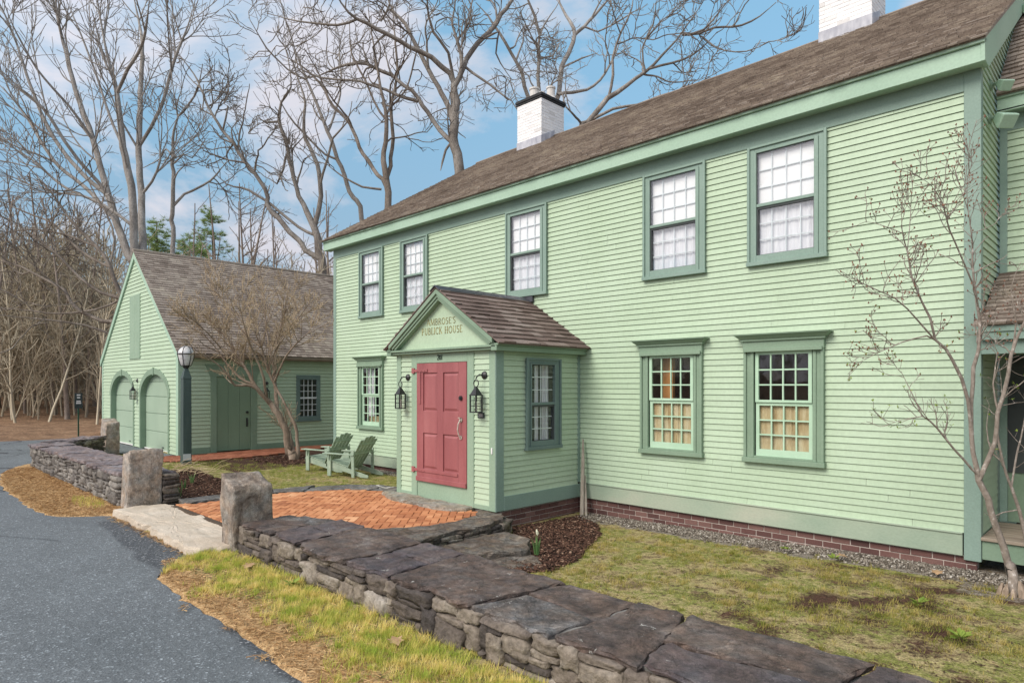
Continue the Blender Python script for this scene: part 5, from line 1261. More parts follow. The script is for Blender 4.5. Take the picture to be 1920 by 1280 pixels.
def cap_row(path_in, path_out, z, mats, parent, seed, lens=(.55, 1.05), th=(.06, .095), split=.35):
    """capstones between two polylines of equal parameter"""
    rnd = random.Random(seed)
    def at(path, t):
        d = [0]
        for a, b in zip(path[:-1], path[1:]): d.append(d[-1] + (Vector(b) - Vector(a)).length)
        s = t*d[-1]
        for i in range(len(path) - 1):
            if s <= d[i + 1] + 1e-6: return Vector(path[i]).lerp(Vector(path[i + 1]), (s - d[i])/max(d[i + 1] - d[i], 1e-6))
        return Vector(path[-1])
    tot = sum((Vector(b) - Vector(a)).length for a, b in zip(path_out[:-1], path_out[1:]))
    t0i = t0o = 0.0; k = 0
    while t0o < .999:
        l = rnd.uniform(*lens)/tot; t1o = t0o + l
        if t1o > 1 - .35*lens[0]/tot: t1o = 1.0
        t1i = 1.0 if t1o == 1.0 else max(t0i + .3*l, min(1, t1o + rnd.uniform(-.3, .3)*l))
        oa, ob, ia, ib = at(path_out, t0o), at(path_out, t1o), at(path_in, t0i), at(path_in, t1i)
        n = (oa - ia).normalized(); oa, ob = oa + n*rnd.uniform(-.02, .035), ob + n*rnd.uniform(-.02, .035)
        oh = rnd.uniform(*th); zz = z + rnd.uniform(-.012, .012); g = .004
        quads = []
        if rnd.random() < split:
            f = rnd.uniform(.38, .62); f2 = f + rnd.uniform(-.1, .1); ma, m2 = oa.lerp(ia, f), ob.lerp(ib, f2)
            quads = [[oa, ob, m2, ma], [ma, m2, ib, ia]]
        else: quads = [[oa, oa.lerp(ob, .5) + n*rnd.uniform(-.02, .04), ob, ib, ib.lerp(ia, .5) - n*rnd.uniform(-.03, .05), ia]]
        for q in quads:
            ar = sum(a.x*b.y - b.x*a.y for a, b in zip(q, q[1:] + q[:1]))
            if ar < 0: q = q[::-1]
            slab('capstone', [tuple(p) for p in q], zz - oh, zz + rnd.uniform(-.006, .006), rnd.choice(mats), parent, seed*17 + k); k += 1
        t0i, t0o = t1i, t1o

# ---- near wall along the verge
nw = empty('stone_wall', (-3.2, 3.5, 0), 'long dry stone wall with big dark slate capstones in the foreground', 'stone wall')
WT = .355
S = Stones()
rubble_face(S, (-7.36, 3.05), (2.2, 3.05), (0, -1), -.03, WT - .045, 3, .08, .046, ST5, .12, .24)
rubble_face(S, (2.2, 3.9), (-6.0, 3.9), (0, 1), -.15, WT - .075, 4, .1, .06, ST3, .12, .2)
S.build('rubble_stones', M['rubble'], nw)
mb = MB(); mb.box(-7.34, 2.2, 3.12, 3.84, -.2, WT - .035); mb.build('mortar_core', M['core'], nw)
cap_row([(-7.42, 3.66), (-7.2, 3.92), (-6.4, 3.96), (-4, 3.96), (2.2, 3.95)], [(-7.38, 3.05), (-6.9, 3.045), (-6.0, 3.05), (-3, 3.045), (2.2, 3.045)], WT, [M['cap']]*5 + [M['cap_brown']]*4 + [M['cap_grey']], nw, 12, (.55, 1.0), (.035, .065), .5)

# ---- curved retaining wall of the patio
cw = empty('retaining_wall', (-6.2, 5.2, 0), 'low curved dry stone wall holding the brick patio beside the porch', 'stone wall')
OUT = [(p.x, p.y) for p in smooth_line([(-5.75, 3.95), (-5.95, 4.5), (-6.03, 5.0), (-6.02, 5.5), (-6.08, 5.95), (-6.25, 6.3), (-6.5, 6.36)], .2)]
INN = [(p.x, p.y) for p in smooth_line([(-7.1, 4.0), (-6.72, 4.45), (-6.56, 4.95), (-6.52, 5.4), (-6.6, 5.9), (-6.72, 6.2), (-6.9, 6.26)], .2)]
S = Stones()
for k, (a, b) in enumerate(zip(OUT[:-1], OUT[1:])):
    d = (Vector(b) - Vector(a)).normalized(); rubble_face(S, a, b, (d.y, -d.x), -.17, .085, 60 + k, .1, .05, ST3, .09, .1)
S.build('rubble_stones', M['rubble'], cw)
mb = MB(); pl_ = [(x - .1, y) for x, y in OUT] + INN[::-1]; mb.prism([(x, y, -.2) for x, y in pl_], (0, 0, .285)); mb.build('mortar_core', M['dark_core'], cw)
cap_row(INN, OUT, .145, [M['cap_curve'], M['cap_curve'], M['cap']], cw, 7, (.4, .75), (.05, .075), .5)

# ---- far wall with its returning arm
fw = empty('stone_wall', (-15.2, 3.2, 0), 'pale rubble stone wall with purple grey caps beyond the first gate post', 'stone wall')
FT = .55
S = Stones()
rubble_face(S, (-18.6, 2.86), (-11.42, 2.86), (0, -1), -.03, FT - .06, 21, .08, .05, ST3, .11, .22)
rubble_face(S, (-19.0, 3.4), (-18.62, 2.86), (-.8, -.6), -.03, FT - .06, 22, .08, .055, ST3, .1, .25)
S.build('rubble_stones', M['rubble_far'], fw)
S = Stones()
rubble_face(S, (-20.25, 4.75), (-18.75, 3.58), (.62, .79), -.05, FT - .06, 23, .12, .04, ST3, .1, .05)
rubble_face(S, (-18.75, 3.52), (-11.05, 3.52), (0, 1), -.05, FT - .06, 24, .12, .045, ST3, .1, .1)
rubble_face(S, (-10.98, 3.36), (-10.98, 3.6), (1, 0), -.02, FT - .03, 25, .13, .045, ST3, .1, .0)
o = S.build('inner_stones', M['rubble'], fw); o['label'] = 'darker stones on the garden side of the wall'
mb = MB(); mb.prism([(x, y, -.1) for x, y in ((-18.5, 2.93), (-11.05, 2.93), (-11.05, 3.46), (-18.7, 3.46), (-20.2, 4.65), (-20.5, 4.2), (-18.9, 3.3))], (0, 0, FT + .05)); mb.build('mortar_core', M['dark_core'], fw)
cap_row([(-18.85, 3.56), (-15, 3.56), (-11.03, 3.58)], [(-18.72, 2.8), (-15, 2.82), (-11.40, 2.84)], FT, [M['cap_far']], fw, 31, (.5, .95), (.05, .075), .4)
cap_row([(-20.25, 4.8), (-18.86, 3.62)], [(-20.6, 4.3), (-18.76, 2.84)], FT - .01, [M['cap_far']], fw, 33, (.4, .7), (.04, .06), .3)

# ---- granite posts
def granite_post(c, hx, hy, h, mat, seed, label):
    S = Stones(); S.add((0 + c[0], c[1], h/2 - .06), (hx, hy, h/2 + .06), (1, 0, 0), (0, 1, 0), seed, ST14, 50, .022)
    v = S.V[0]
    for i in range(len(v)):
        x, y, z = (float(q) for q in v[i]); e = mnoise.noise((x*5, y*5, z*4 + seed))*.012 + mnoise.noise((x*22, y*22, z*22))*.007
        v[i, 0] += e; v[i, 1] += mnoise.noise((x*5 + 9, y*5, z*4))*.012 + mnoise.noise((x*22, y*22 + 5, z*22))*.007; v[i, 2] += mnoise.noise((x*6, y*6, seed*2.0))*.02 if z > h*.7 else 0
    o = S.build('granite_post', mat, None, (c[0], c[1], 0), True); return tag(o, label, 'stone post', None)
granite_post((-7.52, 3.20), .175, .222, .83, M['granite_stain'], 2, 'stained granite gate post at the end of the near stone wall')
granite_post((-11.20, 3.12), .19, .235, .88, M['granite'], 5, 'tall grey granite gate post at the end of the far pale wall')
granite_post((-20.75, 4.98), .27, .17, .93, M['granite'], 9, 'distant granite post before the arched garage doors')

o = slab('threshold_slab', [(-10.9, 2.62), (-9.2, 2.64), (-7.66, 2.6), (-7.42, 2.9), (-7.62, 3.35), (-9, 3.36), (-10.85, 3.34)], -.1, .1, M['slab'], None, 41, None, .012, .1)
tag(o, 'wide pale granite slab lying between the two gate posts', 'stone slab')
o = slab('door_step', [(-9.05, 6.05), (-8.3, 5.84), (-7.1, 5.86), (-6.95, 6.1), (-6.98, 6.28), (-9.1, 6.28)], .02, .165, M['step'], None, 43, None, .01, .1)
tag(o, 'flat grey stone step in front of the red door', 'door step')
for k, (pl_, z1, lab) in enumerate((([(-6.0, 4.75), (-5.35, 4.9), (-5.15, 5.45), (-5.45, 5.85), (-6.0, 5.9)],   .02, 'upper brown stone garden step below the curved wall'),
                                    ([(-5.75, 4.55), (-4.85, 4.85), (-4.72, 5.25), (-5.05, 5.55), (-5.75, 5.5)], -.05, 'lower mossy stone garden step beside the mulch bed'))):
    tag(slab('stone_step', pl_, z1 - .16, z1, M['cap_curve'], None, 51 + k, None, .012, .08), lab, 'stone step', 'stone garden steps')

# flagstone edging of the patio, laid in a curve
eo = [(p.x, p.y) for p in smooth_line([(-10.85, 3.5), (-10.82, 3.95), (-10.9, 4.5), (-10.85, 5.1), (-10.75, 5.7), (-10.45, 6.3), (-9.85, 6.7), (-9.0, 6.78)], .2)]
ei = [(p.x, p.y) for p in smooth_line([(-10.42, 3.5), (-10.4, 3.95), (-10.45, 4.5), (-10.35, 5.1), (-10.2, 5.55), (-9.92, 5.98), (-9.5, 6.22), (-8.98, 6.3)], .2)]
ed = empty('flagstone_edging', (-10.4, 5.2, 0), 'curved border of flat grey flagstones between lawn and brick patio', 'stone edging')
cap_row(ei, eo, .125, [M['flag']], ed, 19, (.45, .85), (.07, .1), .15)
for c in ed.children: c.name = 'flagstone'

# ------------------------------------------------------------------ ground cover
def blades(name, pts, hgt, wid, mat, seed, lean=.6, flat=False):
    rng = np.random.default_rng(seed); P = np.array(pts, np.float32); n = len(P)
    a = rng.uniform(0, 2*np.pi, n); h = hgt*rng.uniform(.45, 1.25, n); w = wid*rng.uniform(.7, 1.3, n)
    d = np.stack([np.cos(a), np.sin(a)], 1); ln = rng.uniform(.1, lean, n)*h
    s = np.stack([-d[:, 1], d[:, 0]], 1)*w[:, None]/2
    z0 = P[:, 2]
    if flat:
        A = np.concatenate([P[:, :2] - s - d*h[:, None]/2, (z0 + rng.uniform(.002, .012, n))[:, None]], 1); B = np.concatenate([P[:, :2] + s - d*h[:, None]/2, (z0 + rng.uniform(.002, .012, n))[:, None]], 1)
        C = np.concatenate([P[:, :2] + s + d*h[:, None]/2, (z0 + rng.uniform(.002, .03, n))[:, None]], 1)
    else:
        A = np.concatenate([P[:, :2] - s, (z0 - .005)[:, None]], 1); B = np.concatenate([P[:, :2] + s, (z0 - .005)[:, None]], 1)
        C = np.concatenate([P[:, :2] + d*ln[:, None], (z0 + h)[:, None]], 1)
    V = np.stack([A, B, C], 1).reshape(-1, 3)
    return tag(np_mesh(name, V, np.arange(3*n).reshape(-1, 3), mat, loc=(0, 0, 0)), kind='stuff')

def scatter(n, x0, x1, y0, y1, keep, seed):
    rnd = random.Random(seed); out = []
    for _ in range(n):
        x, y = rnd.uniform(x0, x1), rnd.uniform(y0, y1)
        k = keep(x, y)
        if k and rnd.random() < k: out.append((x, y, gz(x, y) + .012*mnoise.noise((x*.9, y*.9, 3))))
    return out
nz_ = lambda x, y, f, s: mnoise.noise((x*f, y*f, s))
def tufts(name, n, x0, x1, y0, y1, keep, per, spread, hgt, wid, mat, seed, lean=1.2):
    """grass in separate clumps of unequal size, so thatch and soil show between them"""
    rnd = random.Random(seed); pts = []; hs = []
    for cx, cy, cz in scatter(n, x0, x1, y0, y1, keep, seed):
        k = max(3, int(per*rnd.lognormvariate(0, .55))); r = spread*rnd.uniform(.5, 1.5); h = rnd.uniform(.55, 1.4)
        for _ in range(k):
            x, y = rnd.gauss(cx, r), rnd.gauss(cy, r)
            if keep(x, y) > 0: pts.append((x, y, cz)); hs.append(h)
    o = blades(name, pts, hgt, wid, mat, seed + 1, lean)
    v = np.empty(len(o.data.vertices)*3, np.float32); o.data.vertices.foreach_get('co', v); v = v.reshape(-1, 3, 3)
    f = np.array(hs, np.float32)[:, None]; base = v[:, :1]
    v[:, 2] = (v[:, 0] + v[:, 1])/2 + (v[:, 2] - (v[:, 0] + v[:, 1])/2)*f; o.data.vertices.foreach_set('co', v.ravel()); o.data.update()
    return o
def lawn_r(x, y):
    if in_poly(x, y, MULCH_R): return 0
    if y > 7.5: return .06
    d = .55 + 1.5*nz_(x, y, 1.1, 4) + 1.3*nz_(x, y, 3.4, 6)
    if x > -3.6: d -= .2*min(1, (x + 3.6)/2)
    return max(.06, d)
tufts('lawn_grass', 8000, -6.0, 2.4, 3.95, 7.7, lawn_r, 16, .026, .034, .005, M['grass'], 1, 1.5)
def lawn_l(x, y):
    if in_poly(x, y, MULCH_L) or in_poly(x, y, PP): return 0
    if x > -10.8 and in_poly(x, y, [(-10.9, 3.3), (-10.9, 5.2), (-10.4, 6.4), (-9.8, 6.75), (-8.8, 6.8), (-8.8, 3)]): return 0
    if in_poly(x, y, MULCH_T): return .05
    return max(.1, .75 + 1.2*nz_(x, y, .8, 5) + .8*nz_(x, y, 3, 5))
tufts('side_lawn_grass', 4600, -16.9, -8.9, 3.7, 7.85, lawn_l, 14, .035, .034, .006, M['moss_grass'], 3, 1.3)
def verge(x, y):
    if in_poly(x, y, road_poly): return 0
    return (.3 if y > 2.95 else 1)*max(0, min(1, (y - 2.22)/.5) + .9*nz_(x, y, 1.7, 2) + .6*nz_(x, y, 4, 2) + .05)
tufts('verge_grass', 6200, -7.55, 2.4, 2.02, 3.06, verge, 17, .024, .052, .0052, M['verge_grass'], 5, 1.4)
def straw_k(x, y):
    if in_poly(x, y - .03, road_poly) and nz_(x, y, 4, 1) < .28: return 0
    return max(.05, min(1, 1.25 - (y - 1.95)/.75 + .7*nz_(x, y, 2, 8)))
pts = [(x, y, max(z, .004)) for x, y, z in scatter(30000, -7.6, 2.4, 1.93, 3.05, straw_k, 7)]
pts += [(x, y, max(z, .004)) for x, y, z in scatter(30000, -18.4, -10.75, 1.9, 2.86, lambda x, y: 0 if in_poly(x, y - .03, road_poly) else .9, 8)]
pts += [(x, y, .004) for x, y, z in scatter(2500, -10.7, -7.5, 2.5, 2.72, lambda x, y: .6 if abs(y - 2.62) < .06 else .05, 9)]
blades('pine_straw', pts, .085, .0045, M['straw'], 8, 1, True)
blades('far_verge_grass', scatter(2600, -13.2, -11.4, 2.1, 2.84, lambda x, y: max(0, 1 - ((x + 12.2)**2/.7 + (y - 2.62)**2/.05)), 10), .06, .008, M['verge_grass'], 11, 1.0)

def chips(name, pts, size, mat, seed, flat=.35):
    rng = np.random.default_rng(seed); P = np.array(pts, np.float32); n = len(P)
    base = np.array([(1, 0, 0), (0, 1, 0), (-1, 0, 0), (0, -1, 0), (0, 0, 1), (0, 0, -1)], np.float32)
    fc = np.array([(0, 1, 4), (1, 2, 4), (2, 3, 4), (3, 0, 4), (1, 0, 5), (2, 1, 5), (3, 2, 5), (0, 3, 5)])
    sc_ = size*rng.uniform(.5, 1.4, (n, 1, 3)).astype(np.float32)*np.array([1, .62, flat], np.float32)
    a = rng.uniform(0, 6.28, n); c, s = np.cos(a)[:, None], np.sin(a)[:, None]
    b = base[None]*sc_; b += rng.uniform(-.2, .2, b.shape)*size*.5
    X = b[..., 0]*c - b[..., 1]*s; Y = b[..., 0]*s + b[..., 1]*c; Z = b[..., 2] + rng.uniform(-.5, .5, (n, 1))*b[..., 0]
    V = np.stack([X, Y, Z], -1) + P[:, None, :]
    Fc = (fc[None] + (np.arange(n)*6)[:, None, None]).reshape(-1, 3)
    return tag(np_mesh(name, V.reshape(-1, 3), Fc, mat, loc=(0, 0, 0)), kind='stuff')
chips('gravel_strip', [(x, y, z + .008) for x, y, z in scatter(8500, -6.3, -.9, 7.46, 8.12, lambda x, y: max(0, min(1, (y - 7.6)/.22 + .7*nz_(x, y, 3, 2))), 12)] +
      [(x, y, z + .008) for x, y, z in scatter(3500, -14, -8.9, 7.8, 8.1, lambda x, y: 1, 13)], .021, M['pebble'], 14, .6)
chips('bark_mulch', [(x, y, z + .01) for x, y, z in scatter(11000, -6.6, -4.4, 4.0, 7.9, lambda x, y: in_poly(x, y, MULCH_R), 15)] +
      [(x, y, z + .01) for x, y, z in scatter(9000, -15.7, -10.6, 3.4, 5.4, lambda x, y: .7*in_poly(x, y, MULCH_L), 16)] +
      [(x, y, z + .01) for x, y, z in scatter(5000, -17.2, -14.3, 6.9, 9.2, lambda x, y: .7*in_poly(x, y, MULCH_T), 17)], .03, M['mulch'], 19, .3)
chips('leaf_crumbs', [(x, y, z + .008) for x, y, z in scatter(9000, -4.4, 2.0, 4.2, 8.1, lambda x, y: max(0, .3*min(1, (x + 4.4)/2.5) + .8*nz_(x, y, 2.6, 7) - .06), 18)], .011, M['crumb'], 20, .3)

# pale dead stalks lying in the mulch by the lamp post
t = empty('dry_stalks', (-15.2, 5.0, .03), 'pale straw coloured dead stalks lying on the mulch beside the lamp post', 'dead stalks')
mb = MB(); rnd = random.Random(6)
for k in range(46):
    x, y, a, l = rnd.gauss(-15.1, .45), rnd.gauss(5.0, .22), rnd.uniform(-.6, .9), rnd.uniform(.3, .8); d = Vector((math.cos(a), math.sin(a)*.6, rnd.uniform(.0, .5)))
    p = Vector((x, y, .05)); mb.tube([p, p + d*l*.5 + Vector((0, 0, rnd.uniform(0, .05))), p + d*l + Vector((0, 0, -.05*rnd.random()))], [.006, .005, .003], 4)
mb.build('stalks', M['stalk'], t)

# small plants and fallen leaves
def bulb_plant(loc, n, h, label, flower=False, seed=1):
    rnd = random.Random(seed); t = empty('bulb_plant', loc, label, 'plant'); mb = MB()
    for i in range(n):
        a = rnd.uniform(0, 6.28); l = h*rnd.uniform(.7, 1.1); r = rnd.uniform(.01, .035); b = Vector(loc) + Vector((math.cos(a)*r, math.sin(a)*r, 0)); w = .009
        o = Vector((math.cos(a), math.sin(a), 0))*l*rnd.uniform(.1, .3); s = Vector((-math.sin(a), math.cos(a), 0))*w
        q = [b, b + Vector((0, 0, l*.55)) + o*.35, b + Vector((0, 0, l)) + o]
        mb.face([q[0] - s, q[0] + s, q[1] + s, q[1] - s]); mb.face([q[1] - s, q[1] + s, q[2]])
    mb.build('leaves', M['plant_green'], t)
    if flower:
        mb = MB(); c = Vector(loc) + Vector((.01, 0, h*1.05)); mb.tube([Vector(loc), c], .004, 5); mb.build('flower_stem', M['plant_green'], t)
        mb = MB(); mb.tube([c, c + Vector((0, 0, .02)), c + Vector((0, -.01, .05)), c + Vector((0, -.015, .075))], [.006, .016, .014, .003], 8); mb.build('flower', M['petal'], t)
bulb_plant((-5.11, 5.57, -.06), 16, .21, 'single daffodil with a pale bud in the brown mulch bed', True, 3)
bulb_plant((-11.8, 3.86, .03), 9, .2, 'green bulb leaves in the mulch just behind the tall gate post', False, 4)
bulb_plant((-13.2, 4.55, .03), 10, .2, 'green bulb leaves in the far part of the mulch near the lamp post', False, 5)
bulb_plant((-12.6, 4.2, .03), 8, .17, 'short bulb leaves in the middle of the left mulch bed', False, 6)
def clump(loc, label, r, seed, n=26):
    rnd = random.Random(seed); t = empty('weed_plant', loc, label, 'plant', ); mb = MB()
    for i in range(n):
        a = rnd.uniform(0, 6.28); d = Vector((math.cos(a), math.sin(a), rnd.uniform(.2, .9))).normalized(); s = Vector((-math.sin(a), math.cos(a), 0)); l = r*rnd.uniform(.5, 1); b = Vector(loc) + d*l*.25; w = l*.22
        mb.face([b, b + d*l*.5 + s*w, b + d*l + Vector((0, 0, -l*.15)), b + d*l*.5 - s*w])
    mb.build('leaves', M['leaf_green'], t)
clump((-1.45, 6.45, .02), 'small bright green weed in the bare soil near the bare shrub tree', .09, 1)
clump((-2.5, 7.55, .0), 'little green weed growing in the pebble strip under the wall', .08, 2)
clump((-1.02, 5.75, .03), 'bright green tuft on the bare lawn at the right edge', .1, 3)
clump((-3.05, 7.6, .0), 'low green weed in the pebbles left of the other weed', .07, 4)
clump((-5.72, 2.86, .04), 'bright green leafy tuft at the foot of the near stone wall', .1, 5)
def leaf(loc, rz, s, label, mat='dead_leaf'):
    mb = MB(); pts = [(0, -.5), (.22, -.25), (.42, -.28), (.3, 0), (.48, .2), (.2, .22), (0, .6), (-.2, .22), (-.46, .2), (-.3, 0), (-.4, -.3), (-.2, -.24)]
    c, n = math.cos(rz), math.sin(rz)
    mb.prism([(loc[0] + (x*c - y*n)*s, loc[1] + (x*n + y*c)*s, loc[2] + .035*abs(x) + .02*y) for x, y in pts], (0, 0, .002)); tag(mb.build('fallen_leaf', M[mat]), label, 'leaf', 'dry fallen leaves')
leaf((-6.62, 2.84, .05), .5, .15, 'curled tan leaf on the verge close to the near gate post')
leaf((-3.9, 2.74, .055), 1.3, .13, 'tan leaf on the verge grass below the middle of the near wall')
leaf((-2.45, 7.66, .02), 2.1, .12, 'dry leaf on the pebble strip by the house wall')
leaf((-1.55, 7.62, .03), .2, .12, 'pale dry leaf on the pebbles near the right corner of the house')
# ------------------------------------------------------------------ trees
class Twigs:
    """tubes collected as numpy arrays"""
    def __init__(s): s.V = []; s.F = []; s.n = 0; s.mi = []; s.tips = []
    def tube(s, P, rad, k, mi=0):
        P = np.asarray(P, np.float64); rad = np.asarray(rad, np.float64); m = len(P)
        T = np.empty_like(P); T[1:-1] = P[2:] - P[:-2]; T[0] = P[1] - P[0]; T[-1] = P[-1] - P[-2]
        T /= np.maximum(np.linalg.norm(T, axis=1, keepdims=True), 1e-9)
        ref = np.array([.31, .17, .93]) if abs(T[:, 2]).mean() < .8 else np.array([.9, .4, .1])
        A = np.cross(T, ref); A /= np.maximum(np.linalg.norm(A, axis=1, keepdims=True), 1e-9); B = np.cross(T, A)
        an = np.arange(k)*2*np.pi/k
        ring = P[:, None] + (A[:, None]*np.cos(an)[None, :, None] + B[:, None]*np.sin(an)[None, :, None])*rad[:, None, None]
        s.V.append(ring.reshape(-1, 3))
        i = np.arange(m - 1)[:, None]*k; j = np.arange(k)[None]; j2 = (j + 1) % k
        s.F.append(np.stack([i + j, i + j2, i + k + j2, i + k + j], -1).reshape(-1, 4) + s.n); s.mi.append(np.full((m - 1)*k, mi)); s.n += m*k
    def build(s, name, mat, parent=None, loc=None, smooth=True):
        return np_mesh(name, np.concatenate(s.V), np.concatenate(s.F), mat, parent, loc, smooth, np.concatenate(s.mi) if isinstance(mat, (list, tuple)) else None)

def resample(pts, step):
    """Catmull-Rom through (x,y,z,r) control points"""
    P = np.asarray(pts, float); out = []
    for i in range(len(P) - 1):
        p0, p1, p2, p3 = P[max(i - 1, 0)], P[i], P[i + 1], P[min(i + 2, len(P) - 1)]
        m = max(1, int(np.linalg.norm((p2 - p1)[:3])/step)); t = (np.arange(m)/m)[:, None]
        out.append(.5*((2*p1) + (p2 - p0)*t + (2*p0 - 5*p1 + 4*p2 - p3)*t**2 + (3*p1 - p0 - 3*p2 + p3)*t**3))
    out.append(P[-1:]); q = np.concatenate(out); q[:, 3] = np.maximum(q[:, 3], .002); return q

def wander(rng, p, d, length, r0, r1, nseg, wig, up, crook=0.0):
    st = length/nseg; P = [p]; d = d/np.linalg.norm(d)
    for i in range(nseg):
        d = d + rng.normal(0, wig, 3) + np.array([0, 0, up])
        if crook and rng.random() < .3: d = d + rng.normal(0, crook, 3)
        d /= np.linalg.norm(d); p = p + d*st; P.append(p)
    t = np.linspace(0, 1, nseg + 1)
    return np.array(P), r0 + (r1 - r0)*t**.8

def sprout(tw, rng, P, rad, level, S, t0=.15):
    """side branches along a limb, recursively; S: list of per-level settings"""
    if level >= len(S): return
    c = S[level]; seg = np.linalg.norm(np.diff(P, axis=0), axis=1); cum = np.concatenate([[0], np.cumsum(seg)]); Lg = cum[-1]
    n = rng.poisson(c['dens']*Lg*(1 - t0))
    for k in range(n):
        t = t0 + (1 - t0)*rng.random()**.85; s = t*Lg; i = min(np.searchsorted(cum, s) - 1, len(P) - 2); i = max(i, 0)
        f = (s - cum[i])/max(seg[i], 1e-6); p = P[i]*(1 - f) + P[i + 1]*f; r = rad[i]*(1 - f) + rad[i + 1]*f
        T = P[i + 1] - P[i]; T /= np.linalg.norm(T)
        q = rng.normal(0, 1, 3); q -= T*q.dot(T); q /= np.linalg.norm(q)
        a = math.radians(rng.uniform(*c['ang'])); d = T*math.cos(a) + q*math.sin(a) + np.array([0, 0, c.get('lift', 0)])
        ln = c['len']*rng.uniform(.45, 1.25)*(1 - .45*t)
        r0 = min(r*.7, c['r']*rng.uniform(.7, 1.3)); r0 = max(r0, c['rmin'])
        P2, R2 = wander(rng, p, d, ln, r0, c['rmin'], c['seg'], c['wig'], c.get('up', 0), c.get('crook', 0))
        tw.tube(P2, R2, c['sides'], c.get('mi', 0))
        if c.get('tip'): tw.tips.append(P2[-1])
        sprout(tw, rng, P2, R2, level + 1, S, .1)

OAK = [dict(dens=.85, len=3.8, r=.06, rmin=.02, seg=13, wig=.14, up=.05, crook=.38, ang=(30, 70), sides=5, lift=.2),
       dict(dens=1.8, len=2.0, r=.03, rmin=.015, seg=9, wig=.16, up=.05, crook=.36, ang=(28, 65), sides=4, lift=.1),
       dict(dens=2.6, len=1.05, r=.017, rmin=.0115, seg=6, wig=.18, up=.05, crook=.3, ang=(28, 60), sides=3),
       dict(dens=1.1, len=.55, r=.0115, rmin=.009, seg=3, wig=.18, up=.05, ang=(28, 60), sides=3)]
MAPLE = [dict(dens=.95, len=4.4, r=.05, rmin=.018, seg=11, wig=.06, up=.05, ang=(18, 45), sides=5, lift=.15),
         dict(dens=1.8, len=2.2, r=.026, rmin=.014, seg=8, wig=.08, up=.05, ang=(20, 48), sides=4),
         dict(dens=2.3, len=1.1, r=.016, rmin=.0115, seg=5, wig=.1, up=.04, ang=(22, 50), sides=3)]
TH = .76
def traced_tree(name, label, cat, limbs, d0, seed, S, bark, root=None, depth_spread=.22, group=None, dens=1.0, wig=.05, sides=9, t0=.3):
    """limbs: lists of (u, v, width in px); every limb leans off towards or away from the viewer, so the crown is round"""
    rng = np.random.default_rng(seed); tw = Twigs(); S = [dict(s, dens=s['dens']*dens) for s in S]; first = None; crown = []
    nodes = {}
    tr = Twigs()
    for li, limb in enumerate(limbs):
        lean = rng.uniform(-1, 1)*depth_spread if li else 0.0
        st = nodes.get((limb[0][0], limb[0][1]), d0); d = st; pts = []; pu = None
        for (u, v, w) in limb:
            if pu is not None: d += math.hypot(u - pu[0], v - pu[1])*st/FPX*lean*1.6
            key = (u, v)
            if key in nodes: d = nodes[key]
            nodes[key] = d
            p = px(u, v, d); pts.append((p.x, p.y, p.z, w*(TH if d > 20 else .9)*d/FPX/2)); pu = (u, v)
        if li == 0:
            b = root if root is not None else (pts[0][0], pts[0][1]); r = pts[0][3]
            pts = [(b[0], b[1], -.3, r*1.3), (b[0], b[1], .25, r*1.12)] + ([(b[0]*.5 + pts[0][0]*.5, b[1]*.5 + pts[0][1]*.5, pts[0][2]*.5, r*1.06)] if pts[0][2] > 1.5 else []) + pts
            first = b
        q = resample(pts, .4 if sides > 7 else .12)
        n = len(q); t_ = np.linspace(0, 1, n); q[:, 3] = np.maximum(q[:, 3]*np.where(t_ > .7, 1 - (t_ - .7)/.3*.75, 1), (.0006 if d0 > 20 else .0003)*st)
        amp = np.clip(q[:, 3:4]*1.1, .03 if d0 > 20 else 0, .14)*wig*8; env = np.ones((n, 1)); env[0] = env[-1] = 0
        ph = rng.uniform(0, 6, 6); t = np.arange(n)[:, None]
        q[:, :3] += env*amp*(.5*np.sin(t*.7 + ph[:3]) + .4*np.sin(t*1.9 + ph[3:]) + rng.normal(0, .38, (n, 3)))
        (tr if li == 0 else tw).tube(q[:, :3], q[:, 3], sides)
        crown.append((q[:, :3], q[:, 3], li))
    for P, r, li in crown: sprout(tw, rng, P, r, 0, S, t0 if li else .55)
    t = empty(name, (first[0], first[1], 0), label, cat, group)
    tr.build('trunk', bark, t); tw.build('crown', bark, t)
    return t, tw

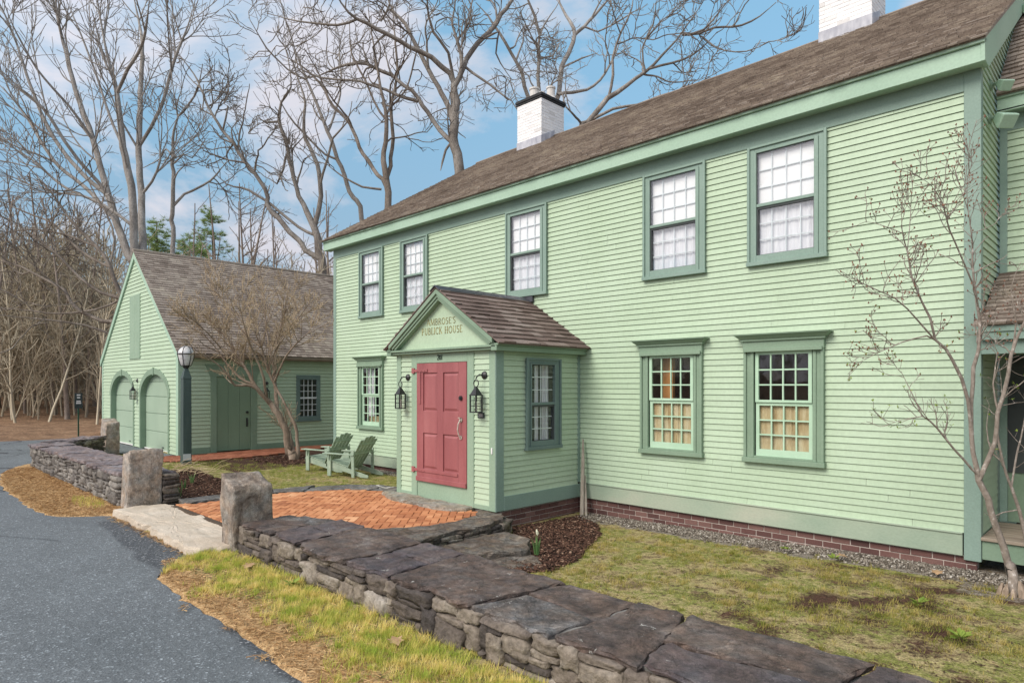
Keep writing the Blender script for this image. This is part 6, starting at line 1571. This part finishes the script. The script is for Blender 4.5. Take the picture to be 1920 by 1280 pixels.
TG = 'big bare trees behind the buildings'
traced_tree('bare_tree', 'tall grey many stemmed bare tree rising behind the peak of the garage', 'tree', [
    [(252, 471, 19), (248, 366, 18), (231, 276, 16), (219, 175, 12), (201, 102, 9), (184, 10, 7), (178, -60, 5)],
    [(250, 490, 20), (240, 479, 19), (203, 366, 16), (175, 264, 13), (146, 183, 11), (122, 93, 9), (100, 0, 6), (85, -70, 4)],
    [(262, 500, 20), (268, 471, 19), (264, 366, 16), (260, 276, 14), (264, 163, 11), (266, 73, 8), (252, 0, 5), (248, -60, 4)],
    [(219, 175, 8), (240, 130, 8), (268, 81, 7), (280, 0, 5)],
    [(260, 276, 8), (268, 264, 8), (301, 203, 8), (325, 118, 7), (352, 50, 5), (366, 0, 4)],
    [(203, 366, 10), (191, 349, 9), (134, 284, 8), (81, 203, 7), (24, 154, 5), (-20, 110, 4)],
    [(203, 366, 11), (154, 325, 10), (102, 260, 9), (61, 171, 7), (24, 61, 6), (0, 8, 4)],
    [(240, 479, 12), (220, 420, 10), (160, 352, 9), (100, 300, 8), (40, 205, 6), (-20, 140, 4)],
    [(175, 264, 7), (130, 200, 6), (70, 130, 5), (20, 40, 4), (0, -20, 3)],
    [(231, 276, 7), (205, 215, 6), (180, 140, 5), (150, 60, 4), (120, -10, 3)],
    [(264, 366, 7), (285, 340, 6), (300, 300, 5), (297, 250, 4)],
    [(244, 420, 8), (195, 385, 7), (120, 350, 6), (60, 300, 5), (0, 262, 4)],
], 27.5, 11, MAPLE, M['bark_grey'], (-30.2, 8.6), .3, TG, 1.15, .02)
traced_tree('bare_tree', 'low crowned dark bare tree with long sweeping limbs left of the garage', 'tree', [
    [(238, 660, 13.3), (234, 600, 12.5), (228, 560, 11.7), (205, 500, 9.4), (180, 461, 7.8), (142, 424, 6.2), (95, 360, 4.7), (50, 310, 3.9), (-10, 255, 3.1)],
    [(234, 600, 11.7), (210, 604, 10.1), (150, 585, 8.6), (120, 545, 7.8), (94, 529, 6.2), (40, 500, 5.5), (-20, 485, 3.9)],
    [(228, 560, 9.4), (190, 548, 7.8), (150, 520, 6.2), (110, 480, 5.5), (60, 440, 3.9), (0, 405, 3.1)],
    [(205, 500, 7.0), (150, 470, 6.2), (100, 420, 4.7), (40, 395, 3.9), (-20, 370, 3.1)],
    [(238, 660, 7.0), (200, 625, 6.2), (160, 610, 4.7), (90, 600, 3.9), (0, 590, 3.1)],
    [(205, 500, 5.5), (215, 450, 4.7), (200, 400, 3.9), (170, 350, 3.1), (150, 290, 2.3)],
    [(180, 461, 5.5), (120, 440, 4.7), (60, 430, 3.9), (-10, 440, 3.1)],
    [(228, 560, 5.5), (180, 580, 4.7), (110, 588, 3.9), (40, 580, 3.1), (-10, 575, 2.3)],
], 24.5, 12, OAK, M['bark_dark'], (-29.0, 8.0), .2, TG, 1.1, .05)
traced_tree('bare_tree', 'slender single stemmed bare tree right of the many stemmed tree', 'tree', [
    [(323, 479, 11), (325, 386, 10), (323, 309, 9), (327, 244, 8), (333, 219, 7), (325, 170, 5), (320, 110, 4)],
    [(333, 219, 5), (355, 195, 5), (372, 165, 4), (380, 120, 3)],
    [(325, 386, 7), (345, 365, 6), (395, 340, 5), (415, 315, 4), (430, 300, 3)],
    [(323, 309, 4), (345, 290, 4), (360, 296, 3), (385, 262, 3)],
], 33, 13, OAK, M['bark_grey'], None, .2, TG, .9, .06)
traced_tree('bare_tree', 'crooked dark forked bare tree between garage and house with a long left limb', 'tree', [
    [(607, 522, 21), (600, 470, 19), (589, 427, 17), (561, 366, 11), (540, 284, 10), (524, 228, 9), (528, 191, 8), (545, 163, 6), (540, 110, 5), (520, 50, 4)],
    [(589, 427, 13), (596, 406, 12), (601, 345, 11), (589, 293, 10), (569, 244, 8), (573, 195, 6), (556, 140, 5), (540, 90, 4)],
    [(600, 485, 14), (575, 470, 13), (512, 398, 12), (496, 354, 10), (459, 305, 9), (439, 268, 8), (418, 244, 7), (390, 203, 6), (370, 150, 5), (337, 106, 4), (301, 77, 3)],
    [(589, 440, 8), (560, 425, 7), (512, 388, 7), (467, 357, 6), (425, 345, 5), (400, 320, 4)],
    [(601, 345, 6), (614, 300, 6), (625, 260, 5), (650, 230, 4), (660, 190, 3)],
    [(524, 228, 6), (500, 230, 5), (482, 222, 4), (484, 250, 3)],
    [(540, 284, 6), (520, 345, 5), (505, 335, 4)],
    [(459, 305, 5), (430, 300, 4), (380, 282, 3)],
    [(418, 244, 5), (428, 200, 4), (420, 195, 3), (440, 160, 3)],
], 31, 14, OAK, M['bark_brown'], None, .25, TG, 1.0, .07)
traced_tree('bare_tree', 'thin lichen grey bare tree leaning left beside the house roof', 'tree', [
    [(680, 412, 12), (656, 360, 11), (634, 300, 10), (615, 247, 9), (600, 210, 8), (575, 150, 7), (552, 90, 5), (530, 20, 4), (520, -40, 3)],
    [(634, 300, 6), (610, 290, 5), (570, 250, 5), (540, 215, 4), (515, 170, 3)],
    [(615, 247, 6), (632, 200, 5), (640, 150, 4), (636, 90, 4), (650, 40, 3)],
    [(575, 150, 5), (540, 130, 4), (500, 90, 4), (470, 40, 3)],
], 34, 15, OAK, M['bark_grey'], None, .2, TG, .9, .05)
traced_tree('bare_tree', 'upright dark bare tree with twin stems left of the big oak', 'tree', [
    [(727, 388, 17), (724, 337, 16), (722, 285, 12), (724, 225, 10), (715, 170, 8), (703, 100, 7), (692, 30, 5), (686, -40, 4)],
    [(724, 337, 11), (732, 310, 10), (737, 260, 9), (733, 200, 8), (745, 140, 6), (740, 70, 5), (735, 0, 4)],
    [(724, 350, 10), (716, 337, 10), (675, 277, 9), (656, 232, 8), (626, 199, 7), (600, 157, 6), (560, 120, 5), (520, 100, 3)],
    [(724, 225, 6), (700, 190, 5), (685, 150, 5), (660, 100, 4), (655, 40, 3)],
    [(715, 355, 6), (680, 350, 5), (640, 330, 4), (610, 305, 3)],
    [(733, 200, 5), (760, 170, 4), (775, 120, 4), (790, 60, 3)],
], 30, 16, OAK, M['bark_dark'], None, .25, TG, .9, .05)
traced_tree('oak_tree', 'largest bare oak with massive spreading limbs behind the house roof', 'tree', [
    [(860, 322, 25), (849, 262, 23), (855, 210, 22), (853, 160, 21), (862, 142, 17), (866, 105, 12), (857, 75, 11), (848, 49, 10), (853, 0, 8), (850, -60, 5)],
    [(862, 142, 13), (870, 124, 13), (896, 82, 12), (930, 41, 11), (960, 4, 9), (985, -40, 6)],
    [(853, 160, 13), (845, 137, 13), (810, 109, 12), (769, 86, 11), (724, 64, 10), (690, 45, 9), (668, 37, 8), (640, 5, 7), (620, -40, 5)],
    [(850, 235, 13), (840, 202, 13), (821, 161, 12), (805, 130, 11), (788, 101, 10), (770, 70, 9), (758, 45, 9), (731, 8, 7), (720, -40, 5)],
    [(849, 268, 12), (838, 257, 12), (810, 225, 11), (784, 184, 10), (758, 160, 9), (731, 143, 9), (686, 120, 8), (638, 124, 7), (600, 142, 5), (550, 150, 4)],
    [(784, 190, 9), (760, 185, 8), (724, 169, 7), (675, 152, 6), (630, 150, 5), (600, 146, 5), (540, 120, 4)],
    [(853, 160, 8), (840, 100, 7), (812, 60, 7), (803, 30, 6), (800, -20, 5)],
    [(668, 37, 6), (635, 48, 6), (600, 45, 5), (560, 40, 4), (500, 25, 3)],
    [(896, 82, 6), (935, 60, 5), (930, 100, 4), (960, 150, 3)],
    [(870, 124, 7), (905, 150, 6), (930, 170, 5), (960, 190, 4), (975, 215, 4)],
    [(849, 262, 6), (835, 280, 6), (826, 320, 5)],
    [(724, 64, 6), (700, 90, 5), (712, 140, 4), (690, 170, 3)],
    [(731, 8, 5), (715, 40, 4), (700, 30, 4)],
    [(857, 75, 6), (880, 40, 5), (885, 0, 4)],
], 30, 17, OAK, M['bark_brown'], None, .3, TG, 1.0, .06)
traced_tree('bare_tree', 'tall bare tree with several upright stems directly behind the middle chimney', 'tree', [
    [(1030, 240, 20), (1012, 190, 14), (1009, 161, 11), (1010, 110, 11), (1012, 67, 10), (1025, 40, 7), (1050, 0, 5), (1060, -40, 4)],
    [(1012, 67, 7), (1003, 30, 7), (990, 0, 5), (985, -40, 4)],
    [(1030, 240, 14), (1046, 176, 12), (1054, 127, 12), (1070, 90, 11), (1076, 67, 10), (1068, 40, 8), (1050, 5, 7), (1045, -40, 5)],
    [(1076, 67, 9), (1095, 50, 8), (1115, 30, 7), (1130, 12, 6), (1150, -10, 4)],
    [(1015, 215, 10), (990, 180, 10), (980, 145, 9), (967, 116, 8), (937, 64, 7), (915, 30, 6), (892, 5, 4)],
    [(1046, 178, 8), (1075, 172, 8), (1100, 168, 7), (1125, 150, 6), (1150, 110, 5), (1165, 70, 4)],
    [(967, 116, 5), (980, 80, 4), (985, 40, 4)],
    [(1054, 127, 5), (1090, 110, 4), (1120, 100, 3)],
    [(1012, 110, 5), (1035, 105, 4), (1050, 80, 4)],
    [(1095, 50, 5), (1120, 60, 4), (1160, 40, 4), (1200, 15, 3)],
], 33, 18, OAK, M['bark_grey'], None, .25, TG, .95, .04)
traced_tree('bare_tree', 'bare tree with long limbs spreading right over the house ridge', 'tree', [
    [(1085, 262, 17), (1102, 229, 14), (1125, 205, 13), (1140, 187, 13), (1175, 160, 11), (1210, 135, 10), (1255, 90, 8), (1280, 60, 7), (1320, 0, 5), (1335, -40, 3)],
    [(1215, 130, 6), (1240, 122, 6), (1280, 112, 5), (1315, 92, 4), (1345, 60, 3)],
    [(1280, 66, 6), (1310, 64, 6), (1340, 53, 5), (1390, 48, 5), (1425, 30, 4), (1455, 5, 3)],
    [(1280, 66, 5), (1320, 55, 5), (1350, 20, 4), (1375, -10, 3)],
    [(1315, 68, 4), (1340, 88, 4), (1360, 95, 3), (1400, 97, 3), (1440, 80, 2)],
    [(1102, 229, 8), (1150, 205, 7), (1195, 197, 6), (1235, 180, 5), (1290, 165, 4), (1330, 145, 3)],
    [(1140, 187, 7), (1150, 140, 7), (1147, 110, 6), (1165, 60, 5), (1185, 15, 4), (1190, -30, 3)],
    [(1210, 135, 5), (1205, 90, 4), (1225, 45, 4), (1230, 5, 3)],
    [(1195, 197, 4), (1215, 190, 4), (1260, 195, 3)],
], 28, 19, OAK, M['bark_brown'], None, .2, TG, 1.15, .05)

# ---- shrub tree before the garage
t, tw = traced_tree('shrub_tree', 'leaning tan stemmed shrub tree with a dense fan of fine twigs before the garage', 'tree', [
    [(545, 858, 16), (540, 835, 14), (536, 810, 14), (528, 790, 12), (521, 776, 13), (510, 760, 12), (500, 748, 10), (476, 720, 8), (460, 690, 6), (432, 645, 4), (405, 605, 3)],
    [(556, 860, 10), (558, 835, 8), (556, 810, 7), (553, 795, 7), (540, 770, 6), (520, 730, 5), (503, 695, 5), (488, 640, 4), (478, 590, 3)],
    [(552, 860, 9), (547, 830, 8), (540, 800, 8)],
    [(521, 776, 9), (517, 740, 8), (515, 700, 7), (520, 640, 5), (532, 590, 4), (540, 550, 3)],
    [(510, 760, 8), (480, 728, 7), (462, 722, 6), (440, 722, 5), (425, 700, 4), (405, 680, 3), (380, 660, 2)],
    [(476, 720, 6), (450, 708, 5), (425, 680, 4), (395, 640, 3), (370, 620, 2)],
    [(500, 748, 6), (492, 700, 5), (470, 650, 4), (455, 600, 3), (445, 550, 2)],
    [(515, 700, 5), (505, 650, 4), (498, 600, 3), (495, 540, 2)],
    [(503, 695, 4), (520, 650, 3), (550, 610, 3), (575, 575, 2)],
    [(515, 715, 5), (535, 670, 4), (560, 640, 3), (590, 615, 2)],
    [(488, 650, 4), (455, 620, 3), (420, 570, 2), (400, 540, 2)],
    [(460, 690, 4), (430, 670, 3), (390, 625, 3), (350, 590, 2)],
], 16.7, 31, [dict(dens=8, len=1.15, r=.016, rmin=.008, seg=7, wig=.10, up=.07, ang=(20, 55), sides=4, lift=.2, mi=0),
              dict(dens=9, len=.55, r=.009, rmin=.006, seg=5, wig=.12, up=.06, ang=(20, 55), sides=3, mi=1),
              dict(dens=12.0, len=.26, r=.006, rmin=.005, seg=3, wig=.12, up=.05, ang=(20, 60), sides=3, mi=1, tip=True)],
    [M['bark_tan'], M['twig_tan']], (-15.73, 7.86), .5, None, 1.0, .03, 7, .45)

# ---- young tree at the right corner of the house
t, tw = traced_tree('shrub_tree', 'slim budding bare tree with several pale spotted stems at the right corner of the house', 'tree', [
    [(1904, 1095, 17), (1895, 1074, 15), (1878, 1027, 14), (1864, 981, 13), (1850, 934, 13), (1836, 898, 12), (1826, 850, 9), (1820, 800, 9), (1821, 758, 8), (1824, 720, 8), (1824, 688, 8), (1834, 659, 7), (1838, 602, 6), (1832, 567, 6), (1827, 530, 5), (1824, 490, 5), (1821, 437, 4), (1815, 394, 3), (1813, 341, 3), (1822, 306, 2), (1811, 262, 1.6)],
    [(1820, 800, 7), (1816, 749, 7), (1803, 710, 7), (1786, 675, 6), (1773, 653, 6), (1753, 637, 5), (1744, 597, 5), (1729, 567, 4), (1710, 520, 4), (1701, 472, 3), (1692, 437, 2.4), (1690, 380, 1.8), (1694, 365, 1.2)],
    [(1753, 637, 4), (1738, 629, 3.4), (1690, 642, 2.6), (1646, 661, 2.2), (1604, 683, 1.5)],
    [(1753, 637, 4), (1701, 579, 3), (1677, 558, 2.6), (1628, 537, 2.2), (1573, 506, 1.4)],
    [(1827, 540, 3.5), (1802, 481, 3.2), (1780, 429, 3), (1769, 385, 2.6), (1745, 346, 2), (1719, 328, 1.4)],
    [(1836, 898, 10), (1850, 865, 10), (1866, 829, 9), (1872, 774, 8), (1884, 738, 8), (1896, 665, 7), (1920, 604, 6), (1945, 540, 5)],
    [(1838, 893, 6), (1824, 880, 5), (1805, 860, 4.5), (1774, 823, 4), (1740, 785, 3.4), (1729, 780, 3), (1689, 787, 2), (1658, 799, 1.4)],
    [(1729, 780, 2.6), (1710, 738, 2.2), (1689, 695, 1.4)],
    [(1692, 437, 2), (1660, 425, 1.8), (1640, 418, 1.4), (1622, 416, 1)],
    [(1701, 472, 2), (1705, 430, 1.8), (1708, 390, 1.4), (1700, 370, 1)],
    [(1769, 385, 2), (1790, 380, 1.6), (1810, 360, 1.2)],
    [(1821, 437, 2), (1845, 430, 1.6), (1866, 420, 1.4), (1880, 400, 1)],
    [(1896, 665, 4), (1905, 600, 3), (1895, 540, 2.4), (1915, 490, 1.6)],
    [(1872, 774, 4), (1862, 720, 3), (1870, 660, 2.2), (1850, 620, 1.4)],
    [(1815, 394, 1.8), (1800, 350, 1.5), (1790, 320, 1)],
], 6.02, 32, [dict(dens=15, len=.42, r=.0058, rmin=.0028, seg=7, wig=.16, up=.05, ang=(30, 70), sides=4, lift=.2, mi=0),
              dict(dens=17, len=.15, r=.0028, rmin=.0022, seg=4, wig=.16, up=.06, ang=(30, 65), sides=3, mi=0, tip=True)],
    [M['bark_young'], M['bark_young']], (-.93, 7.46), .22, None, 1.0, .05, 7, .35)
rnd = random.Random(77); tips = list(tw.tips); rnd.shuffle(tips)
mb = MB()
for p in tips[:2600]:
    if p[2] < 2.0: continue
    mb.tube([p, Vector(p) + Vector((rnd.uniform(-.006, .006), rnd.uniform(-.006, .006), .016))], [.008, .003], 4)
tag(mb.build('buds', M['bud'], t), kind='stuff')
mb = MB()
for p in tips:
    if (p[2] < 2.4 and rnd.random() < .55) or rnd.random() < .02:
        for k in range(3):
            d = Vector((rnd.uniform(-1, 1), rnd.uniform(-1, 1), rnd.uniform(.1, 1))).normalized(); s = d.cross(Vector((0, 0, 1))).normalized()*.006; q = Vector(p)
            mb.face([q, q + d*.016 + s, q + d*.034, q + d*.016 - s])
tag(mb.build('young_leaves', M['leaf_green'], t), kind='stuff')
mb = MB(); rr = random.Random(3)
for k in range(9):                                    # shaggy split bark and dead stubs round the foot
    a = k*.7 + rr.uniform(-.2, .2); c_, s_ = math.cos(a), math.sin(a); h_ = rr.uniform(.04, .15)
    mb.tube([(-.93 + .12*c_, 7.44 + .12*s_, -.08), (-.93 + .09*c_, 7.44 + .09*s_, h_*.4), (-.93 + .075*c_, 7.45 + .075*s_, h_)], [.03, .024, .008], 5)
mb.build('root_flare', M['bark_tan'], t)
t, tw = traced_tree('shrub_tree', 'second thin pale stem with fresh leaves at the far right edge', 'tree', [
    [(1935, 1075, 10), (1920, 994, 8), (1910, 955, 7), (1896, 915, 6), (1882, 868, 5), (1872, 829, 5), (1868, 790, 4), (1878, 740, 3), (1874, 690, 2)],
    [(1896, 915, 4), (1905, 860, 4), (1918, 800, 3), (1930, 740, 2)],
    [(1882, 868, 3), (1860, 850, 3), (1850, 800, 2), (1855, 760, 1.5)],
    [(1910, 955, 3), (1880, 960, 2.4), (1860, 970, 2), (1845, 960, 1.4)],
    [(1920, 994, 4), (1935, 930, 3), (1928, 870, 2.5), (1940, 800, 2)],
], 6.3, 33, [dict(dens=5, len=.42, r=.005, rmin=.0018, seg=7, wig=.16, up=.04, ang=(30, 75), sides=4, lift=.15, mi=0),
             dict(dens=9, len=.14, r=.0022, rmin=.0014, seg=4, wig=.16, up=.05, ang=(30, 65), sides=3, mi=0, tip=True)],
    [M['bark_young'], M['bark_young']], None, .3, None, 1.0, .05, 6, .2)
mb = MB()
for p in tw.tips:
    if rnd.random() < .5:
        for k in range(3):
            d = Vector((rnd.uniform(-1, 1), rnd.uniform(-1, 1), rnd.uniform(.1, 1))).normalized(); s = d.cross(Vector((0, 0, 1))).normalized()*.007; q = Vector(p)
            mb.face([q, q + d*.018 + s, q + d*.04, q + d*.018 - s])
tag(mb.build('young_leaves', M['leaf_green'], t), kind='stuff')

# ---- woodland: individual trunks, pines, thicket
def forest_template(h, r, seed, lean=.03, crook=.0):
    rng = np.random.default_rng(seed); tr, tw = Twigs(), Twigs()
    P, Rd = wander(rng, np.array([0, 0, -.4]), np.array([rng.normal(0, lean), rng.normal(0, lean), 1]), h, r, .03, 16, .02, .02, crook)
    tr.tube(P, Rd, 8)
    S = [dict(dens=1.1, len=h*.24, r=r*.4, rmin=.014, seg=8, wig=.09, up=.05, ang=(35, 70), sides=4, lift=.15, crook=.2),
         dict(dens=1.3, len=1.3, r=.022, rmin=.011, seg=5, wig=.12, up=.05, ang=(30, 65), sides=3),
         dict(dens=1.6, len=.6, r=.012, rmin=.009, seg=3, wig=.12, up=.03, ang=(30, 60), sides=3)]
    sprout(tw, rng, P, Rd, 0, S, .32)
    o = empty('woodland_tree', (0, 0, 0)); tr.build('trunk', M['forest_bark'], o); tw.build('crown', M['forest_bark'], o); return o
FT_ = [forest_template(h, r, s, l) for h, r, s, l in ((14, .14, 1, .02), (12, .10, 2, .05), (16, .2, 3, .02), (11, .075, 4, .08), (15, .17, 5, .04))]
rf = random.Random(5); used = [False]*5
FL = ['thin straight grey trunk standing in the brown wood left of the garage', 'slim pale trunk among the brush of the wood left of the garage', 'thick grey woodland trunk at the edge of the drive',
      'very thin leaning sapling in the wood left of the garage', 'stout brown trunk deeper in the wood left of the garage']
FG = ['thin straight woodland trunks', 'slim pale woodland trunks', 'thick woodland trunks', 'leaning woodland saplings', 'stout woodland trunks']
for k in range(64):
    i = k % 5; u = rf.uniform(-60, 205); d = rf.uniform(31, 56); p = px(u, 740, d)
    if k > 44: u = rf.uniform(350, 620); d = rf.uniform(36, 52); p = px(u, 740, d)
    o = FT_[i] if not used[i] else copy_tree(FT_[i]); used[i] = True
    o.location = (p.x, p.y, wz(p.x, p.y) + .1); o.rotation_euler.z = rf.uniform(0, 6.28); s = rf.uniform(.75, 1.1); o.scale = (s, s, s)
    behind = k > 44
    tag(o, ('bare woodland tree rising far behind the garage roof' if behind else FL[i]), 'tree', 'bare woodland trees beyond the garage roof' if behind else FG[i])
# trees across the road, seen in the window panes
for k, (x, y) in enumerate(((-46, -15), (-39, -19), (-52, -22), (-34, -17), (-58, -12), (-43, -26), (-49, -18))):
    o = copy_tree(FT_[(2, 0, 4, 1)[k % 4]]); o.location = (x, y, wz(x, y)); o.rotation_euler.z = k*1.3; s = 1.0 if k % 3 else 1.2; o.scale = (s, s, s)
    tag(o, 'bare tree on the other side of the road', 'tree', 'bare trees across the road')

def thicket(name, n, sampler, hmin, hmax, seed, mat, rmin=.014):
    rng = np.random.default_rng(seed); pats = []
    for k in range(9):
        tw = Twigs()
        for st in range(rng.integers(1, 4)):
            P, Rd = wander(rng, np.array([rng.normal(0, .3), rng.normal(0, .3), -.2]), np.array([rng.normal(0, .16), rng.normal(0, .16), 1]), 7.0*rng.uniform(.7, 1), .045, rmin, 9, .06, .03)
            tw.tube(P, Rd, 4)
            sprout(tw, rng, P, Rd, 0, [dict(dens=3.6, len=2.1, r=.022, rmin=rmin*.8, seg=5, wig=.12, up=.05, ang=(25, 65), sides=3, lift=.15), dict(dens=3.2, len=.9, r=.014, rmin=rmin*.7, seg=3, wig=.15, up=.04, ang=(25, 65), sides=3)], .12)
        pats.append((np.concatenate(tw.V), np.concatenate(tw.F)))
    Vs, Fs, off = [], [], 0
    for k in range(n):
        v, f = pats[rng.integers(0, 9)]; x, y = sampler(rng); a = rng.uniform(0, 6.28); s = rng.uniform(hmin, hmax)/7.0; w = s*rng.uniform(.8, 1.2)
        q = np.empty_like(v); q[:, 0] = (v[:, 0]*math.cos(a) - v[:, 1]*math.sin(a))*w + x; q[:, 1] = (v[:, 0]*math.sin(a) + v[:, 1]*math.cos(a))*w + y; q[:, 2] = v[:, 2]*s + wz(x, y)
        Vs.append(q); Fs.append(f + off); off += len(v)
    return tag(np_mesh(name, np.concatenate(Vs), np.concatenate(Fs), mat, loc=(0, 0, 0)), kind='stuff')
def samp_left(rng):
    u, d = rng.uniform(-140, 215), 30 + 42*rng.random()**.8; p = px(u, 740, d); return p.x, p.y
def samp_mid(rng):
    u, d = rng.uniform(330, 660), rng.uniform(30, 55); p = px(u, 740, d); return p.x, max(p.y, 16.5)
def samp_road(rng): return rng.uniform(-90, 25), rng.uniform(-38, -24)
thicket('thicket', 330, samp_left, 4.5, 11.5, 3, M['thicket'])
thicket('brushwood', 85, samp_mid, 4.5, 9.5, 4, M['thicket'])
thicket('roadside_thicket', 150, samp_road, 3.0, 6.0, 5, M['thicket'], .02)

def pine(loc, h, seed, label, wd=.3):
    rng = np.random.default_rng(seed); t = empty('pine_tree', loc, label, 'tree', 'green pines behind the garage'); b = np.array(loc, float)
    tr = Twigs(); P, Rd = wander(rng, b, np.array([0, 0, 1.0]), h, .22, .03, 12, .01, .02); tr.tube(P, Rd, 7)
    bt = []; 
    for k in range(95):
        f = rng.uniform(.3, 1); p = P[0]*(1 - f) + P[-1]*f; a = rng.uniform(0, 6.28); l = h*wd*(1.12 - f)*rng.uniform(.5, 1.1) + .4
        q, r2 = wander(rng, p, np.array([math.cos(a), math.sin(a), .18]), l, .04*(1.2 - f), .01, 6, .08, .03); tr.tube(q, r2, 4)
        for i in range(int(l*7)): j = rng.uniform(.25, 1)*6; i0 = min(int(j), 5); bt.append(q[i0] + (q[i0 + 1] - q[i0])*(j - i0) + rng.normal(0, .12, 3))
    tr.build('trunk', M['bark_dark'], t)
    B = np.array(bt); n = len(B); K = 22
    d = rng.normal(0, 1, (n, K, 3)); d[..., 2] = np.abs(d[..., 2])*.8 + .1; d /= np.linalg.norm(d, axis=2, keepdims=True); s = np.cross(d, rng.normal(0, 1, (n, K, 3))); s /= np.linalg.norm(s, axis=2, keepdims=True)
    l = rng.uniform(.18, .4, (n, K, 1)); A = B[:, None] + s*.014; C = B[:, None] - s*.014; D = B[:, None] + d*l
    np_mesh('crown', np.stack([A, C, D], 2).reshape(-1, 3), np.arange(n*K*3).reshape(-1, 3), M['pine'], t)
for k, (u, v, d, lab) in enumerate(((300, 415, 44, 'left green pine just right of the tall stems behind the garage'), (352, 440, 50, 'middle low green pine behind the garage roof'), (402, 398, 47, 'right and tallest green pine behind the garage roof'), (150, 545, 58, 'olive green pine deep in the wood left of the garage'))):
    p = px(u, v, d); z = wz(p.x, p.y); pine((p.x, p.y, z), p.z - z, 50 + k, lab, .26)

# ------------------------------------------------------------------ light, sky, camera
SUN_EL, SUN_AZ = R(42), R(187)                        # azimuth clockwise from +y: behind the camera, square on to the house front
sd = Vector((math.sin(SUN_AZ)*math.cos(SUN_EL), math.cos(SUN_AZ)*math.cos(SUN_EL), math.sin(SUN_EL)))
sun = bpy.data.lights.new('sun', 'SUN'); sun.energy = 2.0; sun.angle = R(30); sun.color = (1, .935, .83)
so = bpy.data.objects.new('sun', sun); col.objects.link(so); so.rotation_euler = sd.to_track_quat('Z', 'Y').to_euler()

CLOUD_Z = 18.1
w = bpy.data.worlds.new('World'); sc.world = w; w.use_nodes = True; nt = w.node_tree; nt.nodes.clear()
out = nt.nodes.new('ShaderNodeOutputWorld')
sky = nt.nodes.new('ShaderNodeTexSky'); sky.sky_type = 'NISHITA'; sky.sun_disc = False; sky.sun_elevation = SUN_EL; sky.sun_rotation = SUN_AZ
sky.air_density = 1.0; sky.dust_density = .4; sky.ozone_density = 2.0
tc = nt.nodes.new('ShaderNodeTexCoord'); sp = nt.nodes.new('ShaderNodeSeparateXYZ'); L(nt, tc.outputs['Generated'], sp.inputs[0])
zc = math_node(nt, 'ADD', math_node(nt, 'MAXIMUM', sp.outputs['Z'], 0.0), .22)
cx = math_node(nt, 'DIVIDE', sp.outputs['X'], zc); cy = math_node(nt, 'DIVIDE', sp.outputs['Y'], zc)
cv = nt.nodes.new('ShaderNodeCombineXYZ'); L(nt, cx, cv.inputs[0]); L(nt, cy, cv.inputs[1])
cv.inputs[2].default_value = CLOUD_Z
cl = noise_node(nt, cv.outputs[0], 1.35, 9, .6, .3)
mask = None
dn = nt.nodes.new('ShaderNodeVectorMath'); dn.operation = 'DOT_PRODUCT'; L(nt, tc.outputs['Generated'], dn.inputs[0]); dn.inputs[1].default_value = sd
toward = math_node(nt, 'POWER', math_node(nt, 'MAXIMUM', math_node(nt, 'ADD', math_node(nt, 'MULTIPLY', dn.outputs['Value'], .5), .5), 0.0), 3.0)
mask = ramp(nt, math_node(nt, 'ADD', cl.outputs['Fac'], math_node(nt, 'MULTIPLY', toward, .22)), [(.515, 0.0), (.65, .95)])
shade = ramp(nt, cl.outputs['Fac'], [(.46, (.74, .70, .74)), (.75, (.60, .61, .68))])
bg1 = nt.nodes.new('ShaderNodeBackground'); bg1.inputs['Strength'].default_value = .13
hz_ = ramp(nt, sp.outputs['Z'], [(.0, (.50, .46, .46)), (.2, (.80, .78, .70)), (.5, (1.42, 1.64, 1.34))])
skc = mixc(nt, 1.0, sky.outputs[0], hz_.outputs['Color'], 'MULTIPLY'); L(nt, skc, bg1.inputs['Color'])
bg2 = nt.nodes.new('ShaderNodeBackground'); L(nt, shade.outputs[0], bg2.inputs['Color']); L(nt, math_node(nt, 'ADD', math_node(nt, 'MULTIPLY', toward, .8), .72), bg2.inputs['Strength'])
mx = nt.nodes.new('ShaderNodeMixShader'); L(nt, mask.outputs['Color'], mx.inputs[0]); L(nt, bg1.outputs[0], mx.inputs[1]); L(nt, bg2.outputs[0], mx.inputs[2]); L(nt, mx.outputs[0], out.inputs['Surface'])

cam = bpy.data.cameras.new('camera'); co = bpy.data.objects.new('camera', cam); col.objects.link(co)
co.location = (0, 0, EYE); co.rotation_euler = (R(90), 0, math.atan2(-XD[1], YD[1]))
cam.sensor_width = 36; cam.lens = 36*FPX/1920; cam.shift_y = (HZV - 640)/1920; cam.clip_end = 1500; cam.clip_start = .05
sc.camera = co
sc.view_settings.view_transform = 'Standard'; sc.view_settings.look = 'None'; sc.view_settings.gamma = 1.0; sc.view_settings.exposure = .5
sc.render.engine = 'CYCLES'
cy_ = sc.cycles; cy_.max_bounces = 7; cy_.diffuse_bounces = 3; cy_.glossy_bounces = 3; cy_.transparent_max_bounces = 12; cy_.transmission_bounces = 3
cy_.use_denoising = True
